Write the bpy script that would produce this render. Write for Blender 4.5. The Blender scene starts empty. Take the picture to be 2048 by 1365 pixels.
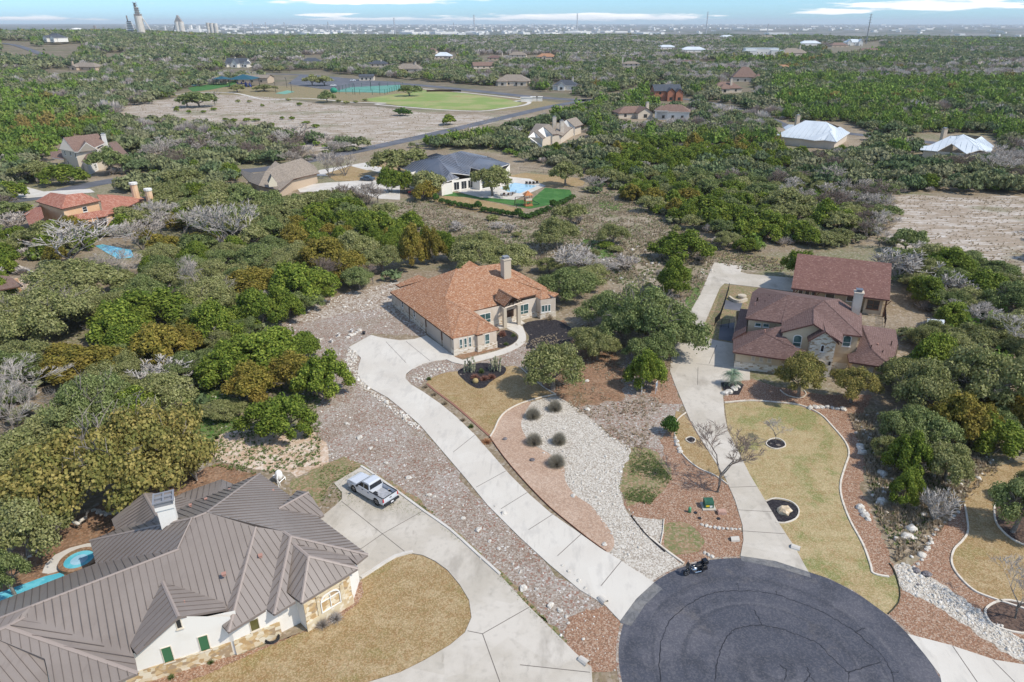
import bpy, bmesh, math, random
import numpy as np
from mathutils import Vector, Matrix, noise as mnoise
S = bpy.context.scene
# ------------------------------------------------------------------ camera
FPX, CX, HOR, CAMH = 1400.0, 1075.0, 45.0, 45.0
TH = math.atan((682.5 - HOR) / FPX)
cd = bpy.data.cameras.new("camera"); cam = bpy.data.objects.new("camera", cd)
S.collection.objects.link(cam); S.camera = cam
cam.location = (0, 0, CAMH); cam.rotation_euler = (math.pi / 2 - TH, 0, 0)
cd.sensor_fit = 'HORIZONTAL'; cd.sensor_width = 36.0; cd.lens = FPX / 2048 * 36.0
cd.shift_x = (1024 - CX) / 2048.0
cd.clip_start = 0.5; cd.clip_end = 60000
S.render.resolution_x = 1024; S.render.resolution_y = 682
# ------------------------------------------------------------------ sky + sun
SUN_AZ, SUN_EL = math.radians(112), math.radians(50)      # azimuth clockwise from +Y (view direction)
W = bpy.data.worlds.new("World"); S.world = W; W.use_nodes = True
wn, wl = W.node_tree.nodes, W.node_tree.links
wn.clear()
wo = wn.new('ShaderNodeOutputWorld'); bg = wn.new('ShaderNodeBackground')
sky = wn.new('ShaderNodeTexSky'); sky.sky_type = 'NISHITA'; sky.sun_disc = False
sky.sun_elevation = SUN_EL; sky.sun_rotation = SUN_AZ
sky.air_density = 1.0; sky.dust_density = 0.6; sky.ozone_density = 2.0; sky.altitude = 300
bg.inputs[1].default_value = 0.15
# clouds: noise laid out on the sky direction, flattened toward the horizon
tc = wn.new('ShaderNodeTexCoord'); sx = wn.new('ShaderNodeSeparateXYZ'); wl.new(tc.outputs['Generated'], sx.inputs[0])
def wmath(op, a, b=None, c=None, clamp=False):
 n = wn.new('ShaderNodeMath'); n.operation = op; n.use_clamp = clamp
 for i, v in enumerate((a, b, c)):
  if v is None: continue
  if isinstance(v, (int, float)): n.inputs[i].default_value = v
  else: wl.new(v, n.inputs[i])
 return n.outputs[0]
cmb = wn.new('ShaderNodeCombineXYZ')
azi = wmath('ARCTAN2', sx.outputs[0], sx.outputs[1])
wl.new(wmath('MULTIPLY', azi, 3.6), cmb.inputs[0])
wl.new(wmath('MULTIPLY', sx.outputs[2], 44.0), cmb.inputs[1])
cn = wn.new('ShaderNodeTexNoise'); cn.inputs['Scale'].default_value = 1.15; cn.inputs['Detail'].default_value = 7
cn.inputs['Roughness'].default_value = 0.56; cn.inputs['Distortion'].default_value = 0.35
wl.new(cmb.outputs[0], cn.inputs['Vector'])
cr = wn.new('ShaderNodeMapRange'); cr.inputs[1].default_value = 0.50; cr.inputs[2].default_value = 0.63
cr.interpolation_type = 'SMOOTHSTEP'; wl.new(cn.outputs[0], cr.inputs[0])
# clouds only above a thin clear band, and thin out high overhead
up1 = wn.new('ShaderNodeMapRange'); up1.inputs[1].default_value = -0.001; up1.inputs[2].default_value = 0.002; wl.new(sx.outputs[2], up1.inputs[0])
up2 = wn.new('ShaderNodeMapRange'); up2.inputs[1].default_value = 0.10; up2.inputs[2].default_value = 0.4
up2.inputs[3].default_value = 1.0; up2.inputs[4].default_value = 0.25; wl.new(sx.outputs[2], up2.inputs[0])
def blob_(a0, z0, wa, wz, k):      # one cloud bank, placed by compass direction and height above the horizon
 da = wmath('DIVIDE', wmath('SUBTRACT', azi, a0), wa); dz = wmath('DIVIDE', wmath('SUBTRACT', sx.outputs[2], z0), wz)
 return wmath('MULTIPLY', wmath('EXPONENT', wmath('MULTIPLY', wmath('ADD', wmath('MULTIPLY', da, da), wmath('MULTIPLY', dz, dz)), -1.0)), k)
sm = 0.0
for b_ in ((.07, .0062, .17, .0052, 1.0), (-.22, .0245, .15, .0055, .9), (-.267, .0088, .036, .0028, .9), (.47, .0175, .13, .0068, .95), (-.58, .0035, .08, .003, .8), (-.20, .0035, .10, .0022, .8), (.36, .011, .03, .003, .8), (1.3, .05, .5, .02, 1.0), (-1.4, .06, .5, .02, 1.0)): sm = wmath('ADD', blob_(*b_), sm)
near = wn.new('ShaderNodeMapRange'); near.interpolation_type = 'SMOOTHSTEP'; near.inputs[1].default_value = .36; near.inputs[2].default_value = .66
cn3 = wn.new('ShaderNodeTexNoise'); cn3.inputs['Scale'].default_value = 5; cn3.inputs['Detail'].default_value = 6; cn3.inputs['Roughness'].default_value = .6; wl.new(cmb.outputs[0], cn3.inputs['Vector'])
wl.new(wmath('ADD', sm, wmath('MULTIPLY', wmath('SUBTRACT', cn3.outputs[0], .5), 1.7)), near.inputs[0])
high = wn.new('ShaderNodeMapRange'); high.inputs[1].default_value = .03; high.inputs[2].default_value = .09; wl.new(sx.outputs[2], high.inputs[0])
cf = wmath('MULTIPLY', wmath('ADD', wmath('MULTIPLY', near.outputs[0], wmath('SUBTRACT', 1.0, high.outputs[0])), wmath('MULTIPLY', wmath('MULTIPLY', cr.outputs[0], up2.outputs[0]), high.outputs[0])), up1.outputs[0])
cn2 = wn.new('ShaderNodeTexNoise'); cn2.inputs['Scale'].default_value = 5; cn2.inputs['Detail'].default_value = 5; wl.new(cmb.outputs[0], cn2.inputs['Vector'])
cc = wn.new('ShaderNodeValToRGB'); cc.color_ramp.elements[0].position = .35; cc.color_ramp.elements[1].position = .62
cc.color_ramp.elements[0].color = (5.4, 5.5, 5.7, 1); cc.color_ramp.elements[1].color = (6.6, 6.5, 6.4, 1); wl.new(cn2.outputs[0], cc.inputs[0])
# sky itself: tint of the physical sky (clear, pale cyan-blue near the horizon)
tint = wn.new('ShaderNodeMixRGB'); tint.blend_type = 'MULTIPLY'; tint.inputs[0].default_value = 1.0
wl.new(sky.outputs[0], tint.inputs[1])
te = wn.new('ShaderNodeMapRange'); te.inputs[1].default_value = 0.03; te.inputs[2].default_value = 0.22; wl.new(sx.outputs[2], te.inputs[0])
tm = wn.new('ShaderNodeMixRGB'); tm.inputs[1].default_value = (0.44, 0.72, 1.10, 1); tm.inputs[2].default_value = (0.95, 0.96, 0.96, 1); wl.new(te.outputs[0], tm.inputs[0]); wl.new(tm.outputs[0], tint.inputs[2])
mx = wn.new('ShaderNodeMixRGB'); wl.new(wmath('MULTIPLY', cf, 0.95), mx.inputs[0]); wl.new(tint.outputs[0], mx.inputs[1]); wl.new(cc.outputs[0], mx.inputs[2])
wl.new(mx.outputs[0], bg.inputs[0]); wl.new(bg.outputs[0], wo.inputs[0])
sd = bpy.data.lights.new("sun", 'SUN'); so = bpy.data.objects.new("sun", sd); S.collection.objects.link(so)
sd.energy = 3.1; sd.angle = math.radians(1.2); sd.color = (1.0, 0.94, 0.84)
sv = Vector((math.sin(SUN_AZ) * math.cos(SUN_EL), math.cos(SUN_AZ) * math.cos(SUN_EL), math.sin(SUN_EL)))
so.rotation_euler = (-sv).to_track_quat('-Z', 'Y').to_euler(); so.location = (60, -60, 120)
S.view_settings.view_transform = 'Standard'; S.view_settings.look = 'None'
S.view_settings.exposure = 0.46; S.view_settings.gamma = 1.0
S.render.engine = 'CYCLES'
# ------------------------------------------------------------------ pixel <-> world
_s, _c = math.sin(TH), math.cos(TH)
def terr(x, y):
 """terrain height: flat near, low rise in the far left"""
 d = math.hypot(x, y)
 if d < 760: return 0.0
 k = min(1.0, (d - 760) / 700.0); k = k * k * (3 - 2 * k)
 a = math.degrees(math.atan2(x, y))
 left = 1.0 / (1.0 + math.exp((a + 24.5) / 2.2))
 h = k * left * 20.0
 h += k * 5.0 * mnoise.noise(Vector((x / 420.0, y / 420.0, 3.1)))
 if d > 2500: h -= min(1.0, (d - 2500) / 700.0) * 10.0
 return h
def ray(px, py):
 u = (px - CX) / FPX; v = (682.5 - py) / FPX
 return Vector((u, _c + v * _s, -_s + v * _c))
def G(px, py, z=0.0):
 d = ray(px, py); t = (z - CAMH) / d.z
 return Vector((d.x * t, d.y * t, z))
def GT(px, py):
 p = G(px, py)
 for _ in range(6):
  p = G(px, py, terr(p.x, p.y))
 return p
def Q(x, y, z):
 zz = z - CAMH; d = y * _c - zz * _s; up = y * _s + zz * _c
 if d < 0.1: return (-9999, -9999, 1)
 return (CX + FPX * x / d, 682.5 - FPX * up / d, d)
# ------------------------------------------------------------------ object helpers
col = S.collection
def tag(o, label=None, cat=None, group=None, kind=None):
 if label: o['label'] = label
 if cat: o['category'] = cat
 if group: o['group'] = group
 if kind: o['kind'] = kind
 return o
def empty(name, loc, rz=0.0):
 o = bpy.data.objects.new(name, None); col.objects.link(o)
 o.location = loc; o.rotation_euler = (0, 0, rz); o.empty_display_size = 0.5
 return o
class MB:
 """mesh builder: verts/faces with material index and uv"""
 def __init__(s, off=(0, 0, 0)): s.v = []; s.f = []; s.m = []; s.uv = []; s.off = Vector(off)
 def add(s, vs, fs, mi=0, uvs=None):
  b = len(s.v); s.v += [Vector(p) - s.off for p in vs]
  for k, f in enumerate(fs):
   s.f.append([b + i for i in f]); s.m.append(mi); s.uv.append(uvs[k] if uvs else None)
 def box(s, c, size, rz=0.0, mi=0, M=None):
  hx, hy, hz = size[0] / 2, size[1] / 2, size[2] / 2
  co, si = math.cos(rz), math.sin(rz); vs = []
  for z in (-hz, hz):
   for x, y in ((-hx, -hy), (hx, -hy), (hx, hy), (-hx, hy)):
    p = Vector((x * co - y * si, x * si + y * co, z))
    if M: p = M @ p
    vs.append(p + Vector(c))
  s.add(vs, [(0, 3, 2, 1), (4, 5, 6, 7), (0, 1, 5, 4), (1, 2, 6, 5), (2, 3, 7, 6), (3, 0, 4, 7)], mi)
 def tube(s, pts, rad, n=6, mi=0, cap=True):
  pts = [Vector(p) for p in pts]; rs = rad if hasattr(rad, '__len__') else [rad] * len(pts); vs = []; fs = []
  for i, p in enumerate(pts):
   d = (pts[min(i + 1, len(pts) - 1)] - pts[max(i - 1, 0)]).normalized()
   a = d.cross(Vector((0, 0, 1)));
   if a.length < 1e-3: a = d.cross(Vector((1, 0, 0)))
   a.normalize(); b = d.cross(a)
   for k in range(n):
    t = 2 * math.pi * k / n
    vs.append(p + (a * math.cos(t) + b * math.sin(t)) * rs[i])
  for i in range(len(pts) - 1):
   for k in range(n):
    fs.append((i * n + k, i * n + (k + 1) % n, (i + 1) * n + (k + 1) % n, (i + 1) * n + k))
  if cap: fs.append(tuple(range(n - 1, -1, -1))); fs.append(tuple((len(pts) - 1) * n + k for k in range(n)))
  s.add(vs, fs, mi)
 def build(s, name, mats, parent=None, smooth=False, loc=None):
  me = bpy.data.meshes.new(name); me.from_pydata([tuple(v) for v in s.v], [], s.f)
  for m in (mats if isinstance(mats, (list, tuple)) else [mats]): me.materials.append(m)
  me.polygons.foreach_set('material_index', s.m)
  if any(u for u in s.uv):
   ul = me.uv_layers.new(name='UVMap').data; k = 0
   for f, u in zip(s.f, s.uv):
    for i in range(len(f)):
     if u: ul[k].uv = u[i]
     k += 1
  if smooth: me.polygons.foreach_set('use_smooth', [True] * len(me.polygons))
  me.update()
  o = bpy.data.objects.new(name, me); col.objects.link(o)
  if parent: o.parent = parent
  if loc is not None: o.location = loc
  return o
def catmull(pts, closed=True, n=5):
 P = [Vector(p) for p in pts]; out = []; N = len(P)
 rng = range(N) if closed else range(N - 1)
 for i in rng:
  p0, p1, p2, p3 = (P[(i - 1) % N], P[i], P[(i + 1) % N], P[(i + 2) % N]) if closed else (P[max(i - 1, 0)], P[i], P[i + 1], P[min(i + 2, N - 1)])
  for k in range(n):
   t = k / n
   out.append(0.5 * ((2 * p1) + (-p0 + p2) * t + (2 * p0 - 5 * p1 + 4 * p2 - p3) * t * t + (-p0 + 3 * p1 - 3 * p2 + p3) * t ** 3))
 if not closed: out.append(P[-1])
 return out
def inpoly(x, y, poly):
 c = False; j = len(poly) - 1
 for i in range(len(poly)):
  xi, yi = poly[i][0], poly[i][1]; xj, yj = poly[j][0], poly[j][1]
  if (yi > y) != (yj > y) and x < (xj - xi) * (y - yi) / (yj - yi) + xi: c = not c
  j = i
 return c
# ------------------------------------------------------------------ materials
def lay(name, base, layers=(), rough=0.85, spec=0.25, bump=None, uv=False, metal=0.0, rvar=0.0, trans=0.0, alpha_coat=0.0):
 m = bpy.data.materials.new(name); m.use_nodes = True
 nt = m.node_tree; n, l = nt.nodes, nt.links; n.clear()
 out = n.new('ShaderNodeOutputMaterial'); b = n.new('ShaderNodeBsdfPrincipled')
 tc = n.new('ShaderNodeTexCoord'); V = tc.outputs['UV' if uv else 'Object']
 def vec(sc, off=0.0):
  mp = n.new('ShaderNodeMapping'); mp.inputs['Scale'].default_value = sc if hasattr(sc, '__len__') else (sc, sc, sc)
  mp.inputs['Location'].default_value = (off, off * 1.7, 0); l.new(V, mp.inputs[0]); return mp.outputs[0]
 def mr(x, lo, hi, a=0.0, c=1.0):
  r = n.new('ShaderNodeMapRange'); r.interpolation_type = 'SMOOTHSTEP'
  for i, v in zip((1, 2, 3, 4), (lo, hi, a, c)): r.inputs[i].default_value = v
  l.new(x, r.inputs[0]); return r.outputs[0]
 cur = n.new('ShaderNodeRGB'); cur.outputs[0].default_value = (*base, 1); cur = cur.outputs[0]
 bh = None
 for k, L in enumerate(layers):
  t = L[0]; fac = None; colr = None
  if t == 'noise':      # color, scale, lo, hi, amount
   nz = n.new('ShaderNodeTexNoise'); nz.inputs['Scale'].default_value = 1; nz.inputs['Detail'].default_value = 6
   nz.inputs['Roughness'].default_value = L[6] if len(L) > 6 else 0.6
   l.new(vec(L[2], 7.3 * k), nz.inputs['Vector']); fac = mr(nz.outputs[0], L[3], L[4], 0, L[5] if len(L) > 5 else 1.0); colr = L[1]
  elif t == 'cells':    # colors, scale, amount
   vz = n.new('ShaderNodeTexVoronoi'); vz.inputs['Scale'].default_value = 1; l.new(vec(L[2], 3.1 * k), vz.inputs['Vector'])
   sp = n.new('ShaderNodeSeparateColor'); l.new(vz.outputs['Color'], sp.inputs[0])
   r = n.new('ShaderNodeValToRGB'); r.color_ramp.interpolation = 'CONSTANT'; N = len(L[1])
   while len(r.color_ramp.elements) < N: r.color_ramp.elements.new(0.5)
   for i, c in enumerate(L[1]): r.color_ramp.elements[i].position = i / N; r.color_ramp.elements[i].color = (*c, 1)
   l.new(sp.outputs[0], r.inputs[0]); colr = r.outputs[0]; fac = L[3]
   bh = vz.outputs['Distance'] if bh is None else bh
  elif t == 'speck':    # color, scale, threshold, amount
   vz = n.new('ShaderNodeTexVoronoi'); vz.inputs['Scale'].default_value = 1; l.new(vec(L[2], 5.7 * k), vz.inputs['Vector'])
   sp = n.new('ShaderNodeSeparateColor'); l.new(vz.outputs['Color'], sp.inputs[0])
   fac = mr(sp.outputs[1], L[3], L[3] + 0.01, 0, L[4]); colr = L[1]
  elif t == 'brick':    # mortar colour, row h, brick w, colors a,b  (uv)
   br = n.new('ShaderNodeTexBrick'); br.inputs['Scale'].default_value = 1; br.inputs['Brick Width'].default_value = L[3]; br.inputs['Row Height'].default_value = L[2]
   br.inputs['Mortar Size'].default_value = L[6]; br.inputs['Color1'].default_value = (*L[4], 1); br.inputs['Color2'].default_value = (*L[5], 1)
   br.inputs['Mortar'].default_value = (*L[1], 1); l.new(vec(1.0), br.inputs['Vector']); colr = br.outputs[0]; fac = L[7]
  elif t == 'lines':    # color, axis period, width, amount  (uv x)
   sp = n.new('ShaderNodeSeparateXYZ'); l.new(vec(1.0), sp.inputs[0])
   a = n.new('ShaderNodeMath'); a.operation = 'MODULO'; ab = n.new('ShaderNodeMath'); ab.operation = 'ABSOLUTE'
   l.new(sp.outputs[L[5] if len(L) > 5 else 0], ab.inputs[0]); l.new(ab.outputs[0], a.inputs[0]); a.inputs[1].default_value = L[2]
   lt = n.new('ShaderNodeMath'); lt.operation = 'LESS_THAN'; l.new(a.outputs[0], lt.inputs[0]); lt.inputs[1].default_value = L[3]
   mu = n.new('ShaderNodeMath'); mu.operation = 'MULTIPLY'; l.new(lt.outputs[0], mu.inputs[0]); mu.inputs[1].default_value = L[4]; fac = mu.outputs[0]; colr = L[1]
  elif t == 'radial':   # color, ring scale, lo, hi, amount: rings round the object's own origin
   ln = n.new('ShaderNodeVectorMath'); ln.operation = 'LENGTH'; l.new(vec(1.0), ln.inputs[0]); nz = n.new('ShaderNodeTexNoise'); nz.inputs['Detail'].default_value = 3; nz.inputs['Scale'].default_value = 1
   cx_ = n.new('ShaderNodeCombineXYZ'); ml = n.new('ShaderNodeMath'); ml.operation = 'MULTIPLY'; l.new(ln.outputs['Value'], ml.inputs[0]); ml.inputs[1].default_value = L[2]; l.new(ml.outputs[0], cx_.inputs[0])
   ad = n.new('ShaderNodeVectorMath'); ad.operation = 'ADD'; l.new(cx_.outputs[0], ad.inputs[0]); l.new(vec(.09), ad.inputs[1]); l.new(ad.outputs[0], nz.inputs['Vector']); fac = mr(nz.outputs[0], L[3], L[4], 0, L[5]); colr = L[1]
  elif t == 'island':   # colors by island random
   gi = n.new('ShaderNodeNewGeometry'); r = n.new('ShaderNodeValToRGB'); N = len(L[1])
   while len(r.color_ramp.elements) < N: r.color_ramp.elements.new(0.5)
   for i, c in enumerate(L[1]): r.color_ramp.elements[i].position = i / max(1, N - 1); r.color_ramp.elements[i].color = (*c, 1)
   l.new(gi.outputs['Random Per Island'], r.inputs[0]); colr = r.outputs[0]; fac = L[2]
  elif t == 'objrand':  # color, lo, hi, amount
   oi = n.new('ShaderNodeObjectInfo'); fac = mr(oi.outputs['Random'], L[2], L[3], 0, L[4]); colr = L[1]
  mx = n.new('ShaderNodeMixRGB')
  if isinstance(fac, (int, float)): mx.inputs[0].default_value = fac
  else: l.new(fac, mx.inputs[0])
  l.new(cur, mx.inputs[1])
  if isinstance(colr, tuple): mx.inputs[2].default_value = (*colr, 1)
  else: l.new(colr, mx.inputs[2])
  cur = mx.outputs[0]
 l.new(cur, b.inputs['Base Color'])
 b.inputs['Roughness'].default_value = rough; b.inputs['Specular IOR Level'].default_value = spec; b.inputs['Metallic'].default_value = metal
 if bump:                  # (scale, strength, distance)
  nz = n.new('ShaderNodeTexNoise'); nz.inputs['Scale'].default_value = 1; nz.inputs['Detail'].default_value = 4; l.new(vec(bump[0]), nz.inputs['Vector'])
  bp = n.new('ShaderNodeBump'); bp.inputs['Strength'].default_value = bump[1]; bp.inputs['Distance'].default_value = bump[2]
  l.new(nz.outputs[0], bp.inputs['Height']); l.new(bp.outputs[0], b.inputs['Normal'])
 sh = b.outputs[0]
 if trans:
  tr = n.new('ShaderNodeBsdfTranslucent'); l.new(cur, tr.inputs[0]); ms = n.new('ShaderNodeMixShader'); ms.inputs[0].default_value = trans
  l.new(sh, ms.inputs[1]); l.new(tr.outputs[0], ms.inputs[2]); sh = ms.outputs[0]
 l.new(sh, out.inputs[0])
 return m
MT = {}
# ground family
MT['ground'] = lay('ground_scrub', (.225, .165, .10), [
 ('noise', (.34, .27, .19), .09, .45, .62), ('noise', (.12, .10, .07), .35, .52, .68, .7), ('noise', (.12, .15, .045), .028, .50, .60, .8),
 ('noise', (.26, .20, .13), 1.3, .45, .6, .6), ('noise', (.40, .36, .31), .55, .60, .70, .55),
 ('cells', [(.30, .25, .19), (.14, .11, .075), (.23, .18, .12), (.17, .15, .08), (.38, .33, .27)], 3.2, .38), ('speck', (.42, .38, .33), 3.4, .965, .55)], bump=(2.5, .6, .12))
MT['forest'] = lay('forest_floor', (.19, .16, .105), [('noise', (.28, .235, .17), .08, .45, .6), ('noise', (.12, .14, .055), .03, .5, .6, .8), ('cells', [(.16, .12, .08), (.09, .07, .045), (.13, .11, .06)], 2.2, .5)], bump=(2, .6, .15))
MT['meadow'] = lay('meadow_grass', (.27, .215, .15), [('noise', (.37, .31, .24), .12, .45, .6), ('noise', (.17, .16, .085), .22, .50, .60, .8), ('noise', (.12, .17, .045), .06, .53, .60, .8),
 ('noise', (.19, .15, .10), 1.1, .5, .62, .8), ('cells', [(.36, .30, .23), (.2, .16, .11), (.28, .23, .15), (.16, .15, .08)], 2.4, .45)], bump=(1.8, .8, .2))
MT['pale'] = lay('pale_field', (.32, .255, .19), [('noise', (.46, .405, .345), (.07, .26, .1), .46, .58), ('noise', (.30, .235, .17), (.16, .5, .1), .5, .6, .85),
 ('noise', (.60, .57, .53), (.14, .9, .3), .57, .63, .8), ('noise', (.24, .20, .14), (.9, 1.2, .9), .52, .62, .6), ('noise', (.19, .18, .10), .035, .55, .63, .6)], bump=(1.2, .8, .25))
MT['gravel_grey'] = lay('gravel_greybrown', (.295, .235, .18), [('noise', (.36, .315, .27), .16, .46, .60), ('noise', (.20, .135, .09), .22, .50, .60, .85), ('noise', (.20, .17, .09), .12, .58, .66, .5),
 ('cells', [(.38, .335, .29), (.21, .155, .115), (.30, .25, .205), (.46, .42, .37), (.16, .11, .08), (.31, .235, .18)], 8.0, .62), ('speck', (.62, .60, .56), 5.5, .96, .7), ('speck', (.24, .11, .07), 5.2, .88, .7)], bump=(6, .8, .06))
MT['gravel_white'] = lay('gravel_white', (.49, .45, .38), [('noise', (.40, .35, .29), .35, .55, .68, .6), ('cells', [(.55, .50, .43), (.41, .36, .29), (.48, .435, .37), (.22, .18, .14), (.60, .56, .49), (.32, .265, .21)], 8.0, .75)], bump=(5, .8, .08))
MT['gravel_orange'] = lay('gravel_orange', (.30, .175, .11), [('noise', (.22, .12, .07), .3, .5, .65, .6),
 ('cells', [(.31, .18, .11), (.22, .11, .065), (.37, .25, .17), (.15, .09, .055), (.26, .145, .09), (.44, .35, .27)], 10, .7)], bump=(5, .8, .06))
MT['granite'] = lay('granite_pink', (.39, .27, .19), [('noise', (.47, .35, .26), .25, .45, .62), ('noise', (.28, .18, .12), .8, .60, .70, .6), ('cells', [(.45, .31, .22), (.35, .225, .155), (.50, .38, .29), (.26, .17, .12)], 8.0, .5)], bump=(6, .4, .03))
MT['lawn'] = lay('lawn_dormant', (.31, .215, .105), [('noise', (.40, .30, .17), .45, .47, .6), ('noise', (.22, .19, .065), .20, .54, .64, .8), ('noise', (.27, .155, .065), 1.3, .5, .6, .7),
 ('cells', [(.36, .25, .12), (.24, .155, .07), (.45, .34, .2), (.19, .15, .055)], 10, .5)], bump=(8, .8, .05))
MT['lawn_green'] = lay('lawn_mottled', (.36, .27, .135), [('noise', (.45, .36, .2), (.5, .07, 1), .50, .60, .6), ('noise', (.42, .33, .18), (.25, .6, .2), .45, .6), ('noise', (.15, .19, .05), .18, .50, .60, .85), ('noise', (.29, .17, .075), (1.1, .8, 1), .52, .62, .5),
 ('cells', [(.37, .28, .14), (.25, .18, .08), (.46, .37, .22), (.17, .175, .06)], 10, .45)], bump=(8, .8, .05))
MT['weedy'] = lay('weedy_grass', (.19, .17, .08), [('noise', (.30, .19, .12), .7, .48, .6), ('cells', [(.13, .16, .05), (.28, .18, .10), (.20, .19, .09), (.36, .26, .17)], 5.0, .6)], bump=(6, .8, .06))
MT['grass_far'] = lay('park_grass', (.20, .27, .07), [('noise', (.30, .30, .12), .05, .42, .6), ('noise', (.36, .21, .11), (.04, .10, .04), .60, .66, .8)])
MT['turf'] = lay('turf_green', (.04, .13, .025), [('noise', (.07, .17, .04), .3, .45, .6)], bump=(9, .6, .04))
MT['sprout'] = lay('green_sprouts', (.09, .15, .035), [('noise', (.20, .20, .08), .8, .5, .62, .8), ('cells', [(.05, .15, .02), (.12, .2, .04), (.2, .17, .09)], 4, .5)], bump=(5, .8, .08))
MT['leaf_litter'] = lay('leaf_litter', (.22, .125, .075), [('noise', (.30, .19, .12), .5, .45, .6), ('noise', (.13, .12, .05), .25, .55, .65, .6), ('cells', [(.28, .15, .08), (.15, .09, .05), (.34, .22, .14), (.2, .13, .08)], 5, .55)], bump=(5, .8, .08))
MT['dirt'] = lay('bare_dirt', (.50, .36, .25), [('noise', (.62, .52, .42), .5, .45, .6), ('noise', (.28, .20, .11), .7, .52, .64, .8), ('cells', [(.5, .36, .25), (.36, .24, .15), (.65, .56, .47)], 4, .4)], bump=(4, .6, .08))
MT['rubble'] = lay('limestone_rubble', (.33, .265, .205), [('noise', (.22, .15, .10), .4, .46, .58), ('cells', [(.54, .49, .43), (.38, .32, .26), (.26, .195, .14), (.46, .40, .33), (.21, .15, .10)], 3.0, .7)], bump=(3, 1, .15))
MT['mulch'] = lay('black_mulch', (.022, .019, .022), [('cells', [(.03, .026, .03), (.015, .013, .016), (.05, .045, .045)], 6, .7), ('speck', (.3, .25, .2), 3, .985, .6)], bump=(7, .8, .06))
MT['mulch_brown'] = lay('brown_mulch', (.085, .055, .042), [('cells', [(.11, .07, .05), (.05, .035, .03), (.15, .1, .075)], 6, .7)], bump=(7, .8, .06))
MT['concrete'] = lay('concrete_drive', (.565, .52, .45), [('noise', (.61, .57, .50), .12, .42, .62), ('noise', (.44, .41, .365), (.9, .35, .5), .5, .68, .6), ('noise', (.40, .36, .31), .06, .60, .72, .5), ('noise', (.36, .33, .285), (2.2, .25, 1), .60, .72, .45), ('cells', [(.50, .465, .41), (.56, .53, .475), (.46, .425, .37)], .22, .22)], rough=.8, bump=(18, .15, .01))
MT['concrete_old'] = lay('concrete_weathered', (.47, .42, .345), [('noise', (.56, .51, .435), .16, .42, .6), ('noise', (.27, .235, .19), (.30, .12, .2), .54, .70, .75), ('noise', (.20, .17, .14), (1.2, .4, 1), .60, .74, .55), ('noise', (.33, .30, .25), 1.4, .5, .7, .45), ('cells', [(.42, .38, .32), (.50, .46, .40), (.38, .345, .285)], .18, .3)], rough=.8, bump=(18, .15, .01))
MT['concrete_pale'] = lay('concrete_pale', (.52, .48, .42), [('noise', (.60, .57, .52), .3, .4, .6, .7)], rough=.8)
MT['joint'] = lay('joint_dark', (.16, .14, .12))
MT['asphalt'] = lay('asphalt_blue', (.066, .07, .088), [('noise', (.125, .122, .138), .13, .46, .64, .9), ('noise', (.042, .045, .056), .35, .50, .66, .7), ('radial', (.042, .045, .056), 1.3, .52, .66, .65), ('radial', (.135, .132, .145), .8, .56, .68, .5), ('noise', (.20, .175, .155), .30, .60, .72, .5), ('noise', (.16, .15, .16), (1.6, .5, 1), .56, .70, .4),
 ('cells', [(.055, .058, .07), (.088, .088, .103), (.043, .047, .06), (.14, .135, .14)], 9, .35)], rough=.75, bump=(20, .3, .01))
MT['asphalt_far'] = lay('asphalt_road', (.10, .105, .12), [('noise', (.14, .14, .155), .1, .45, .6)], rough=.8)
MT['apron'] = lay('apron_asphalt', (.13, .13, .135), [('noise', (.21, .20, .19), .5, .45, .6), ('cells', [(.1, .1, .1), (.18, .18, .18)], 6, .4)], rough=.85)
MT['tar'] = lay('tar_crack', (.022, .022, .027), rough=.5)
MT['stone_edge'] = lay('limestone_white', (.54, .50, .43), [('noise', (.38, .33, .27), 1.4, .5, .65, .7), ('noise', (.70, .67, .62), 2.2, .5, .6, .8)], bump=(5, .8, .08))
MT['curb'] = lay('curb_white', (.62, .56, .47), [('noise', (.5, .43, .34), 1.4, .5, .65)], bump=(6, .4, .03))
MT['rock_tan'] = lay('boulder_tan', (.55, .42, .27), [('noise', (.66, .56, .42), 1.5, .45, .6), ('noise', (.30, .22, .15), 2.5, .58, .66, .8)], bump=(4, 1, .1))
MT['rock_dark'] = lay('boulder_grey', (.15, .13, .13), [('noise', (.28, .26, .26), 2, .5, .6)], bump=(4, 1, .1))
MT['water'] = lay('pool_water', (.09, .42, .52), [('noise', (.16, .52, .61), .8, .4, .6), ('noise', (.62, .86, .90), (1.6, 3.0, 1), .62, .72, .35)], rough=.06, spec=.5, bump=(3, .15, .03))
MT['water_pale'] = lay('pool_water_pale', (.28, .48, .60), [('noise', (.36, .56, .68), .6, .4, .6)], rough=.08, spec=.5)
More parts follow.
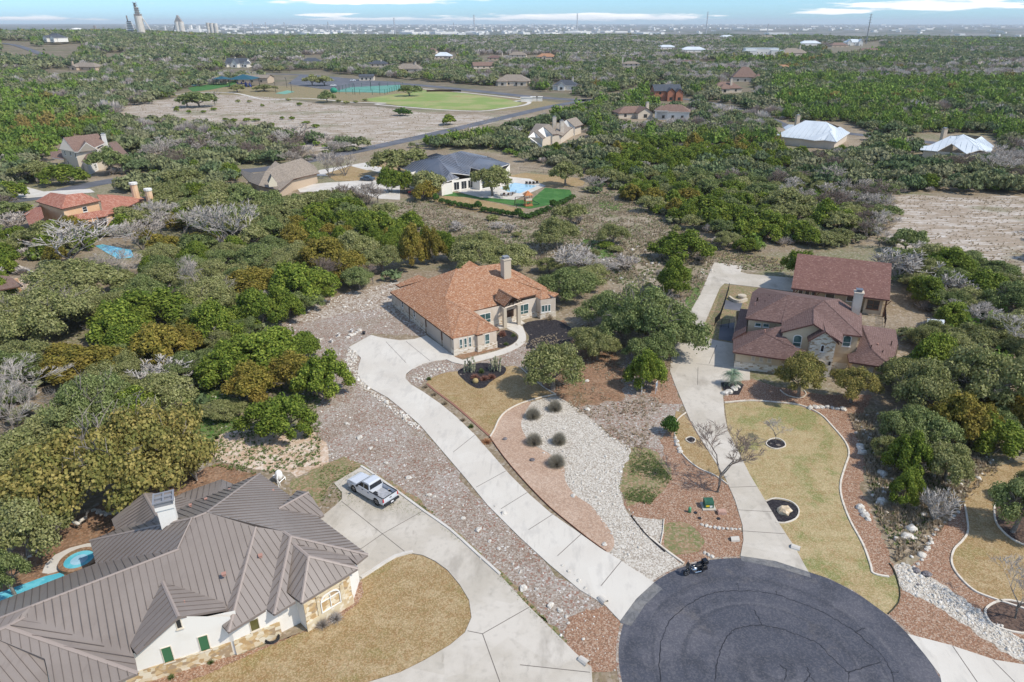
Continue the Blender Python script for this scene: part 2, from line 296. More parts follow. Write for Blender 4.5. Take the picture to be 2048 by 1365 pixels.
# ------------------------------------------------------------------ ground
def sheet(name, px, z, mat, smooth=0, closed=True, label=None, kind='structure', skirt=0.0, jit=0.0, cat=None, uvax=None):
 pts = [G(p[0], p[1], z) for p in px]
 if smooth: pts = catmull(pts, True, smooth)
 if jit:
  rnd = random.Random(len(px) * 13 + int(px[0][0])); out = []
  for i, p in enumerate(pts):
   q = pts[(i + 1) % len(pts)]; n = max(1, int((q - p).length / (jit * 2.2)))
   for k in range(n):
    r = p.lerp(q, k / n); out.append(r + Vector((rnd.uniform(-jit, jit), rnd.uniform(-jit, jit), 0)))
  pts = out
 bm = bmesh.new(); vs = [bm.verts.new(p) for p in pts]; f = bm.faces.new(vs); f.normal_update()
 if f.normal.z < 0: bmesh.ops.reverse_faces(bm, faces=[f])
 if skirt:
  es = list(f.edges); r = bmesh.ops.extrude_edge_only(bm, edges=es)
  for v in [g for g in r['geom'] if isinstance(g, bmesh.types.BMVert)]: v.co.z -= skirt
 bmesh.ops.triangulate(bm, faces=[f])
 me = bpy.data.meshes.new(name); bm.to_mesh(me); bm.free()
 me.materials.append(mat if not isinstance(mat, str) else MT[mat])
 if uvax is not None:   # uv in metres along a direction
  ul = me.uv_layers.new(name='UVMap').data; c, s = math.cos(uvax), math.sin(uvax)
  for lp in me.loops:
   v = me.vertices[lp.vertex_index].co; ul[lp.index].uv = (v.x * c + v.y * s, -v.x * s + v.y * c)
 o = bpy.data.objects.new(name, me); col.objects.link(o); tag(o, label, cat, None, kind); return o
def strip(name, px, w, h, mat, z0=0.0, smooth=4, label=None, cat=None, kind=None, group=None, closed=False, world=None):
 pts = world or [G(p[0], p[1], 0) for p in px]
 if smooth: pts = catmull(pts, closed, smooth)
 mb = MB(); n = len(pts); vs = []
 for i, p in enumerate(pts):
  a = pts[(i - 1) % n if closed else max(i - 1, 0)]; b = pts[(i + 1) % n if closed else min(i + 1, n - 1)]
  d = Vector((b.x - a.x, b.y - a.y, 0)).normalized(); nn = Vector((-d.y, d.x, 0)) * (w / 2)
  vs += [p + nn + Vector((0, 0, z0 - .05)), p + nn * .8 + Vector((0, 0, z0 + h)), p - nn * .8 + Vector((0, 0, z0 + h)), p - nn + Vector((0, 0, z0 - .05))]
 fs = []
 for i in range(n if closed else n - 1):
  j = (i + 1) % n
  for k in range(3): fs.append((i * 4 + k, i * 4 + k + 1, j * 4 + k + 1, j * 4 + k))
 if not closed: fs += [(0, 3, 2, 1), (4 * n - 4, 4 * n - 3, 4 * n - 2, 4 * n - 1)]
 mb.add(vs, fs); o = mb.build(name, MT[mat] if isinstance(mat, str) else mat)
 return tag(o, label, cat, group, kind)
# base ground: polar grid reaching the horizon, rising gently in the far left
mb = MB(); rings = [0, 30, 60, 120, 240, 420, 600, 740, 800, 870, 950, 1050, 1160, 1280, 1420, 1580, 1760, 1960, 2180, 2420, 2700, 3000, 3400, 4000, 5200, 7500, 11000, 16000, 24000]
NA = 120; vs = []
for r in rings:
 for k in range(NA):
  a = math.radians(-75 + 150 * k / (NA - 1)); x, y = r * math.sin(a), r * math.cos(a)
  if r == 0: y = -40; x = (k / (NA - 1) - .5) * 160
  vs.append((x, y, terr(x, y) if r else 0))
fs = [(i * NA + k, i * NA + k + 1, (i + 1) * NA + k + 1, (i + 1) * NA + k) for i in range(len(rings) - 1) for k in range(NA - 1)]
fs = [f[::-1] for f in fs]
mb.add(vs, fs, 0)
gmat = MT['ground']
MT['farland'] = lay('far_land', (.14, .135, .125), [('noise', (.20, .19, .17), .0012, .42, .58), ('noise', (.07, .085, .055), (.004, .0012, 1), .48, .56, .9), ('noise', (.27, .26, .25), (.012, .004, 1), .62, .7, .7)])
ground = mb.build('ground', [gmat, MT['forest'], MT['farland']])
for i, f in enumerate(ground.data.polygons):
 r = i // (NA - 1)
 f.material_index = 2 if rings[r] >= 2700 else (1 if rings[r] >= 420 else 0)
tag(ground, 'dry brown scrubby ground reaching to the horizon', None, None, 'structure')
# ---- driveway / road polygons (photo pixels of points on the ground)
DRV_C = [(697,695),(742,670),(760,675),(778,678),(800,681),(830,678),(853,671),(880,690),(908,712),(915,722),(893,719),(870,722),(845,728),(825,738),(812,748),(811,757),(822,769),(845,783),(880,807),(915,836),(950,870),(985,910),(1020,950),(1060,990),(1100,1025),(1150,1060),(1200,1096),(1240,1120),(1308,1165),(1272,1198),(1240,1242),(1210,1210),(1160,1180),(1100,1130),(1040,1075),(975,1010),(930,955),(900,920),(870,885),(840,850),(800,815),(775,795),(740,776),(722,760),(715,745),(718,730),(722,716),(712,706)]
WALK_C = [(905,712),(925,720),(950,713),(990,703),(1018,693),(1033,683),(1037,672),(1028,663),(1013,656),(1040,650),(1048,660),(1052,672),(1050,684),(1035,696),(1005,709),(960,722),(925,729),(893,719)]
DRV_L = [(668,966),(722,934),(740,945),(800,988),(850,1025),(900,1060),(950,1105),(1000,1150),(1050,1205),(1100,1255),(1150,1305),(1183,1335),(1190,1450),(640,1450),(735,1365),(800,1345),(850,1320),(900,1290),(930,1265),(943,1235),(938,1200),(920,1170),(895,1140),(870,1122),(845,1110),(820,1106),(790,1115),(750,1140),(722,1158),(690,1185),(600,1080),(610,1040),(645,1032),(672,1010),(684,998),(684,985),(676,976)]
DRV_R = [(1428,525),(1486,532),(1481,544),(1495,548),(1584,556),(1600,560),(1600,585),(1560,580),(1449,567),(1440,575),(1410,645),(1405,665),(1414,676),(1432,681),(1472,688),(1500,700),(1500,760),(1441,765),(1447,800),(1449,830),(1456,862),(1475,900),(1500,950),(1530,1000),(1560,1050),(1590,1095),(1617,1144),(1550,1122),(1481,1112),(1487,1080),(1485,1050),(1470,1000),(1450,955),(1425,915),(1400,875),(1380,840),(1365,805),(1350,770),(1340,742),(1345,690),(1366,648),(1400,590)]
sheet('driveway', DRV_C, .07, 'concrete', label='long curving pale concrete driveway of the orange-brown roofed house', skirt=.1)
sheet('footpath', WALK_C, .085, 'concrete', 2, label='narrow curved concrete walkway to the stone porch', skirt=.1)
sheet('driveway', DRV_L, .07, 'concrete_old', label='wide stained concrete driveway with the parked pickup', skirt=.1)
sheet('driveway', DRV_R, .07, 'concrete_old', label='weathered concrete driveway of the dark red roofed house', skirt=.1)
sheet('driveway', [(1815,1268),(1900,1290),(1990,1320),(2060,1331),(2200,1450),(1900,1450),(1880,1350),(1850,1310)], .055, 'concrete', label='concrete driveway in the bottom right corner', skirt=.08)
# cul-de-sac: circle fitted to the kerb line
cpx = [(1243,1290),(1275,1195),(1300,1168),(1340,1142),(1390,1128),(1440,1121),(1560,1127),(1660,1160),(1710,1185),(1760,1222),(1800,1255),(1850,1310),(1880,1350)]
A_ = []; b_ = []
for p in cpx:
 g = G(*p); A_.append([2 * g.x, 2 * g.y, 1]); b_.append(g.x ** 2 + g.y ** 2)
sol = np.linalg.lstsq(np.array(A_), np.array(b_), rcond=None)[0]; CUX, CUY = sol[0], sol[1]; CUR = math.sqrt(sol[2] + CUX ** 2 + CUY ** 2)
mb = MB((CUX, CUY, 0)); vs = [(CUX, CUY, .03)]; N = 96
for k in range(N): a = 2 * math.pi * k / N; vs.append((CUX + CUR * math.cos(a), CUY + CUR * math.sin(a), .03))
mb.add(vs, [(0, 1 + k, 1 + (k + 1) % N) for k in range(N)]); mb.add([(CUX - 8, -40, .022), (CUX + 6, -40, .022), (CUX + 6, CUY, .022), (CUX - 8, CUY, .022)], [(0, 1, 2, 3)])
tag(mb.build('road', MT['asphalt'], loc=(CUX, CUY, 0)), 'dark blue-grey asphalt cul-de-sac with tar sealed cracks', None, None, 'structure')
sheet('road', [(1308,1165),(1325,1178),(1290,1210),(1262,1252),(1240,1246),(1240,1242),(1272,1198)], .045, 'apron', label='worn grey asphalt apron at the foot of the pale driveway')
sheet('road', [(1481,1112),(1550,1122),(1618,1144),(1622,1156),(1560,1137),(1483,1122)], .045, 'apron', label='worn grey asphalt apron at the foot of the weathered driveway')
# cracks (thin tar lines 4 mm above the asphalt)
cracks = [[(1320,1365),(1320,1300),(1335,1250),(1375,1212),(1410,1192),(1440,1184),(1478,1182),(1515,1183),(1555,1190),(1590,1203),(1640,1222),(1680,1245),(1712,1265),(1740,1290),(1765,1312),(1783,1345),(1792,1375)],
          [(1428,1362),(1435,1320),(1445,1290),(1460,1268),(1470,1258),(1500,1252),(1524,1251),(1560,1258),(1600,1272),(1637,1288),(1660,1312),(1685,1335),(1698,1345),(1725,1335),(1763,1325)],
          [(1509,1220),(1518,1240),(1524,1251)],[(1474,1168),(1478,1182)],[(1552,1183),(1553,1190)],[(1712,1265),(1722,1258),(1729,1257)],[(1698,1345),(1695,1370)],[(1783,1345),(1797,1345)],[(1560,1330),(1572,1342),(1568,1362)],[(1615,1335),(1618,1352),(1604,1368)],[(1618,1352),(1632,1366)]]
mb = MB()
for c in cracks:
 rnd = random.Random(len(c)); P = catmull([G(p[0], p[1], .034) for p in c], False, 7)
 P = [p + Vector((rnd.uniform(-.07, .07), rnd.uniform(-.07, .07), 0)) for p in P]; vs = []
 for i, p in enumerate(P):
  d = (P[min(i + 1, len(P) - 1)] - P[max(i - 1, 0)]).normalized(); w = rnd.uniform(.02, .05); n = Vector((-d.y, d.x, 0)) * w; vs += [p + n, p - n]
 mb.add(vs, [(2 * i, 2 * i + 1, 2 * i + 3, 2 * i + 2) for i in range(len(P) - 1)])
tag(mb.build('road_crack_sealing', MT['tar']), 'black tar lines sealing the cracks of the cul-de-sac', None, None, 'structure')
strip('kerb_strip', None, .26, .025, 'gravel_grey', 0, 0, 'pale worn rim strip around the cul-de-sac', None, 'structure', None, True, [Vector((CUX + (CUR + .1) * math.cos(k * math.pi / 60), CUY + (CUR + .1) * math.sin(k * math.pi / 60), 0)) for k in range(120)])
# concrete joints
def joints(segs, z=.075, w=.035, label=''):
 mb = MB()
 for a, b in segs:
  A, B = G(*a, z), G(*b, z); d = (B - A).normalized(); n = Vector((-d.y, d.x, 0)) * w
  mb.add([A + n, A - n, B - n, B + n], [(0, 1, 2, 3)])
 tag(mb.build('driveway_joints', MT['joint']), label, None, None, 'structure')
joints([((772,684),(812,726)),((812,683),(860,722)),((950,870),(906,905)),((1012,942),(952,975)),((1055,985),(1002,1018)),((1100,1025),(1055,1070)) if 0 else ((1107,1028),(1057,1060)),((1163,1068),(1115,1112)),((1243,1122),(1202,1172))], label='saw cut joints across the long pale driveway')
joints([((683,1003),(815,1108)),((850,1020),(765,1068)),((765,1068),(722,1098)),((1058,1215),(965,1268)),((965,1268),(1000,1365)),((965,1268),(935,1262)),((1180,1345),(1040,1330))], label='saw cut joints across the stained driveway')
joints([((1434,690),(1418,728)),((1392,728),(1445,733)),((1396,735),(1395,770)),((1460,975),(1514,973)),((1474,1020),(1546,1024)),((1482,1062),(1570,1068))], label='saw cut joints across the weathered driveway')
joints([((1905,1292),(1955,1365)),((1985,1320),(2030,1365))], .06, label='saw cut joints across the corner driveway')
# ---- beds, lawns, gravel
GY_ = [(560,650),(600,628),(640,602),(700,585),(770,578),(853,671),(742,668),(697,695),(712,708),(716,740),(740,780),(800,818),(840,853),(900,923),(975,1013),(1040,1078),(1100,1133),(1160,1183),(1210,1213),(1240,1244),(1243,1345),(1183,1345),(1150,1308),(1050,1208),(950,1108),(900,1063),(850,1028),(800,992),(740,948),(722,937),(650,925),(600,905),(610,860),(640,800),(600,720)]
sheet('gravel_bed', GY_, .008, 'gravel_grey', label='broad grey-brown gravel strip between the two long driveways', jit=.5)
sheet('gravel_bed', [(1040,740),(1110,760),(1180,790),(1225,760),(1260,700),(1300,735),(1345,745),(1365,808),(1335,860),(1322,880),(1330,930),(1280,920),(1266,897),(1225,875),(1150,815),(1110,791),(1066,759),(1040,738)], .006, 'gravel_grey', label='grey-brown gravel under the spreading oaks between the houses', jit=.5)
sheet('gravel_bed', [(1030,690),(1055,686),(1090,690),(1120,720),(1090,745),(1040,737),(1000,728),(940,735),(915,742),(890,747),(865,760),(850,765),(835,776),(822,768),(811,757),(813,748),(826,738),(845,729),(870,723),(893,720),(925,731),(960,724),(1005,711)], .012, 'gravel_grey', label='grey gravel border beside the walkway and round lawn', jit=.2)
sheet('leaf_litter_ground', [(1060,660),(1130,640),(1160,690),(1210,680),(1250,745),(1240,800),(1150,815),(1110,790),(1066,758),(1060,735),(1090,690)], .010, 'leaf_litter', label='brown fallen leaves under the oaks by the black mulch', jit=.6)
sheet('lawn', [(853,767),(869,753),(895,745),(915,743),(960,737),(1011,734),(1027,732),(1040,736),(1051,746),(1066,759),(1090,778),(1110,791),(1090,795),(1060,803),(1035,812),(1012,824),(998,840),(989,860),(980,873),(960,856),(930,829),(900,804),(870,782)], .03, 'lawn', 3, label='dry tan lawn beside the long pale driveway', skirt=.03)
sheet('mulch_bed', [(915,744),(925,758),(940,770),(955,777),(970,775),(980,765),(995,755),(1008,748),(1012,737),(998,730),(960,726),(930,734)], .045, 'mulch', 3, label='black mulch cactus bed at the top of the tan lawn')
sheet('mulch_bed', [(1045,650),(1072,641),(1112,640),(1132,650),(1150,662),(1155,675),(1120,688),(1080,697),(1052,698),(1056,684),(1058,672)], .022, 'mulch', 2, label='black mulch bed in front of the stone porch')
sheet('mulch_bed', [(995,668),(1010,660),(1027,666),(1035,674),(1032,683),(1016,692),(995,696)], .022, 'mulch', 2, label='small black mulch bed inside the walkway curve')
sheet('mulch_bed', [(908,714),(996,688),(1000,698),(950,711),(925,718)], .018, 'leaf_litter', label='reddish rock bed below the white framed windows')
sheet('granite_bed', [(979,873),(984,856),(996,838),(1012,823),(1035,811),(1062,803),(1052,822),(1042,850),(1060,885),(1095,905),(1127,932),(1130,960),(1150,990),(1180,1010),(1205,1040),(1225,1070),(1228,1092),(1213,1105),(1180,1081),(1140,1049),(1100,1016),(1060,976),(1020,931),(995,897)], .020, 'granite', 3, label='pink granite bed with clumps of dry grass beside the driveway')
sheet('gravel_bed', [(1060,806),(1090,797),(1113,794),(1150,814),(1190,845),(1225,875),(1266,897),(1252,930),(1243,950),(1240,975),(1248,1010),(1262,1035),(1300,1078),(1345,1113),(1372,1130),(1338,1143),(1308,1166),(1240,1121),(1205,1098),(1160,1050),(1110,990),(1075,940),(1040,880),(1040,830)], .014, 'gravel_white', 2, label='white river rock bed running down to the cul-de-sac')
sheet('gravel_bed', [(1264,1034),(1325,1040),(1328,1060),(1322,1088),(1298,1075)], .026, 'gravel_white', label='small triangle of white rock behind the timber edge', jit=.1)
sheet('gravel_bed', [(1248,1008),(1256,985),(1300,990),(1335,975),(1330,930),(1322,880),(1337,858),(1360,845),(1372,835),(1400,875),(1425,915),(1450,955),(1470,1000),(1485,1050),(1487,1082),(1481,1118),(1430,1123),(1372,1130),(1345,1113),(1322,1090),(1328,1040),(1264,1034)], .018, 'gravel_orange', label='reddish gravel bed around the bare tree and utility box', jit=.25)
sheet('gravel_bed', [(1345,742),(1300,735),(1300,790),(1330,810),(1366,808),(1350,772)], .016, 'gravel_orange', label='reddish gravel by the driveway and sign boards', jit=.4)
sheet('weedy_patch', [(1266,897),(1252,930),(1243,950),(1240,975),(1248,1005),(1262,1008),(1290,1000),(1325,985),(1340,960),(1330,920),(1300,900)], .030, 'weedy', 2, label='weedy green patch beside the white rock bed', jit=.3)
sheet('weedy_patch', [(1330,1050),(1360,1042),(1400,1060),(1410,1085),(1390,1105),(1350,1108),(1330,1090)], .030, 'weedy', 2, label='weedy green patch near the motorcycle', jit=.3)
sheet('lawn', [(1352,822),(1372,835),(1388,860),(1410,893),(1440,940),(1455,968),(1430,950),(1400,938),(1378,922),(1362,905),(1352,880),(1350,850)], .034, 'lawn', 2, label='narrow tan lawn wedge between driveway and white boulders', skirt=.03)
sheet('lawn', [(1449,808),(1500,803),(1550,806),(1600,812),(1640,830),(1665,855),(1690,885),(1698,908),(1690,935),(1681,968),(1684,999),(1700,1042),(1726,1090),(1741,1131),(1747,1148),(1778,1154),(1790,1150),(1799,1180),(1796,1205),(1773,1229),(1710,1183),(1660,1158),(1617,1144),(1590,1095),(1560,1050),(1530,1000),(1500,950),(1475,900),(1456,862)], .034, 'lawn_green', 1, label='large tan-green mown lawn above the cul-de-sac', skirt=.03)
sheet('gravel_bed', [(1449,806),(1446,768),(1500,757),(1560,775),(1650,790),(1745,790),(1730,820),(1705,840),(1722,880),(1730,930),(1722,975),(1740,1020),(1758,1060),(1775,1100),(1787,1140),(1790,1152),(1777,1155),(1747,1149),(1741,1131),(1700,1042),(1684,999),(1681,968),(1690,935),(1698,908),(1690,885),(1665,855),(1640,830),(1600,811),(1500,802)], .016, 'gravel_orange', label='reddish gravel border curving round the large lawn', jit=.2)
sheet('gravel_bed', [(1773,1229),(1797,1207),(1801,1178),(1840,1195),(1900,1228),(1960,1270),(2000,1300),(2060,1332),(1990,1321),(1900,1291),(1815,1269),(1795,1250)], .02, 'gravel_orange', label='orange gravel wedge beside the corner driveway', jit=.1)
sheet('gravel_bed', [(1785,1130),(1812,1126),(1840,1140),(1900,1180),(1950,1215),(1985,1245),(2060,1290),(2060,1333),(2000,1302),(1960,1272),(1900,1230),(1840,1198),(1803,1180)], .024, 'gravel_white', label='white rock channel crossing the bottom right corner', jit=.2)
sheet('gravel_bed', [(1820,1132),(1845,1115),(1856,1080),(1870,1060),(1900,1042),(1929,1012),(1936,1060),(1925,1082),(1908,1100),(1903,1125),(1915,1150),(1945,1180),(1980,1197),(2020,1208),(2060,1220),(2060,1292),(1985,1247),(1950,1217),(1900,1182),(1840,1142)], .018, 'gravel_orange', label='reddish gravel strip beside the brown lawn', jit=.15)
sheet('lawn', [(1929,1012),(1932,985),(1945,960),(1975,935),(2060,920),(2140,980),(2140,1250),(2060,1220),(2015,1206),(1980,1196),(1945,1180),(1915,1150),(1903,1125),(1908,1100),(1925,1082),(1936,1060)], .034, 'lawn', 1, label='brown dormant lawn on the right edge', skirt=.03)
sheet('mulch_bed', [(1988,1020),(2000,1004),(2040,990),(2100,1000),(2120,1060),(2060,1092),(2020,1075),(1995,1050)], .045, 'mulch_brown', 2, label='brown mulch bed under the tree at the right edge')
sheet('mulch_bed', [(1970,1222),(1990,1207),(2020,1203),(2060,1215),(2090,1240),(2060,1266),(2010,1260),(1980,1245)], .045, 'mulch_brown', 3, label='round brown mulch bed with the bare sapling')
sheet('mulch_bed', [(1531,1004),(1550,999),(1578,1004),(1592,1014),(1597,1025),(1590,1038),(1570,1046),(1553,1045),(1545,1030)], .05, 'mulch', 3, label='black mulch ring around the tan boulder')
sheet('mulch_bed', [(1532,888),(1540,880),(1555,879),(1568,886),(1569,894),(1555,898),(1540,895)], .05, 'mulch', 3, label='small dark mulch ring with the thin sapling')
sheet('mulch_bed', [(1371,880),(1380,875),(1390,879),(1389,885),(1380,886)], .05, 'mulch', 3, label='tiny dark mulch ring on the narrow lawn wedge')
sheet('mulch_bed', [(1442,765),(1470,758),(1488,770),(1478,790),(1450,790),(1446,778)], .03, 'mulch', 1, label='black mulch bed under the palm')
sheet('lawn', [(820,1108),(845,1112),(870,1124),(895,1142),(920,1172),(938,1202),(942,1235),(929,1265),(900,1289),(850,1319),(800,1344),(735,1364),(640,1450),(330,1450),(360,1364),(420,1345),(520,1300),(600,1265),(650,1250),(690,1225),(720,1190),(722,1160),(750,1142),(790,1117)], .03, 'lawn', 1, label='dormant brown lawn in front of the metal-roofed house', skirt=.02)
sheet('gravel_bed', [(722,1160),(727,1185),(718,1205),(690,1228),(650,1252),(600,1266),(520,1301),(420,1346),(350,1375),(250,1420),(230,1370),(476,1309),(617,1262),(690,1190)], .036, 'gravel_orange', 1, label='reddish gravel bed along the stone front wall', jit=.08)
sheet('gravel_bed', [(1140,1238),(1165,1222),(1215,1213),(1240,1246),(1243,1345),(1183,1345),(1150,1306),(1128,1270)], .022, 'gravel_orange', label='reddish gravel corner between driveway and cul-de-sac', jit=.2)
sheet('leaf_litter_ground', [(0,1190),(0,1120),(60,1060),(180,1020),(230,1000),(330,960),(440,930),(520,945),(500,1060),(300,1090),(100,1160)], .008, 'leaf_litter', label='rusty leaf litter behind the metal-roofed house', jit=.5)
sheet('bare_dirt', [(440,870),(520,860),(600,850),(640,880),(650,925),(600,950),(540,945),(480,930),(430,920)], .010, 'dirt', 2, label='bare pale dirt patch above the metal-roofed house', jit=.6)
sheet('weedy_patch', [(640,930),(690,915),(730,930),(800,975),(860,1020),(900,1055),(960,1105),(1010,1155),(1080,1225),(1140,1285),(1135,1292),(1050,1206),(950,1106),(850,1026),(740,946),(722,936),(668,966),(650,985),(640,1010),(615,1030),(590,1000),(575,970),(600,955)], .012, 'weedy', label='weedy green fringe along the stained driveway', jit=.35)
sheet('weedy_patch', [(370,800),(430,770),(470,830),(440,870),(400,900),(380,860)], .010, 'sprout', 2, label='bright green grass patch beside the junipers', jit=.5)
sheet('rubble_ground', [(580,650),(600,628),(650,600),(720,580),(800,560),(840,600),(860,650),(852,669),(800,640),(760,620),(700,625),(640,640)], .016, 'rubble', label='limestone rubble slope behind the junipers', jit=.6)
sheet('rubble_ground', [(700,700),(712,706),(722,716),(716,732),(713,745),(722,762),(740,778),(775,798),(800,818),(790,822),(750,795),(715,772),(700,750),(705,722)], .018, 'rubble', label='white rubble edge along the upper driveway', jit=.3)
sheet('lawn_side', [(1449,568),(1560,581),(1582,590),(1500,600),(1490,640),(1470,686),(1432,680),(1414,675),(1407,664),(1412,645),(1441,576)], .012, 'weedy', label='green side yard behind the red roofed house', jit=.1)
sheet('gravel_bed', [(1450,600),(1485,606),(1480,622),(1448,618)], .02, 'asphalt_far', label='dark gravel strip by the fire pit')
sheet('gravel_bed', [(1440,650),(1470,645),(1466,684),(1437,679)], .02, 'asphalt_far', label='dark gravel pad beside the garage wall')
# pool and spa of the metal-roofed house
sheet('patio', [(84,1146),(90,1130),(110,1110),(140,1096),(175,1087),(200,1086),(215,1110),(215,1160),(190,1170),(150,1150),(110,1150)], .05, 'concrete_pale', 1, label='curved pale stone patio beside the spa', skirt=.05)
sheet('pool_deck', [(-60,1205),(-20,1185),(20,1172),(60,1160),(90,1150),(128,1140),(200,1140),(200,1200),(60,1250),(-60,1260)], .055, MT['leaf_litter'], 1, label='brown stone coping of the pool')
sheet('pool_water', [(-60,1212),(-20,1192),(20,1178),(60,1164),(90,1153),(124,1145),(150,1180),(60,1240),(-60,1250)], .065, 'water', 1, label='bright turquoise pool water')
# ---- middle distance
FLD = [(200,215),(330,200),(420,190),(520,192),(640,208),(760,215),(860,228),(960,230),(1035,232),(960,252),(870,272),(800,283),(740,296),(700,305),(600,300),(500,290),(420,268),(330,262),(250,262),(180,240)]
sheet('dry_field', FLD, .02, 'pale', 2, label='pale scraped dry field below the park', jit=2)
sheet('dry_field', [(1790,390),(1900,395),(2100,400),(2100,560),(2000,545),(1900,520),(1800,500),(1770,470),(1800,430)], .02, 'pale', 2, label='pale bare clearing at the right edge', jit=2)
MEA = [(740,410),(860,400),(960,440),(1020,440),(1150,400),(1230,380),(1290,420),(1330,440),(1400,470),(1460,505),(1560,520),(1590,545),(1480,540),(1428,525),(1390,600),(1330,590),(1200,560),(1060,520),(960,500),(860,470)]
sheet('meadow', MEA, .012, 'meadow', 2, label='brown tussocky meadow behind the orange-brown roofed house', jit=1.5)
sheet('green_patch', [(1195,400),(1250,410),(1235,422),(1200,415)], .03, 'sprout', 1, label='bright green patch nearest the play lawn corner', jit=.6)
sheet('green_patch', [(1165,475),(1215,490),(1230,515),(1200,520),(1172,500)], .03, 'sprout', 1, label='bright green patch in the middle of the meadow', jit=.6)
sheet('green_patch', [(1370,480),(1460,510),(1560,515),(1580,530),(1500,530),(1420,510)], .03, 'weedy', 1, label='long green strip at the edge of the right woods', jit=1)
sheet('green_patch', [(1370,600),(1390,570),(1410,560),(1395,610),(1375,640),(1355,660)], .03, 'sprout', 1, label='green strip along the left edge of the weathered driveway', jit=.5)
# modern house plot
sheet('driveway', [(590,372),(650,366),(740,360),(800,365),(800,400),(760,398),(700,380),(600,385)], .05, 'concrete_pale', label='white concrete court of the blue-grey metal-roofed house')
sheet('driveway', [(640,340),(735,325),(790,345),(800,350),(790,356),(740,340),(655,352),(620,352)], .04, 'concrete_pale', label='white driveway arm near the far road')
sheet('lawn', [(650,348),(700,332),(770,350),(740,362),(670,362)], .045, 'lawn', 1, label='tan lawn with two small trees by the far road')
sheet('lawn', [(740,322),(790,318),(830,332),(800,345),(750,332)], .045, 'lawn', 1, label='tan lawn under the oak by the far road')
sheet('lawn', [(866,402),(890,392),(930,395),(1000,408),(1050,420),(1043,428),(980,428),(900,416)], .04, 'lawn', 1, label='tan oval lawn above the hedge')
sheet('lawn', [(1020,352),(1050,346),(1110,352),(1175,358),(1165,372),(1100,376),(1050,362)], .04, 'lawn', 1, label='tan back lawn behind the pool')
sheet('turf', [(905,385),(960,392),(1060,402),(1090,376),(1140,380),(1145,392),(1110,408),(1060,418),(1000,406),(930,394),(885,392)], .06, 'turf', label='bright green artificial play lawn')
sheet('pool_deck', [(900,378),(950,365),(1000,352),(1060,358),(1092,372),(1030,400),(960,395),(930,388)], .07, 'concrete_pale', label='white paved terrace around the modern pool')
sheet('pool_water', [(1000,376),(1022,368),(1030,366),(1075,372),(1040,387),(1015,384)], .085, 'water_pale', label='pale blue rectangular pool of the modern house')
# roads far
def road(px, w, z=.05, mat='asphalt_far', label='', smooth=5, name='road'):
 P = catmull([GT(*p) for p in px], False, smooth); mb = MB(); vs = []
 for i, p in enumerate(P):
  a, b = P[max(i - 1, 0)], P[min(i + 1, len(P) - 1)]; d = Vector((b.x - a.x, b.y - a.y, 0)).normalized(); n = Vector((-d.y, d.x, 0)) * w / 2
  q = Vector((p.x, p.y, terr(p.x, p.y) + z)); vs += [q + n, q - n]
 mb.add(vs, [(2 * i, 2 * i + 1, 2 * i + 3, 2 * i + 2) for i in range(len(P) - 1)])
 return tag(mb.build(name, MT[mat]), label, None, None, 'structure')
road([(-40,410),(20,402),(90,392),(180,370),(300,352),(430,345),(520,340),(600,325),(700,305),(780,288),(870,268),(960,247),(1040,228),(1110,212),(1180,200)], 7.5, label='dark asphalt road curving past the dry field')
road([(690,158),(780,166),(850,172),(950,182),(1050,193),(1130,199),(1180,202)], 11, label='grey road passing between the park and the far houses')
road([(1180,202),(1240,190),(1300,172),(1330,166),(1400,160)], 9, .06, label='grey road branching into the far right woods')
road([(400,146),(500,148),(600,150),(690,158)], 9, .06, label='grey road above the playground')
road([(-40,112),(30,114),(90,122),(140,130)], 9, .3, label='far left street below the white-walled houses')
road([(1365,198),(1430,208),(1520,232),(1600,262),(1700,268),(1900,290)], 7, label='road hidden in the right woods')
sheet('parking_lot', [(575,168),(600,150),(700,160),(800,164),(800,172),(760,178),(690,182),(640,178)], .09, 'asphalt_far', label='dark parking lot of the park')
PARK = [(330,196),(400,188),(500,192),(600,200),(700,204),(780,208),(830,215),(900,222),(1000,222),(1080,218),(1140,208),(1060,198),(960,188),(860,178),(760,172),(640,176),(520,170),(400,176)]
sheet('park_ground', PARK, .03, 'weedy', 1, label='mixed dry and green grass of the park', jit=1)
sheet('ballfield', [(720,200),(780,190),(845,181),(920,186),(1010,198),(1045,206),(1030,214),(960,221),(880,219),(800,212)], .07, 'grass_far', 1, label='green ball field ringed by a white path')
road([(330,192),(400,186),(470,187),(530,200),(590,197),(650,200),(700,205),(740,206),(770,207),(752,209),(790,213),(880,220),(960,223),(1010,217),(1048,211),(1058,205),(1030,203),(1045,199),(950,188),(845,178)], 2.6, .10, 'concrete_pale', 'pale footpath winding round the ball field', 4, 'footpath')
sheet('sports_court', [(665,184),(700,175),(800,170),(806,178),(770,186)], .12, MT['court'] if 'court' in MT else lay('court_green', (.09, .25, .2), [('noise', (.13, .3, .24), .2, .4, .6)]), label='teal tennis courts behind the tall fence')
sheet('sports_court', [(550,187),(575,181),(590,184),(570,189)], .12, lay('court_pale', (.16, .33, .25)), label='small pale green basketball court')
sheet('driveway', [(-20,485),(20,462),(40,460),(45,475),(10,500),(-20,500)], .04, 'concrete_pale', label='pale drive below the terracotta house')
sheet('driveway', [(0,395),(60,385),(180,378),(190,385),(60,396),(0,405)], .09, 'concrete_pale', label='pale verge along the left street')
sheet('driveway', [(45,372),(75,380),(105,388),(75,392),(40,378)], .10, 'concrete_pale', label='white driveway of the cream two storey house')
sheet('pool_water', [(190,492),(205,489),(262,500),(268,515),(235,518)], .06, 'water', label='turquoise pool under the bare trees')
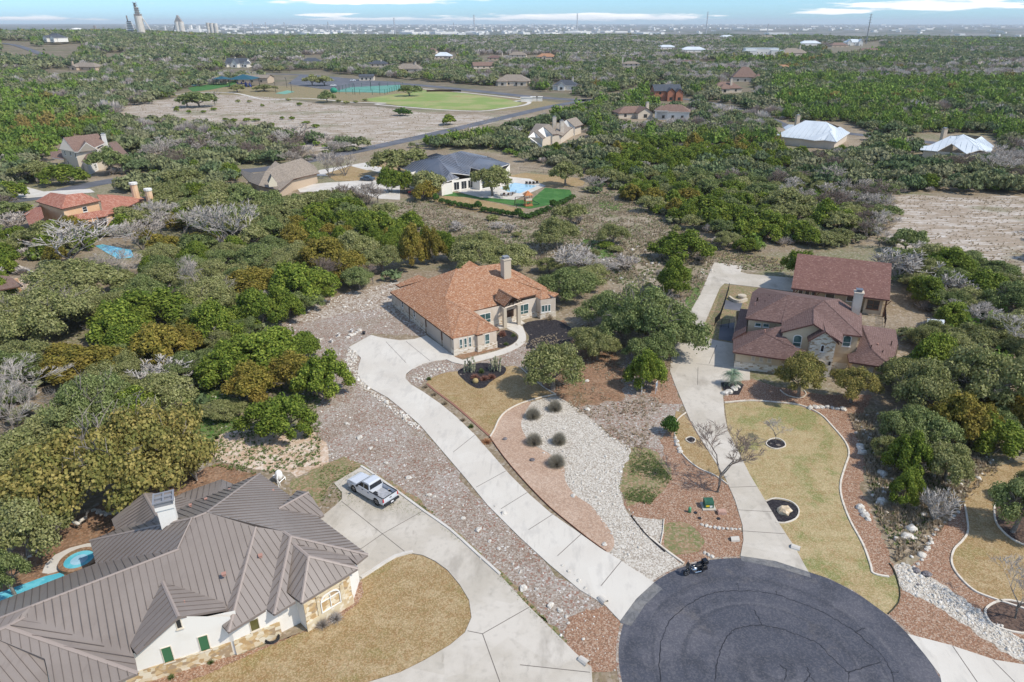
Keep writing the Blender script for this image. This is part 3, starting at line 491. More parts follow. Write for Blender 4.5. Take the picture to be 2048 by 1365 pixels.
sheet('bare_dirt', [(0,560),(80,560),(170,580),(215,612),(200,640),(120,620),(0,640)], .012, 'dirt', label='pale dirt yard beside the brown pavilion', jit=.8)
# curbs and borders
CURB = []
def curb(px, label, w=.16, h=.10, smooth=4, closed=False, mat='curb', z0=.03): return strip('curb', px, w, h, mat, z0, smooth, label, 'curb', closed=closed)
curb([(1449,806),(1500,802),(1550,805),(1600,811),(1640,829),(1665,854),(1690,884),(1698,908),(1690,935),(1681,968),(1684,999),(1700,1042),(1726,1090),(1741,1131),(1747,1148),(1778,1155)], 'white stone curb sweeping round the large tan-green lawn', .22)
curb([(1929,1010),(1936,1060),(1925,1082),(1908,1100),(1903,1125),(1915,1150),(1945,1180),(1980,1196),(2060,1222)], 'white curb of the brown lawn on the right edge', .2)
curb([(1372,826),(1352,845),(1350,880)], 'short white curb by the dark round shrub', .14)
curb([(1362,906),(1378,923),(1400,939),(1430,952),(1455,970)], 'white curb below the narrow lawn wedge', .14)
curb([(980,875),(989,860),(998,840),(1012,824),(1035,811),(1060,802),(1090,794),(1112,790)], 'pale stone edge between tan lawn and pink granite', .18, .12)
curb([(1112,790),(1090,777),(1066,758),(1051,745),(1040,735)], 'thin stone edge along the back of the tan lawn', .12)
curb([(1531,1004),(1550,998),(1578,1003),(1593,1013),(1598,1025),(1591,1039),(1570,1047),(1552,1046)], 'white curb ring around the tan boulder', .16, .1, 3)
curb([(1532,888),(1540,880),(1555,878),(1568,885),(1570,894),(1555,899),(1540,896)], 'white curb ring of the thin sapling', .14, .1, 3, True)
curb([(1371,880),(1380,875),(1390,879),(1389,885),(1380,887)], 'tiny white curb ring on the lawn wedge', .12, .1, 3, True)
curb([(1970,1222),(1990,1206),(2020,1202),(2060,1214),(2090,1240),(2060,1267),(2010,1261),(1980,1246)], 'white curb ring of the bare sapling in the corner', .2, .1, 3, True)
curb([(1988,1020),(1993,1006),(2012,994)] + [(1988,1035),(1995,1052),(2020,1077),(2060,1094)][0:0], 'white curb at the upper edge of the right mulch bed', .2)
curb([(1988,1022),(1993,1048),(2020,1077),(2060,1096)], 'white curb at the lower edge of the right mulch bed', .2)
curb([(1560,781),(1575,792),(1600,797),(1612,790),(1608,782)], 'white curb crescent around the olive tree trunk', .12, .1, 3)
curb([(722,934),(740,945),(800,988),(850,1025),(900,1060),(950,1105),(1000,1150)], 'raised concrete edge of the stained driveway', .30, .12, 2, False, 'concrete_pale', .05)
curb([(826,1105),(790,1114),(750,1139),(722,1157)], 'raised concrete edge at the top of the front lawn', .35, .12, 2, False, 'concrete_pale', .05)
curb([(1328,1040),(1326,1064),(1321,1090)], 'white timber edge of the small white rock triangle', .1, .12, 0)
curb([(1299,1075),(1330,1100),(1368,1128)], 'white stone line along the foot of the rock bed', .22, .1)
strip('steel_edging', [(978,873),(995,898),(1021,932),(1061,977),(1101,1017),(1141,1050),(1181,1082),(1212,1104)], .06, .12, lay('rust_steel', (.16, .07, .04)), .02, 2, 'rusty steel edging between pink granite and driveway', 'edging')
strip('steel_edging', [(1262,1032),(1290,1068),(1330,1105)], .07, .10, lay('dark_steel', (.05, .04, .035)), .02, 2, 'dark steel edging across the white rock bed', 'edging')
strip('steel_edging', [(854,768),(871,783),(901,805),(931,830),(961,857),(978,872)], .35, .06, lay('rust_bed', (.26, .13, .09)), .02, 2, 'brown border strip between tan lawn and driveway', 'edging')
strip('steel_edging', [(1778,1128),(1787,1140),(1799,1178),(1797,1206),(1776,1229)], .08, .10, lay('dark_edging', (.05, .05, .03)), .02, 2, 'dark edging round the tip of the large lawn', 'edging')
strip('steel_edging', [(813,748),(826,737),(845,727),(870,721),(893,718)], .25, .04, lay('dark_gutter', (.09, .08, .07)), .02, 2, 'dark edge strip inside the driveway bend', 'edging')
# ------------------------------------------------------------------ building materials
def shingle(name, cols, base, speckc, sp=.88):
 return lay(name, base, [('cells', cols, (3.3, 6.2, 1), .8), ('noise', tuple(c * .78 for c in base), .5, .52, .66, .5), ('speck', speckc, (5.0, 7.5, 1), sp, .6),
  ('lines', tuple(c * .45 for c in base), .29, .055, .5, 1)], rough=.92, uv=True, bump=((4, 7, 1), .5, .03))
MT['sh_orange'] = shingle('shingle_orange_brown', [(.40, .21, .115), (.30, .14, .075), (.36, .18, .095), (.43, .26, .16), (.26, .12, .065)], (.35, .175, .095), (.56, .42, .31), .88)
MT['sh_red'] = shingle('shingle_dark_red', [(.165, .102, .088), (.13, .078, .068), (.185, .12, .104), (.145, .09, .078)], (.155, .095, .083), (.25, .165, .15), .93)
MT['sh_shed'] = shingle('shingle_red_brown', [(.20, .105, .085), (.16, .08, .066), (.225, .124, .10), (.18, .092, .075)], (.185, .096, .079), (.36, .22, .18), .93)
MT['sh_tan'] = shingle('shingle_taupe', [(.27, .225, .18), (.20, .165, .13), (.31, .26, .21), (.24, .2, .16)], (.25, .21, .17), (.36, .31, .26), .93)
MT['sh_brown'] = shingle('shingle_brown', [(.21, .135, .105), (.16, .10, .08), (.25, .165, .13)], (.20, .13, .10), (.3, .22, .18), .93)
MT['sh_dark'] = shingle('shingle_slate', [(.07, .08, .095), (.05, .058, .07), (.09, .10, .12)], (.07, .08, .095), (.14, .15, .17), .93)
MT['tile'] = lay('clay_tile', (.39, .165, .11), [('cells', [(.42, .19, .125), (.31, .125, .085), (.47, .26, .19), (.37, .15, .10)], (3.0, 2.2, 1), .75), ('lines', (.17, .06, .04), .34, .09, .75, 0), ('lines', (.30, .11, .07), .42, .06, .6, 1), ('noise', (.30, .13, .09), .4, .55, .68, .5)], rough=.85, uv=True)
MT['metal_roof'] = lay('metal_roof_bronze', (.215, .18, .155), [('noise', (.19, .158, .135), .35, .45, .65, .7), ('noise', (.245, .208, .182), .12, .5, .62, .6), ('noise', (.17, .14, .12), (2.5, .3, 1), .6, .7, .4)], rough=.45, spec=.45, bump=(14, .05, .004))
MT['metal_cap'] = lay('metal_ridge_cap', (.30, .245, .21), rough=.45, spec=.45)
MT['metal_rib'] = lay('metal_seam', (.13, .105, .09), rough=.5, spec=.4)
MT['metal_blue'] = lay('metal_roof_slate', (.115, .125, .150), [('noise', (.145, .15, .17), .2, .45, .6)], rough=.4, spec=.5)
MT['metal_blue_rib'] = lay('metal_seam_slate', (.055, .06, .072), rough=.5)
MT['metal_white'] = lay('metal_roof_white', (.60, .64, .66), [('noise', (.52, .56, .585), .12, .45, .62)], rough=.35, spec=.5)
MT['metal_white_rib'] = lay('metal_seam_white', (.42, .46, .49), rough=.5)
MT['fascia_brown'] = lay('fascia_brown', (.11, .06, .04)); MT['fascia_white'] = lay('fascia_white', (.7, .67, .62)); MT['fascia_red'] = lay('fascia_redbrown', (.15, .07, .055)); MT['fascia_bronze'] = lay('fascia_bronze', (.2, .165, .145))
MT['cream'] = lay('siding_cream', (.56, .47, .37), [('noise', (.62, .54, .45), .6, .45, .6)])
MT['tan_st'] = lay('stucco_tan', (.55, .43, .29), [('noise', (.60, .49, .35), .5, .45, .62), ('noise', (.45, .34, .23), .25, .58, .7, .5)], bump=(12, .15, .01))
MT['white_st'] = lay('stucco_white', (.78, .74, .67), [('noise', (.70, .65, .57), .5, .5, .68, .6)], bump=(12, .12, .01))
MT['peach_st'] = lay('stucco_peach', (.66, .41, .24), [('noise', (.72, .50, .32), .4, .45, .62)])
MT['white_far'] = lay('wall_white', (.72, .69, .63)); MT['cream_far'] = lay('wall_cream', (.58, .50, .40)); MT['tan_far'] = lay('wall_tan', (.46, .36, .26))
MT['stone_w'] = lay('stone_veneer_cream', (.66, .60, .50), [('brick', (.50, .43, .33), .22, .55, (.74, .69, .60), (.60, .52, .41), .012, .9), ('speck', (.33, .22, .12), (2.2, 5, 1), .78, .8)], uv=True)
MT['stone_t'] = lay('stone_veneer_tan', (.52, .38, .21), [('cells', [(.58, .43, .24), (.44, .29, .14), (.64, .53, .36), (.36, .26, .16), (.70, .62, .47), (.50, .35, .18)], (2.4, 3.4, 1), .95), ('noise', (.66, .57, .42), 2.2, .55, .66, .5)], uv=True, bump=((3, 4, 1), .6, .04))
MT['frame_w'] = lay('window_frame_white', (.78, .76, .71), rough=.5); MT['frame_c'] = lay('window_frame_cream', (.66, .58, .46), rough=.6)
MT['glass'] = lay('window_glass', (.05, .10, .10), [('noise', (.09, .16, .155), .9, .42, .6)], rough=.08, spec=.8)
MT['glass_dark'] = lay('window_glass_dark', (.025, .028, .032), rough=.08, spec=.7)
MT['glass_olive'] = lay('window_glass_olive', (.085, .075, .02), [('noise', (.12, .11, .04), .8, .45, .6)], rough=.1, spec=.6)
MT['green_door'] = lay('green_shutter', (.05, .15, .07), rough=.6); MT['wood'] = lay('timber_brown', (.17, .08, .045)); MT['wood_dark'] = lay('timber_dark', (.05, .03, .022)); MT['garage'] = lay('garage_door', (.50, .44, .37))
MT['copper'] = lay('vent_copper', (.40, .22, .17), rough=.6); MT['grey_metal'] = lay('grey_metal', (.3, .3, .31), rough=.4, metal=.3); MT['black_metal'] = lay('black_metal', (.02, .02, .022), rough=.4)
# ------------------------------------------------------------------ roof solver
def solve_roof(V, F, wp=25.0):
 """V name -> (px,py,z prior[,weight]); F lists of names. Each vertex stays on its own sight line measured
 from the photograph; heights are solved so that every roof face becomes one plane."""
 names = list(V); ix = {n: i for i, n in enumerate(names)}; NV = len(names); NF = len(F)
 D = {n: ray(V[n][0], V[n][1]) for n in names}; T0 = {n: (V[n][2] - CAMH) / D[n].z for n in names}
 rows = []; rhs = []
 for n in names:
  r = np.zeros(NV + 3 * NF); t = T0[n]; k = t * t * abs(D[n].z); w = V[n][3] if len(V[n]) > 3 else 1.0
  r[ix[n]] = k * w; rows.append(r); rhs.append(k * w / t)
 for fi, f in enumerate(F):
  for n in f:
   t = T0[n]; k = t * t * abs(D[n].z) * wp; r = np.zeros(NV + 3 * NF)
   r[NV + 3 * fi:NV + 3 * fi + 3] = np.array(D[n]) * k; r[ix[n]] = -k; rows.append(r); rhs.append(0.0)
 x = np.linalg.lstsq(np.array(rows), np.array(rhs), rcond=None)[0]
 return {n: Vector((0, 0, CAMH)) + D[n] / x[ix[n]] for n in names}
def plane_of(pts):
 c = sum(pts, Vector()) / len(pts); A = np.array([list(p - c) for p in pts]); _, _, vt = np.linalg.svd(A); n = Vector(vt[2])
 return c, (n if n.z > 0 else -n)
def roof_mesh(name, P, F, mat, fascia, parent, ribs=None, cap=None, drop=.22, th=.0):
 off = parent.location; mb = MB(off); edges = {}
 ncap = 0; capb = ribb = mb; RM, CM = 2, 3
 for f in F:
  pts = [P[n] for n in f]; c, nrm = plane_of(pts)
  e = Vector((-nrm.y, nrm.x, 0))
  if e.length < 1e-4: e = Vector((1, 0, 0))
  e.normalize(); up = nrm.cross(e).normalized(); up = up if up.z > 0 else -up
  uv = [((p - c).dot(e) + 50, (p - c).dot(up) + 50) for p in pts]
  area = sum(pts[i].x * pts[(i + 1) % len(pts)].y - pts[(i + 1) % len(pts)].x * pts[i].y for i in range(len(pts)))
  idx = list(range(len(pts)))
  if area < 0: idx = idx[::-1]
  # fan through bmesh triangulation is safer for concave faces
  bm = bmesh.new(); bv = [bm.verts.new(pts[i]) for i in idx]; bm.faces.new(bv).normal_update(); bm.verts.index_update()
  bmesh.ops.triangulate(bm, faces=bm.faces[:]); bm.verts.index_update()
  for t in bm.faces:
   ii = [idx[v.index] for v in t.verts]
   vs = [pts[i] for i in ii]; mb.add(vs, [(0, 1, 2)], 0, [[uv[i] for i in ii]])
  bm.free()
  for i in range(len(f)):
   k = tuple(sorted((f[i], f[(i + 1) % len(f)]))); edges.setdefault(k, []).append((c, nrm))
  if ribs:
   q = [((p - c).dot(e), (p - c).dot(up)) for p in pts]; u0, u1 = min(a[0] for a in q), max(a[0] for a in q)
   u = math.ceil(u0 / ribs[0]) * ribs[0] + .13
   while u < u1:
    xs = []
    for i in range(len(q)):
     a, b = q[i], q[(i + 1) % len(q)]
     if (a[0] > u) != (b[0] > u): xs.append(a[1] + (b[1] - a[1]) * (u - a[0]) / (b[0] - a[0]))
    xs.sort()
    for j in range(0, len(xs) - 1, 2):
     if xs[j + 1] - xs[j] > .35:
      A = c + e * u + up * (xs[j] + .05); B = c + e * u + up * (xs[j + 1] - .1); w = e * ribs[1]; h = nrm * ribs[2]
      ribb.add([A - w, A + w, A + w * .6 + h, A - w * .6 + h, B - w, B + w, B + w * .6 + h, B - w * .6 + h], [(0, 1, 5, 4), (1, 2, 6, 5), (2, 3, 7, 6), (3, 0, 4, 7), (0, 3, 2, 1), (4, 5, 6, 7)], RM)
    u += ribs[0]
 for (a, b), fs in edges.items():
  A, B = P[a], P[b]
  if len(fs) == 1:
   mb.add([A, B, B - Vector((0, 0, drop)), A - Vector((0, 0, drop))], [(0, 1, 2, 3)], 1)
  elif cap:
   (c1, n1), (c2, n2) = fs[:2]
   if n1.angle(n2) < .12: continue
   if n1.dot(c2 - c1) < -0.02 and n2.dot(c1 - c2) < -0.02:      # convex: ridge or hip
    d = (B - A).normalized(); nn = (n1 + n2).normalized(); ncap += 1
    s1 = d.cross(n1); s1 = s1 if s1.dot(c1 - A) > 0 else -s1; s2 = d.cross(n2); s2 = s2 if s2.dot(c2 - A) > 0 else -s2
    k = [nn * .05, s1 * cap + n1 * .045, s2 * cap + n2 * .045, s1 * cap + n1 * .002, s2 * cap + n2 * .002]
    vs = [A + q for q in k] + [B + q for q in k]
    capb.add(vs, [(0, 1, 6, 5), (0, 2, 7, 5), (1, 3, 8, 6), (2, 4, 9, 7)], CM, [[((p - A).dot(d) + 50, (p - A).length + 50) for p in (vs[i] for i in q4)] for q4 in ((0, 1, 6, 5), (0, 2, 7, 5), (1, 3, 8, 6), (2, 4, 9, 7))])
 return mb.build(name, [mat, fascia, ribs[3] if ribs else mat, ribs[4] if ribs and len(ribs) > 4 else mat], parent)
def footprint(name, pts, z0, z1, mat, parent, uvw=True, closed=True):
 """prism walls; pts are world xy; uv in metres"""
 mb = MB(parent.location); n = len(pts); L = 0
 for i in range(n if closed else n - 1):
  a, b = pts[i], pts[(i + 1) % n]; A, B = Vector((a[0], a[1], z0)), Vector((b[0], b[1], z0)); A2, B2 = Vector((a[0], a[1], z1)), Vector((b[0], b[1], z1))
  l = (B - A).length; mb.add([A, B, B2, A2], [(0, 1, 2, 3)], 0, [[(L, z0), (L + l, z0), (L + l, z1), (L, z1)]]); L += l
 return mb.build(name, mat, parent)
def grow(pts, d):
 """offset a closed xy loop outward by d"""
 n = len(pts); A = sum(pts[i][0] * pts[(i + 1) % n][1] - pts[(i + 1) % n][0] * pts[i][1] for i in range(n)); sg = 1 if A > 0 else -1; out = []
 for i in range(n):
  p0, p1, p2 = Vector(pts[i - 1][:2]), Vector(pts[i][:2]), Vector(pts[(i + 1) % n][:2])
  d1 = (p1 - p0).normalized(); d2 = (p2 - p1).normalized(); n1 = Vector((d1.y, -d1.x)) * sg; n2 = Vector((d2.y, -d2.x)) * sg
  k = n1 + n2; k = k / max(.3, k.length_squared / 2) if k.length > .01 else n1
  out.append(p1 + k * d)
 return [(p.x, p.y) for p in out]
def on_wall(A, B, px, py):
 """ray hit on the vertical plane through ground points A,B -> (s along AB, z)"""
 d = ray(px, py); C0 = Vector((0, 0, CAMH)); e = Vector((B[0] - A[0], B[1] - A[1], 0)); L = e.length; e /= L; n = Vector((-e.y, e.x, 0))
 t = (Vector((A[0], A[1], 0)) - C0).dot(n) / d.dot(n); p = C0 + d * t; return (p - Vector((A[0], A[1], 0))).dot(e), p.z
def window(A, B, p1, p2, parent, frame='frame_w', glass='glass', arch=0, mull=0, rail=0.45, name='window', wh=None, fw=.07, proud=.05, sill=True, label=None):
 """window between picture points p1 (top left) and p2 (bottom right) on wall AB"""
 s1, z1 = on_wall(A, B, *p1); s2, z2 = on_wall(A, B, *p2); a, b = min(s1, s2), max(s1, s2); lo, hi = min(z1, z2), max(z1, z2)
 if wh: c = (a + b) / 2; a, b = c - wh[0] / 2, c + wh[0] / 2; lo, hi = (wh[2], wh[2] + wh[1]) if len(wh) > 2 else ((lo + hi) / 2 - wh[1] / 2, (lo + hi) / 2 + wh[1] / 2)
 return window_sz(A, B, a, b, lo, hi, parent, frame, glass, arch, mull, rail, name, fw, proud, sill, label)
def window_sz(A, B, a, b, lo, hi, parent, frame='frame_w', glass='glass', arch=0, mull=0, rail=.45, name='window', fw=.07, proud=.05, sill=True, label=None):
 e = Vector((B[0] - A[0], B[1] - A[1], 0)).normalized(); n = Vector((e.y, -e.x, 0))
 if n.dot(Vector((A[0], A[1], 0))) > 0: n = -n
 O = Vector((A[0], A[1], 0)); off = parent.location
 def pt(s, z, d): return O + e * s + Vector((0, 0, z)) + n * d
 outl = [(a, lo), (b, lo), (b, hi)]
 if arch:
  for k in range(1, 8): t = math.pi * k / 8; outl.append(((a + b) / 2 + (b - a) / 2 * math.cos(t), hi + arch * math.sin(t)))
 outl.append((a, hi)); cx, cz = (a + b) / 2, (lo + hi) / 2
 inn = [(cx + (s - cx) * (1 - 2 * fw / (b - a)), cz + (z - cz) * (1 - 2 * fw / (hi - lo + arch))) for s, z in outl]
 mb = MB(off); N = len(outl); vs = [pt(s, z, proud) for s, z in outl] + [pt(s, z, proud) for s, z in inn] + [pt(s, z, 0.0) for s, z in outl] + [pt(s, z, .012) for s, z in inn]
 fs = []
 for i in range(N):
  j = (i + 1) % N; fs += [(i, j, N + j, N + i), (i, 2 * N + i, 2 * N + j, j), (N + i, N + j, 3 * N + j, 3 * N + i)]
 mb.add(vs, fs)
 def bar(s0, z0, s1, z1): mb.add([pt(s0, z0, .014), pt(s1, z0, .014), pt(s1, z1, .014), pt(s0, z1, .014), pt(s0, z0, proud - .01), pt(s1, z0, proud - .01), pt(s1, z1, proud - .01), pt(s0, z1, proud - .01)], [(4, 5, 6, 7), (0, 1, 5, 4), (3, 2, 6, 7), (0, 3, 7, 4), (1, 2, 6, 5)])
 if rail: bar(a + fw * .5, lo + (hi - lo) * rail - .03, b - fw * .5, lo + (hi - lo) * rail + .03)
 for k in range(mull): x = a + (b - a) * (k + 1) / (mull + 1); bar(x - .03, lo + fw * .5, x + .03, hi - fw * .5 + arch * .6)
 if sill: mb.add([pt(a - .06, lo - .1, 0), pt(b + .06, lo - .1, 0), pt(b + .06, lo - .1, .1), pt(a - .06, lo - .1, .1), pt(a - .06, lo - .003, 0), pt(b + .06, lo - .003, 0), pt(b + .06, lo - .003, .1), pt(a - .06, lo - .003, .1)], [(4, 5, 6, 7), (3, 2, 6, 7), (0, 3, 7, 4), (1, 2, 6, 5), (0, 1, 2, 3)])
 w = mb.build(name, MT[frame], parent)
 mp = MB(off); mp.add([pt(s, z, .013) for s, z in inn], [tuple(range(N))]); mp.build('pane', MT[glass], w)
 if label: w['label'] = label
 return w
def chimney(c, w, z0, z1, rz, mat, parent, capmat='grey_metal', d=None):
 mb = MB(parent.location); d = d or w; mb.box((c[0], c[1], (z0 + z1) / 2), (w, d, z1 - z0), rz)
 mb.box((c[0], c[1], z1 + .06), (w + .22, d + .22, .14), rz); o = mb.build('chimney', MT[mat], parent)
 m2 = MB(parent.location); m2.box((c[0], c[1], z1 + .30), (w * .62, d * .62, .32), rz); m2.box((c[0], c[1], z1 + .5), (w * .8, d * .8, .06), rz); m2.build('chimney_cap', MT[capmat], o); return o
# ================================================================== orange-brown roofed house (centre)
def zc(o, s): return lambda x, y: (o[0] + x / s, o[1] + y / s)
a = zc((700, 480), 3.7926); b5 = zc((960, 560), 7.467)
V = dict(e0=(*a(303, 395), 2.8, 20), e1=(*a(778, 752), 2.8, 20), j1=(*a(945, 716), 2.8, 20), j2=(*a(960, 724), 2.8, 20), e2=(*a(1133, 682), 2.8, 20), m1=(*a(935, 540), 3.0, 20),
 gp=(*a(845, 515), 4.7, 12), ap=(*a(992, 600), 3.9, 4), r1=(*a(722, 442), 4.9, 6), M1=(*a(803, 222), 6.6, 14), M2=(*a(1130, 180), 6.4, 14), Vx=(*a(1150, 275), 5.6, 3),
 pl=(*a(1130, 492), 3.2, 20), q1=(*b5(590, 276), 3.35, 20), q2=(*b5(840, 216), 3.35, 20), q3=(*b5(865, 116), 4.2), q4=(*b5(922, 158), 4.1), q5=(*b5(1175, 212), 3.1, 20),
 rf1=(*b5(825, 252), 2.9, 10), rf2=(*b5(915, 300), 3.1, 20), rf3=(*b5(1120, 250), 3.1, 20), k1=(*a(595, 293), 4.6),
 bb=(*a(1330, 300), 2.8, 6), ba=(940, 548, 2.8, 4), bc=(1040, 546, 2.8, 4), bd=(*a(600, 330), 2.8, 3))
F = [['e0', 'e1', 'gp', 'r1', 'M1'], ['e1', 'j1', 'ap', 'gp'], ['j1', 'j2', 'ap'], ['j2', 'e2', 'ap'], ['gp', 'ap', 'e2', 'm1'], ['r1', 'gp', 'm1', 'pl', 'Vx', 'M2', 'M1'],
 ['Vx', 'pl', 'q1', 'q2', 'q3', 'q4', 'M2'], ['q3', 'q2', 'rf1', 'rf2', 'q4'], ['q4', 'rf2', 'rf3', 'q5'], ['M2', 'q4', 'q5', 'bc'], ['M1', 'M2', 'bc', 'ba'], ['M1', 'ba', 'e0']]
P = solve_roof(V, F)
HC = empty('house', G(960, 640)); tag(HC, 'single storey cream house with orange-brown shingle roof and stone porch', 'house')
roofC = roof_mesh('roof', P, F, MT['sh_orange'], MT['fascia_brown'], HC, cap=.14)
# small rear wings
def quickroof(V, F, mat, fas, parent, **k):
 P = solve_roof(V, F); return P, roof_mesh('roof', P, F, mat, fas, parent, **k)
quickroof(dict(a=(*a(345, 340), 2.6, 10), b=(*a(375, 357), 2.6, 10), c=(*a(597, 296), 3.9), d=(*a(518, 265), 4.0), e=(*a(430, 345), 3.0)), [['a', 'b', 'c', 'd']], MT['sh_orange'], MT['fascia_brown'], HC)
quickroof(dict(a=(*a(842, 208), 5.2), b=(*a(905, 158), 6.0), c=(*a(980, 200), 5.2), d=(*a(900, 230), 4.8)), [['a', 'b', 'c', 'd']], MT['sh_orange'], MT['fascia_brown'], HC)
# porch gable
PV = dict(t=(*b5(280, 130), 5.35, 20), f=(*b5(490, 252), 5.25, 20), l1=(*b5(365, 402), 3.65, 20), l2=(*b5(213, 300), 3.75, 20), r1=(*b5(628, 312), 3.65, 20), r2=(*b5(430, 190), 4.1, 1))
PF = [['t', 'f', 'l1', 'l2'], ['t', 'f', 'r1', 'r2']]
PP, _ = quickroof(PV, PF, MT['sh_orange'], MT['fascia_brown'], HC, cap=.12)
gbase = {k: G(*p) for k, p in dict(A=(908.8, 711.8), B=(952.7, 702.7), C=(956.2, 704.5), D=(993.7, 695.4), Z=(785.7, 610.0), R0=(1081.2, 638.3), R1=(1111, 634), R2=(1073.2, 633), S=(1040, 641)).items()}
def xy(v): return (v.x, v.y)
dv = (gbase['Z'] - gbase['A']).normalized(); du = Vector((dv.y, -dv.x, 0))
Dd = gbase['D'] + dv * 8.2
frontL = gbase['S'] - du * 4.6 if False else gbase['R2'] - (gbase['R2'] - gbase['S']).normalized() * 17.2
loopC = [xy(gbase['A']), xy(gbase['B']), xy(gbase['C']), xy(gbase['D'])]
mf = (gbase['R2'] - gbase['S']).normalized()
tD = (gbase['S'] - gbase['D']); k_ = tD.cross(mf).z / dv.cross(mf).z; DM = gbase['D'] + dv * k_
backR = gbase['R1'] + dv * 13.5
loopC += [xy(DM), xy(gbase['R2']), xy(gbase['R0']), xy(gbase['R1']), xy(backR), xy(gbase['Z'] + (backR - gbase['Z']) * .5 + dv * 2.0), xy(gbase['Z'])]
footprint('wall', loopC, 0, 2.74, MT['cream'], HC); footprint('stone_base', grow(loopC, .07), 0, 1.05, MT['stone_w'], HC)
footprint('wall', [xy(DM + dv * .02), xy(gbase['R2'] + dv * .02), xy(gbase['R0'] - mf * .01 + dv * .01), xy(gbase['R1'] + dv * .01), xy(gbase['R1'] + dv * 6)], 1.0, 3.38, MT['cream'], HC, closed=False)
A_, B_, C_, D_ = (gbase[k] for k in 'ABCD')
c9 = zc((900, 640), 17.067)
for x1, y1, x2, y2 in ((315, 665, 435, 1035), (465, 630, 590, 990), (625, 590, 740, 945)): window(A_, B_, c9(x1, y1), c9(x2, y2), HC, rail=.42)
window(C_, D_, c9(1180, 500), c9(1360, 870), HC, rail=.42)
window(DM, gbase['S'], b5(5, 470), b5(148, 610), HC, mull=1, rail=.42, wh=(2.0, 1.9, .75))
window(gbase['S'], gbase['R2'], b5(598, 330), b5(697, 500), HC, mull=1, rail=.42, wh=(2.0, 2.1, .6))
for x1, x2 in ((928, 958), (978, 1005), (1014, 1045)): window(gbase['R0'], gbase['R1'], b5(x1, 325), b5(x2, 440), HC, rail=0, frame='frame_w', wh=(.62, 1.25, 1.15))
# garage wall details: doors and dark downpipes along the left wall
def panel(A, B, s0, s1, z0, z1, parent, mat, name, d=.04):
 e = Vector((B[0] - A[0], B[1] - A[1], 0)).normalized(); n = Vector((e.y, -e.x, 0))
 if n.dot(Vector((A[0], A[1], 0))) > 0: n = -n
 O = Vector((A[0], A[1], 0)); mb = MB(parent.location)
 mb.add([O + e * s + Vector((0, 0, z)) + n * dd for dd in (-.02, d) for s, z in ((s0, z0), (s1, z0), (s1, z1), (s0, z1))], [(4, 5, 6, 7), (0, 1, 5, 4), (1, 2, 6, 5), (2, 3, 7, 6), (3, 0, 4, 7)])
 return mb.build(name, MT[mat] if isinstance(mat, str) else mat, parent)
MT['garage_d'] = lay('garage_door_panels', (.44, .38, .32), rough=.7)
for s0, s1 in ((.9, 3.6), (4.3, 9.4)):
 panel(A_, gbase['Z'], s0, s1, .0, 2.45, HC, 'garage_d', 'garage_door', .09)
for s in (3.9, 9.8, 16.5): panel(A_, gbase['Z'], s, s + .12, 0, 2.7, HC, 'fascia_brown', 'downpipe', .14)
for s in (14.2, 19.2): window_sz(A_, gbase['Z'], s, s + .7, 1.1, 2.3, HC, glass='glass_dark')
chimney(G(1012, 552, 5.2)[:], 1.35, 3.5, 8.2, math.radians(30), 'stone_w', HC)
# porch columns, slab, door, truss
pc = [G(*b5(370, 712)), G(*b5(578, 668))]
for p in pc:
 mb = MB(HC.location); mb.box((p.x, p.y, 1.72), (.55, .55, 3.44), math.radians(30)); mb.build('column', MT['stone_w'], HC)
px_, qx_ = PP['l1'], PP['r1']
mb = MB(HC.location); mb.tube([px_ + Vector((0, 0, -.28)), qx_ + Vector((0, 0, -.28))], .13, 4); mb.build('porch_beam', MT['cream'], HC)
mb = MB(HC.location); ap_ = PP['f'] + Vector((0, 0, -.15)); mid = (px_ + qx_) / 2 + Vector((0, 0, -.2))
for t in (mid, px_.lerp(mid, .5), qx_.lerp(mid, .5)): mb.tube([ap_, t], .08, 4)
mb.tube([px_ + Vector((0, 0, -.1)), ap_], .09, 4); mb.tube([qx_ + Vector((0, 0, -.1)), ap_], .09, 4); mb.build('porch_truss', MT['wood_dark'], HC)
panel(DM, gbase['S'], (gbase['S'] - DM).length - 2.6, (gbase['S'] - DM).length - 1.2, .05, 2.3, HC, 'wood_dark', 'door')
mb = MB(HC.location); w_ = (pc[1] - pc[0]).normalized(); q_ = Vector((-w_.y, w_.x, 0)); c0 = (pc[0] + pc[1]) / 2 + q_ * 2.4
mb.box((c0.x, c0.y, .07), (4.6, 5.2, .14), math.atan2(w_.y, w_.x)); mb.build('porch_slab', MT['concrete'], HC)
# ================================================================== dark red roofed house (right)
z2 = zc((1300, 480), 3.7926); c4 = zc((1460, 560), 6.4); c6 = zc((1648, 520), 3.4125); ct = zc((1600, 640), 11.375)
HR = empty('house', G(1620, 730)); tag(HR, 'two storey tan house with dark red shingle roof and cream stone entry tower', 'house')
V = dict(b1=(*c4(285, 160), 5.9, 3), f1=(*c4(200, 490), 5.6, 20), A1=(*c4(450, 355), 7.3), T1=(*c4(750, 195), 7.9), v1=(*c4(645, 547), 5.6, 15), R1=(*z2(1322, 459), 8.6),
 Gt=(*z2(1243, 525), 7.5), Ga=(*z2(1242, 638), 7.4), g1=(*c4(655, 668), 5.7, 20), gv=(*c4(660, 548), 6.3), g2=(*z2(1460, 781), 5.7, 20), g2b=(*z2(1464, 716), 5.9, 8),
 h1=(*z2(1610, 731), 5.7, 20), h0=(*z2(1606, 560), 5.7, 3), R2=(*z2(1432, 447), 8.6), bk=(*c4(1000, 190), 5.7, 2))
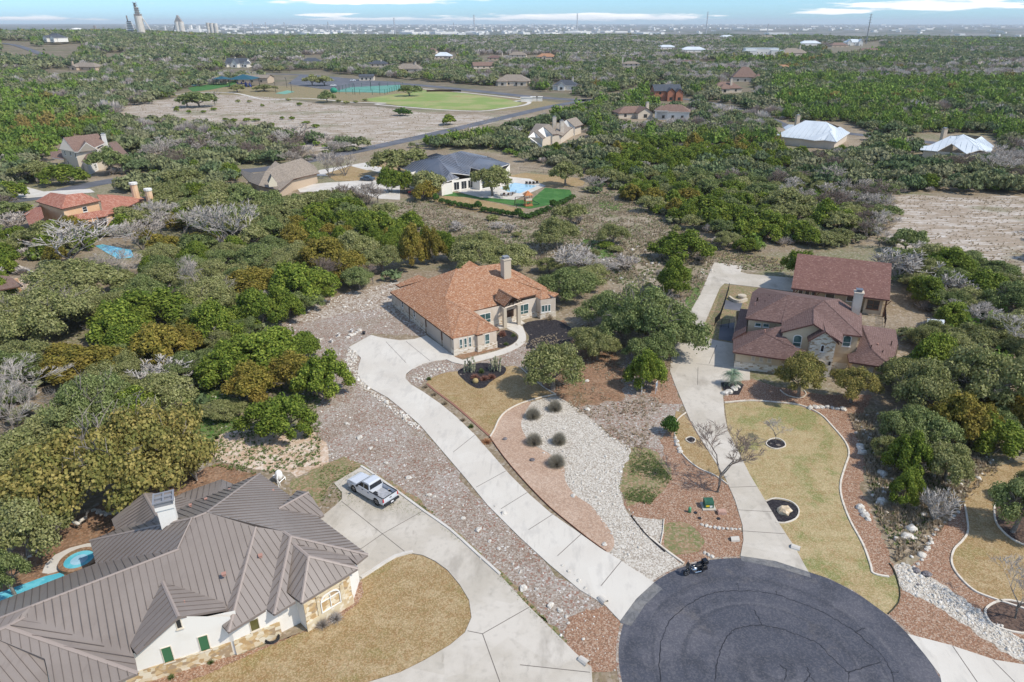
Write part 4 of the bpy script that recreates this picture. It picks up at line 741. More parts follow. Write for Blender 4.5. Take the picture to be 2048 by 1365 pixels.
F = [['b1', 'f1', 'A1', 'T1'], ['f1', 'v1', 'A1'], ['A1', 'v1', 'gv', 'R1', 'T1'], ['R1', 'gv', 'g1', 'Ga', 'Gt'], ['Gt', 'Ga', 'g2', 'g2b'], ['R1', 'Gt', 'g2b', 'h1'], ['R1', 'h1', 'h0', 'R2'], ]
P = solve_roof(V, F)
roof_mesh('roof', P, F, MT['sh_red'], MT['fascia_red'], HR, cap=.14); PU = P
# back slope of the upper roof (hidden from the photo side)
back = [P['b1'] + Vector((2, 3, 0)), P['h0'] + Vector((-1, 6.5, 0))]
mb = MB(HR.location); mb.add([P['b1'], P['T1'], P['R1'], P['R2'], P['h0'], Vector((back[1].x, back[1].y, 5.6)), Vector((back[0].x, back[0].y, 5.6))], [(0, 1, 6), (1, 2, 5, 6), (2, 3, 5), (3, 4, 5)]); mb.build('roof', MT['sh_red'], HR)
# lower left (garage) roofs
V = dict(a=(*z2(685, 522), 4.3), b=(*z2(745, 527), 4.6), c=(*z2(728, 695), 4.4), d=(*z2(622, 757), 2.8, 20))
P1, _ = quickroof(V, [['a', 'b', 'c', 'd']], MT['sh_red'], MT['fascia_red'], HR)
V = dict(l0=(*z2(632, 757), 2.9, 8), l1=(*z2(628, 850), 2.8, 20), ap=(*z2(885, 711), 5.3), tp=(*z2(960, 662), 5.4), top=(*z2(750, 696), 4.4), e1=(*z2(960, 898), 2.8, 20), w1=(*z2(1098, 812), 4.2), w2=(*z2(1003, 785), 4.9), w3=(*z2(1003, 655), 5.5), w4=(*z2(1180, 840), 3.8), e2=(*z2(1215, 925), 2.8, 20))
P2, _ = quickroof(V, [['l0', 'l1', 'ap', 'tp', 'top'], ['l1', 'e1', 'w1', 'ap'], ['ap', 'w1', 'w2', 'w3', 'tp'], ['e1', 'e2', 'w4', 'w1']], MT['sh_red'], MT['fascia_red'], HR, cap=.14)
# right single storey wing
V = dict(t1=(*z2(1610, 648), 5.2), t2=(*z2(1632, 650), 5.2), ap=(*z2(1690, 838), 5.0), fl=(*z2(1510, 925), 2.8, 20), l=(*z2(1497, 868), 3.0, 10), l2=(*z2(1560, 850), 3.3), l3=(*z2(1600, 735), 4.3), fr=(*z2(1853, 977), 2.8, 20), r1=(*z2(1846, 935), 2.9, 10), br=(*c6(505, 570), 2.8, 20), br2=(*c6(490, 476), 3.0, 10))
P3, _ = quickroof(V, [['t1', 'ap', 'fl', 'l', 'l2', 'l3'], ['ap', 'fl', 'fr'], ['t1', 't2', 'r1', 'fr', 'ap'], ['t2', 'br2', 'br', 'r1']], MT['sh_red'], MT['fascia_red'], HR, cap=.14)
# walls (picture points at known heights -> footprint)
def inset(p, q, d): return p
hd = (G(*z2(1853, 977), 2.8) - G(*z2(628, 850), 2.8)); hd.z = 0; hd.normalize(); hb = Vector((-hd.y, hd.x, 0))
def LR(p): q = p - G(*z2(628, 850), 2.8); return (q.dot(hd), q.dot(hb))
OR = G(*z2(628, 850), 2.8); OR.z = 0
def W2(s, t): return (OR + hd * s + hb * t)[:2]
def wallR(name, loc, z0, z1, mat, closed=True, g=0.0):
 pts = [tuple(W2(*p)) for p in loc]; pts = grow(pts, g) if g else pts
 return footprint(name, pts, z0, z1, MT[mat] if isinstance(mat, str) else mat, HR, closed=closed)
MAIN = [(.5, .5), (6.55, .5), (6.55, 2.2), (9.9, 2.2), (13.4, 2.2), (13.4, 3.8), (15.9, 3.8), (15.9, .9), (20.6, .9), (20.6, 8), (23, 8), (23, 14.5), (2, 16.8), (.5, 16)]
wallR('wall', MAIN, 0, 2.78, 'tan_st'); wallR('stone_base', MAIN, 0, 1.15, 'stone_w', g=.07)
UP = [(1.9, 6.5), (6.0, 6.5), (6.55, 2.2), (13.6, 2.2), (13.6, 3.75), (16.6, 3.75), (17.3, 12), (12, 17), (3, 16.4)]
UP = [(1.95, 6.5), (5.9, 6.5), (6.5, 5.9), (6.5, 2.25), (13.5, 2.25), (13.5, 3.72), (16.55, 3.72), (17.4, 11.5), (11, 17), (3, 16.4)]
wallR('wall', UP, 2.6, 5.62, 'tan_st')
# gable triangle under the front gable
gm = MB(HR.location); gA = W2(6.5, 2.25); gB = W2(13.5, 2.25); gz = lambda s: PU['Ga'].z - .12 - abs(s - 10.2) * .47
pts = [(6.5, 5.6), (13.5, 5.6), (13.5, gz(13.5)), (10.2, gz(10.2)), (6.5, gz(6.5))]
gm.add([Vector((*W2(s, 2.25), z)) for s, z in pts], [(0, 1, 2, 3, 4)]); gm.build('gable_wall', MT['tan_st'], HR)
# entry tower, stone, with its own small gable roof
TW = [(10.1, 1.0), (13.35, 1.0), (13.35, 2.3), (10.1, 2.3)]
wallR('tower', TW, 0, 5.45, 'stone_w')
tm = MB(HR.location); za, ze = 6.85, 5.45; f0 = [(10.1, ze), (13.35, ze), (11.72, za)]
tm.add([Vector((*W2(s, .998), z)) for s, z in f0], [(0, 1, 2)], 0, [[(0, 0), (3.2, 0), (1.6, 1.3)]]); tm.build('tower_gable', MT['stone_w'], HR)
rm = MB(HR.location)
for s0, sg in ((9.75, 1), (13.7, -1)):
 e = [Vector((*W2(s0, .62), ze - .1)), Vector((*W2(11.72, .62), za + .16)), Vector((*W2(11.72, 3.4), za + .16)), Vector((*W2(s0, 3.4), ze - .1))]
 rm.add(e, [(0, 1, 2, 3)], 0, [[(0, 0), (0, 2.4), (2.8, 2.4), (2.8, 0)]]); dn = Vector((0, 0, -.22))
 rm.add([e[0], e[1], e[1] + dn, e[0] + dn, e[3], e[3] + dn], [(0, 1, 2, 3), (0, 4, 5, 3)], 1)
rm.build('tower_roof', [MT['sh_red'], MT['fascia_red']], HR)
TA, TB = Vector((*W2(10.1, 1.0), 0)), Vector((*W2(13.35, 1.0), 0))
window_sz(TA, TB, 1.4, 1.9, 3.75, 4.6, HR, glass='glass_dark', frame='frame_w', arch=.22, rail=0)
aw = window_sz(TA, TB, .65, 2.5, .05, 1.9, HR, glass='glass_dark', frame='frame_c', arch=.6, rail=0, name='entry_arch', sill=False, fw=.12)
mb = MB(HR.location); p = W2(13.0, .9); mb.box((p[0], p[1], 2.15), (.22, .2, .5)); mb.build('wall_lamp', MT['black_metal'], HR)
GA_, GB_ = Vector((*gA, 0)), Vector((*gB, 0))
window(GA_, GB_, z2(1090, 735), z2(1145, 797), HR, arch=.35, rail=.45, frame='frame_w', wh=(1.15, 1.5, 3.55), fw=.09)
RA_, RB_ = Vector((*W2(13.6, 3.72), 0)), Vector((*W2(16.55, 3.72), 0))
window(RA_, RB_, z2(1465, 765), z2(1512, 820), HR, arch=.35, rail=.45, frame='frame_w', wh=(1.1, 1.35, 3.75), fw=.09)
UA_, UB_ = Vector((*W2(1.95, 6.5), 0)), Vector((*W2(5.9, 6.5), 0))
for x in (820, 882): window(UA_, UB_, z2(x - 18, 625), z2(x + 18, 650), HR, rail=0, wh=(.85, .55, 4.35), fw=.06)
for s in (2.1, 3.2, 4.3): window_sz(Vector((*W2(.5, .5), 0)), Vector((*W2(6.55, .5), 0)), s, s + .55, 1.55, 2.3, HR, frame='frame_c', glass='garage', rail=0)
for s in (1.2, 2.2, 3.2): window_sz(Vector((*W2(15.9, .9), 0)), Vector((*W2(20.6, .9), 0)), s, s + .55, 1.55, 2.3, HR, frame='frame_c', glass='garage', rail=0)
cp = z2(1560, 500); g_ = G(*z2(1558, 540), 6.4)
chimney((g_.x, g_.y, 0), 1.15, 4.5, 9.3, math.radians(-19), 'cream', HR, 'metal_blue')
# roof vents on both low roofs
for k, (x, y, z) in enumerate(((815, 450, 6.6), (905, 432, 6.9), (905, 468, 6.8), (872, 475, 6.6), (795, 488, 6.3), (1632, 722, 4.4), (1725, 800, 3.9), (1765, 850, 3.7), (1678, 812, 4.4), (870, 695, 5.1), (1833, 780, 3.6))):
 p = G(*z2(x, y), z); mb = MB(HR.location); mb.tube([p - Vector((0, 0, .5)), p + Vector((0, 0, .28))], .07 if k % 3 else .12, 8); mb.build('roof_vent', MT['copper'] if k in (4, 9, 6) else MT['wood_dark'], HR)
# ================================================================== outbuilding behind it
HO = empty('outbuilding', G(1680, 625)); tag(HO, 'long tan outbuilding with a plain red-brown gable roof and timber porch posts', 'outbuilding')
A0, B0 = G(*z2(1072, 366), 3.2), G(*z2(1819, 457), 3.2); e = (B0 - A0).normalized(); n_ = Vector((-e.y, e.x, 0)); Lo = (B0 - A0).length
A1, B1 = G(*z2(1115, 104), 7.0), G(*z2(1812, 176), 7.0); dep = ((A1 - A0).dot(n_) + (B1 - B0).dot(n_)) / 2
def O2(s, t, z): p = A0 + e * s + n_ * t; return Vector((p.x, p.y, z))
mb = MB(HO.location); s0, s1 = 0, Lo; q = [O2(s0, 0, 3.2), O2(s1, 0, 3.2), O2(s1, dep, 7.0), O2(s0, dep, 7.0), O2(s1, 2 * dep, 3.2), O2(s0, 2 * dep, 3.2)]; sl = math.hypot(dep, 3.8)
mb.add(q, [(0, 1, 2, 3), (3, 2, 4, 5)], 0, [[(0, 0), (Lo, 0), (Lo, sl), (0, sl)], [(0, sl), (Lo, sl), (Lo, 0), (0, 0)]]); dn = Vector((0, 0, -.25))
mb.add([q[0], q[1], q[1] + dn, q[0] + dn, q[2], q[2] + dn, q[3], q[3] + dn, q[4], q[4] + dn, q[5], q[5] + dn], [(0, 3, 2, 1), (1, 2, 5, 4), (0, 6, 7, 3), (4, 5, 9, 8), (6, 10, 11, 7)], 1)
mb.build('roof', [MT['sh_shed'], MT['fascia_red']], HO)
FO = [O2(.7, 2.6, 0)[:2], O2(Lo - 3.6, 2.6, 0)[:2], O2(Lo - 3.6, .9, 0)[:2], O2(Lo - .8, .9, 0)[:2], O2(Lo - .5, 2 * dep - .6, 0)[:2], O2(.5, 2 * dep - .6, 0)[:2]]
footprint('wall', FO, 0, 3.15, MT['tan_st'], HO);
for s_ in (.7, Lo - .7): mb = MB(HO.location); mb.add([O2(s_, .9, 3.0), O2(s_, dep, 6.8), O2(s_, 2 * dep - .6, 3.0)], [(0, 1, 2)]); mb.build('gable_wall', MT['tan_st'], HO)
for s in (.5, 4.0, Lo - .4):
 mb = MB(HO.location); b = O2(s, .35, 1.5); mb.box(b, (.26, .26, 3.0), math.atan2(e.y, e.x)); mb.tube([O2(s, .35, 2.0), O2(s + .7, .35, 2.95)], .07, 4); mb.build('porch_post', MT['wood'], HO)
WA, WB = O2(.7, 2.6, 0), O2(Lo - 3.6, 2.6, 0)
for s, w in ((.5, .8), (1.6, .8), (2.7, .8), (5.0, 1.5), (8.4, 1.2)): window_sz(WA, WB, s, s + w, .6 if w < 1 else 1.2, 2.6, HO, glass='glass_dark', rail=0, fw=.08)
window_sz(O2(Lo - 3.6, .9, 0), O2(Lo - .8, .9, 0), .4, 2.3, .9, 2.5, HO, glass='glass_dark', frame='wood', rail=.5, mull=1)
# ================================================================== bronze metal roofed house (lower left)
r3 = zc((0, 900), 2.926); q2c = zc((200, 930), 5.689); q3c = zc((480, 940), 3.7333); q0 = zc((0, 1180), 6.827)
HM = empty('house', G(420, 1250)); tag(HM, 'large white stucco house with bronze standing seam metal roof and tan stone base', 'house')
V = dict(A=(*q2c(1210, 540), 7.6, 4), B=(*q2c(1060, 600), 7.2), C=(*q2c(895, 955), 6.6, 2), D=(*q0(430, 215), 6.6, 2), E=(*q0(330, 372), 6.3), F=(*q0(85, 505), 6.3, 2), F2=(-70, 1286, 6.3),
 G=(*q2c(1820, 95), 3.3, 12), H=(736, 1109.4, 3.3, 20), I=(567, 1063, 6.2, 3), J=(581.3, 1072.6, 5.9, 3), H2=(713, 1127.6, 3.3, 20), H3=(694, 1111.5, 3.7), T1=(587, 1087, 5.5),
 T2=(617, 1112.8, 5.0, 2), t3=(716, 1137, 3.3, 20), t4=(603, 1206, 3.3, 20), t5=(570.7, 1182.5, 3.3, 12), s1=(572.5, 1185, 3.6), s2=(591, 1203, 3.2, 8), s3=(548, 1229, 3.2, 20), s4=(533, 1218, 3.2, 12),
 p0=(511, 1054, 7.0), p1=(456.5, 1264.5, 3.2, 20), p2=(436, 1242, 3.2, 12), p3=(446, 1236, 3.4),
 y1=(269.5, 1316, 3.3, 12), y2=(275.4, 1346.5, 3.2, 20), y3=(180, 1388, 3.2, 20), y4=(108, 1400, 4.2), y5=(89.4, 1317.7, 5.1), y6=(-40, 1264.5, 6.2),
 D2=(0, 1236, 6.6), D3=(-70, 1262, 6.6),
 ge=(259.5, 1291, 3.5), gu=(324.7, 1163, 5.9), gq=(447.7, 1205, 4.0), gA=(357, 1234, 5.6, 3), gl=(272, 1307, 3.4, 6), gr=(452.8, 1218, 3.7, 3),
 g2=(468, 969, 3.3, 8), c3=(437.3, 984.5, 4.3), c2=(389.8, 1001.2, 4.7), cb=(364, 1016, 5.4), l1=(442.6, 959, 3.0, 8), l2=(367, 985.4, 3.0, 8), l3=(352, 993, 3.4),
 wp=(287.9, 986.2, 5.0, 3), wl=(222.9, 1039, 3.1, 10), wb=(230.8, 1061, 3.1, 10), wv=(270.3, 1047.8, 4.3), ws=(321.3, 1044.3, 5.6), wr=(305, 986, 4.6),
 K=(179.5, 1081, 5.3), K2=(191.4, 1127.3, 3.2, 10), k3=(0, 1202.5, 3.1, 12), k4=(-75, 1232, 3.1, 12))
F = [['A', 'I', 'J', 'H', 'G'],
     ['A', 'B', 'C', 'D', 'E', 'y1', 'ge', 'gu', 'gq', 'p3', 'p0'],
     ['p0', 'p3', 'p2', 'p1'], ['p0', 'p1', 's4', 'I'], ['I', 's4', 's3', 'J'], ['J', 's3', 's2', 's1', 'T1', 'H3', 'H2', 'H'],
     ['T1', 'T2', 't4', 't5'], ['T1', 'T2', 't3', 'H3'], ['T2', 't3', 't4'],
     ['E', 'y1', 'y2', 'F'], ['F', 'y2', 'y3', 'y4', 'y5', 'y6', 'F2'],
     ['ge', 'gu', 'gA', 'gl'], ['gu', 'gq', 'gr', 'gA'], ['A', 'G', 'g2', 'c3', 'c2', 'cb', 'B'], ['g2', 'l1', 'l2', 'l3', 'c2', 'c3'], ['l3', 'c2', 'cb', 'ws', 'wp', 'wr'],
     ['wp', 'wl', 'wb', 'wv', 'ws'], ['K', 'B', 'cb', 'ws', 'wv', 'wb'], ['B', 'K', 'K2', 'C'], ['C', 'D', 'D3', 'k4', 'k3', 'K2'], ['D', 'E', 'F', 'F2', 'D3']]
P = solve_roof(V, F, 10.0); PM = P
RIB = (.52, .022, .05, MT['metal_rib'], MT['metal_cap'])
def mroof(P, F, **k): return roof_mesh('roof', P, F, MT['metal_roof'], MT['fascia_bronze'], HM, RIB, .13, **k)
mroof(P, F)
# upper-left block roof seen at the frame edge
quickV = dict(a=(0, 1281, 5.6), b=(89.4, 1317.7, 4.6), c=(97, 1365, 3.6), d=(104, 1410, 3.3, 8), e=(-70, 1410, 4.6), f=(-70, 1257, 6.4))
Pq = solve_roof(quickV, [['a', 'b', 'c', 'd', 'e', 'f']]); mroof(Pq, [['a', 'b', 'c', 'd', 'e', 'f']])
fr = [G(*p) for p in ((150, 1412), (466, 1309.5))]; f2 = [G(475, 1309), G(563, 1271)]; f3 = [G(562, 1266), G(601, 1246)]; f4 = [G(617, 1262), G(705, 1207), G(719, 1163)]
gi = PM['G'] + (PM['A'] - PM['G']).normalized() * .9; hi = f4[2]
bkp = [(gi.x, gi.y)] + [(G(x, y, 3.2) + Vector((dx, dy, 0)))[:2] for x, y, dx, dy in ((460, 972, 0, -.5), (367, 990, 0, -.7), (235, 1045, .6, -.3), (205, 1125, .8, .2), (5, 1212, .3, -.7), (-60, 1250, 0, -.5))]
loopM = [xy(fr[0]), xy(fr[1]), xy(f2[0]), xy(f2[1]), xy(f3[0]), xy(f3[1]), xy(f4[0]), xy(f4[1]), xy(f4[2])] + [tuple(p) for p in bkp]
footprint('wall', loopM, 0, 3.12, MT['white_st'], HM)
def stone_seg(A, B, h, z0=0.0, dd=.07, name='stone_base'):
 e = Vector((B[0] - A[0], B[1] - A[1], 0)); L = e.length; e /= L; n = Vector((e.y, -e.x, 0)); n = n if n.y < 0 else -n
 a, b = Vector((A[0], A[1], 0)) + n * dd - e * .05, Vector((B[0], B[1], 0)) + n * dd + e * .05; a2, b2 = a - n * (dd - .01), b - n * (dd - .01); Z = lambda z: Vector((0, 0, z))
 mb = MB(HM.location); mb.add([a + Z(z0), b + Z(z0), b + Z(h), a + Z(h), a2 + Z(h), b2 + Z(h), a2 + Z(z0), b2 + Z(z0)], [(0, 1, 2, 3), (3, 2, 5, 4), (0, 3, 4, 6), (1, 7, 5, 2)], 0, [[(0, z0), (L, z0), (L, h), (0, h)], [(0, h), (L, h), (L, h + .1), (0, h + .1)], [(0, 0)] * 4, [(0, 0)] * 4])
 return mb.build(name, MT['stone_t'], HM)
stone_seg(fr[0], fr[1], 1.35); stone_seg(f2[0], f2[1], 1.5); stone_seg(f4[0], f4[1], 3.0)
lime = lay('limestone_block', (.60, .50, .33), [('noise', (.52, .40, .24), .8, .45, .62), ('noise', (.70, .63, .5), 2, .5, .64)])
mb = MB(HM.location); e = (f4[1] - f4[0]).normalized(); n = Vector((e.y, -e.x, 0)); L4 = (f4[1] - f4[0]).length
for s0, s1, z0, z1 in ((-.1, L4 + .1, 0, .95), (1.0, 1.25, .95, 2.9), (3.15, 3.5, .95, 2.9), (1.0, 3.5, 2.75, 3.0)):
 mb.add([f4[0] + e * s + n * d + Vector((0, 0, z)) for d in (.04, .14) for s, z in ((s0, z0), (s1, z0), (s1, z1), (s0, z1))], [(4, 5, 6, 7), (0, 1, 5, 4), (1, 2, 6, 5), (2, 3, 7, 6), (3, 0, 4, 7)])
mb.build('limestone_trim', lime, HM)
# gable wall
gm = MB(HM.location); nf = (fr[1] - fr[0]).normalized(); nn = Vector((nf.y, -nf.x, 0)); nn = nn if nn.y < 0 else -nn
tv = [PM['gl'], PM['gA'], PM['gr']]; tv = [v - nn * .35 + Vector((0, 0, -.1)) for v in tv]
def onf(p): s = (p - fr[0]).dot(nf); q = fr[0] + nf * s + nn * .004; return Vector((q.x, q.y, p.z))
tv[2] = tv[2] + nf * .2
gm.add([onf(tv[0]) * 1, onf(tv[1]), onf(tv[2]), Vector((*xy(onf(tv[2])), 3.0)), Vector((*xy(onf(tv[0])), 3.0))], [(4, 3, 2, 1, 0)]); gm.build('gable_wall', MT['white_st'], HM)
sg_ = (PM['gr'] - fr[0]).dot(nf); mb = MB(HM.location); mb.add([fr[0] + nf * (sg_ + a_) - nn * .25 + Vector((0, 0, z_)) for a_, z_ in ((-1.9, 3), (.6, 3), (.6, 4.0), (-1.9, 4.3))], [(0, 1, 2, 3)]); mb.build('wall', MT['white_st'], HM)
for p1, p2 in (((945, 1140), (1015, 1250)), ((1150, 1045), (1220, 1150))):
 w_ = window(fr[0], fr[1], r3(*p1), r3(*p2), HM, frame='frame_c', glass='green_door', rail=0, wh=(.72, 1.5, 1.3), fw=.05)
s_, z_ = on_wall(fr[0], fr[1], *r3(1046, 1018)); window_sz(fr[0], fr[1], s_ - .2, s_ + .2, z_ - .45, z_ + .45, HM, frame='frame_c', glass='glass_dark', rail=0, fw=.05)
s_, z_ = on_wall(f2[0], f2[1], *r3(1486, 1008)); window_sz(f2[0], f2[1], s_ - .35, s_ + .35, 1.6, 2.75, HM, frame='frame_c', glass='glass_olive', rail=0, fw=.05)
sa, za = on_wall(f4[0], f4[1], 638.9, 1228.4); sb, zb = on_wall(f4[0], f4[1], 674.9, 1204.7); print('arch window', sa, za, sb, zb)
window_sz(f4[0], f4[1], 1.3, 3.1, 1.0, 2.1, HM, frame='frame_w', glass='glass_olive', arch=.62, rail=1.0, mull=1, fw=.08, proud=.17)
# chimney with broad metal cap
g = PM['ws'].lerp(PM['B'], .3); rzc = math.radians(25)
chp = G(340, 1046, PM['B'].z - 1.2)
mb = MB(HM.location); mb.box((chp.x, chp.y, 6.55), (1.25, 1.15, 3.9), rzc); mb.box((chp.x, chp.y, 8.3), (1.45, 1.35, .35), rzc); o = mb.build('chimney', MT['white_st'], HM)
m2 = MB(HM.location); m2.box((chp.x, chp.y, 8.65), (1.4, 1.3, .35), rzc)
for dx, dy, sx_, sy_ in ((-.74, 0, .14, 1.62), (.74, 0, .14, 1.62), (0, -.68, 1.34, .14), (0, .68, 1.34, .14), (0, 0, .12, 1.2), (0, 0.0, 1.3, .1)):
 co, si = math.cos(rzc), math.sin(rzc); m2.box((chp.x + dx * co - dy * si, chp.y + dx * si + dy * co, 8.95 + (.012 if sy_ == .1 else 0)), (sx_, sy_, .12), rzc)
m2.build('chimney_cap', MT['grey_metal'], o)
for k, (x, y, z) in enumerate(((448, 1150, 5.2), (521, 1113, 5.2), (366, 1208, 4.9), (461, 981, 4.0), (412, 1000, 4.6), (381, 1012, 5.0), (546, 983, 3.6))):
 f_ = G(x, y, z); mb = MB(HM.location); w_ = .24 if k < 4 else .16; mb.box((f_.x, f_.y, z + .02), (w_, w_, .2), .5); mb.box((f_.x, f_.y, z + .14), (w_ + .1, w_ + .1, .05), .5); mb.build('roof_vent', MT['copper'], HM)
# little dormer roof on the driveway side
V = dict(a=(617, 984, 4.6), b=(557, 1017, 4.6), c=(648, 1030, 3.0, 10), d=(575, 1000, 3.7), e=(594, 981, 3.7), f=(641, 1034, 3.1, 8))
P = solve_roof(V, [['a', 'b', 'f', 'c'], ['a', 'b', 'd', 'e']]); mroof(P, [['a', 'b', 'f', 'c'], ['a', 'b', 'd', 'e']])
# ------------------------------------------------------------------ middle distance houses
def prism_walls(P, names, inset, z0, mat, parent, back=None, top=None):
 pts = [xy(P[n]) for n in names] + [tuple(b) for b in (back or [])]
 pts = grow(pts, -inset); return footprint('wall', pts, z0, top if top else min(P[n].z for n in names) - .04, mat, parent)
def solved_house(base, V, F, mat, fas, label, ribs=None, cap=.2, wp=12.0, cat='house', name='house'):
 H = empty(name, G(*base)); tag(H, label, cat); P = solve_roof(V, F, wp); roof_mesh('roof', P, F, mat, fas, H, ribs, cap); return H, P
def back_pts(P, ridge, depth=7):   # hidden rear eave points: behind the ridge away from the camera
 out = []
 for n in ridge:
  p = P[n]; d = Vector((p.x, p.y, 0)).normalized(); out.append((p.x + d.x * depth, p.y + d.y * depth))
 return out
def add_back(P, ridge, depth, zb, mat, H):
 b = back_pts(P, ridge, depth); mb = MB(H.location); r = [P[n] for n in ridge]; q = [Vector((*x, zb)) for x in b]
 for i in range(len(r) - 1): mb.add([r[i], r[i + 1], q[i + 1], q[i]], [(0, 1, 2, 3)], 0, [[(0, 8), (8, 8), (8, 0), (0, 0)]])
 mb.build('roof', mat, H); return b
# modern house with slate metal roof
m = zc((720, 290), 4.452)
V = dict(a=(*m(343, 196), 3, 15), b=(*m(740, 338), 3, 15), c=(*m(882, 292), 3.3, 8), d=(*m(800, 247), 4.0), r1=(*m(690, 118), 7.0, 6), r2=(*m(752, 95), 7.2, 6), h=(*m(838, 72), 7.6, 6),
 e=(*m(975, 268), 3.6, 12), f=(*m(985, 200), 4.4), g=(*m(868, 182), 4.9), k=(*m(900, 55), 7.8, 6), mm=(*m(1130, 112), 4.2, 6), n=(*m(1045, 130), 5.0), l=(*m(480, 150), 5.0), bl=(*m(565, 110), 3.2, 3), bl2=(*m(680, 75), 3.6, 3), bk=(*m(820, 68), 6.5), x1=(*m(1335, 168), 3.3, 8), x2=(*m(1130, 235), 3.3, 8))
F = [['a', 'b', 'd', 'r1', 'l'], ['r1', 'd', 'c', 'b'][0:0] or ['d', 'b', 'c'], ['r1', 'd', 'e', 'g', 'h', 'r2'], ['h', 'g', 'e', 'f'][0:0] or ['g', 'e', 'f'], ['h', 'g', 'f', 'n', 'mm', 'k'], ['l', 'r1', 'r2', 'bl2', 'bl'], ['mm', 'x1', 'x2', 'f', 'n']]
HB, PB = solved_house((890, 385), V, F, MT['metal_blue'], MT['fascia_white'], 'sprawling white house with slate blue metal roof beside the pool', (1.3, .05, .07, MT['metal_blue_rib'], MT['metal_blue']), .25)
bb = add_back(PB, ['r2', 'h', 'k', 'mm'], 9, 3.2, MT['metal_blue'], HB)
W = [xy(G(*p)) for p in ((808, 372), (884, 392), (905, 388), (905, 384), (945, 378), (960, 381), (985, 376), (1010, 362), (1020, 350))]
W += [bb[3], bb[2], bb[0]]; footprint('wall', W, 0, 3.3, MT['white_st'], HB)
for p1, p2, w in (((884, 392), (908, 388), (1.2, 2.0, .9)),): A, B = G(*p1), G(*p2)
A, B = G(905, 384), G(945, 378)
for s in (.5, 3.0, 5.3): window_sz(A, B, s, s + 1.9, .3, 2.7, HB, glass='glass_dark', rail=0, mull=1, fw=.1)
A, B = G(808, 372), G(884, 392)
for s in (2.5, 6.0, 9.5): window_sz(A, B, s, s + .9, .8, 2.4, HB, glass='glass_dark', rail=0, fw=.1)
A, B = G(960, 381), G(985, 376)
window_sz(A, B, .8, 3.6, .3, 2.7, HB, glass='glass_dark', rail=0, mull=1, fw=.1)
# cream two storey house on the left
m = zc((100, 250), 8.144)
V = dict(a=(*m(148, 393), 6.0, 15), t=(*m(215, 208), 9.5, 8), t2=(*m(780, 140), 9.5, 8), e=(*m(395, 440), 6.0, 15), v=(*m(457, 443), 6.0, 10), gp=(*m(583, 288), 8.2), gt=(*m(560, 250), 8.3), er=(*m(890, 300), 6.2, 4), gr=(*m(780, 408), 6.0, 12), rr=(*m(730, 370), 6.6), cc=(*m(870, 240), 8.0))
F = [['t', 't2', 'er', 'rr', 'gt', 'v', 'e'], ['gt', 'gp', 'v'], ['gt', 'gp', 'gr', 'rr']]
HW, P = solved_house((175, 345), V, F, MT['sh_brown'], MT['fascia_white'], 'cream two storey house with mauve brown gables and dark shutters', None, None)
V = dict(a=(*m(508, 600), 3.4, 12), b=(*m(610, 652), 3.2, 12), c=(*m(755, 440), 5.6, 5), d=(*m(630, 430), 5.6, 3), e=(*m(885, 515), 3.3, 10), f=(*m(800, 440), 4.6))
P2 = solve_roof(V, [['a', 'b', 'c', 'd'], ['c', 'e', 'f', 'd']]); roof_mesh('roof', P2, [['a', 'b', 'c', 'd'], ['c', 'e', 'f', 'd']], MT['sh_brown'], MT['fascia_white'], HW)
V = dict(a=(*m(950, 290), 4.8), b=(*m(1075, 262), 5.0, 5), c=(*m(1285, 490), 3.2, 8), d=(*m(1100, 520), 3.2, 8))
P3 = solve_roof(V, [['a', 'b', 'c', 'd']]); roof_mesh('roof', P3, [['a', 'b', 'c', 'd']], MT['sh_brown'], MT['fascia_white'], HW)
V = dict(a=(*m(180, 425), 4.2), b=(*m(225, 560), 3.0, 8), c=(*m(20, 535), 3.0, 8), d=(*m(0, 440), 4.2))
P4 = solve_roof(V, [['a', 'b', 'c', 'd']]); roof_mesh('roof', P4, [['a', 'b', 'c', 'd']], MT['sh_brown'], MT['fascia_white'], HW)
A = P['a'] * 1; E_ = P['e']; GR = P['gr']; bk = back_pts(P, ['t', 't2'], 6)
a0, e0 = xy(A), xy(E_); g0 = xy(GR)
body = grow([a0, e0, g0, xy(P['er']), bk[1], bk[0]], -.45); footprint('wall', body, 0, 5.95, MT['cream_far'], HW)
mb = MB(HW.location); mb.add([P['a'] + Vector((0, 0, -.05)), P['e'] + Vector((0, 0, -.05)), P['t'] + Vector((0, 0, -.25))], [(0, 1, 2)]); mb.build('gable_wall', MT['cream_far'], HW)
mb = MB(HW.location); mb.add([P['v'] + Vector((0, 0, -.05)), P['gr'] + Vector((0, 0, -.05)), P['gp'] + Vector((0, 0, -.2))], [(0, 1, 2)]); mb.build('gable_wall', MT['cream_far'], HW)
b0, b1 = P2['b'], P2['e']; mb = MB(HW.location); dz = Vector((0, 0, -.1))
mb.add([b0 + dz, b1 + dz, P2['c'] + dz * 2, Vector((b0.x, b0.y, 0)), Vector((b1.x, b1.y, 0))], [(3, 4, 1, 2, 0)]); mb.build('gable_wall', MT['white_far'], HW)
footprint('wall', grow([xy(b0), xy(b1), xy(P2['f']), xy(P2['a'])], -.3), 0, 3.1, MT['cream_far'], HW)
footprint('wall', grow([xy(P3['d']), xy(P3['c']), xy(P3['b']), xy(P3['a'])], -.4), 0, 3.0, MT['cream_far'], HW)
A_, B_ = Vector((*xy(b0), 0)), Vector((*xy(b1), 0))
for p1, p2 in (((690, 640), (795, 715)), ((820, 625), (905, 695))): window(A_, B_, m(*p1), m(*p2), HW, glass='glass_dark', rail=.5, mull=1, wh=(1.3, 1.5, .9))
A_, B_ = Vector((*body[0], 0)), Vector((*body[1], 0))
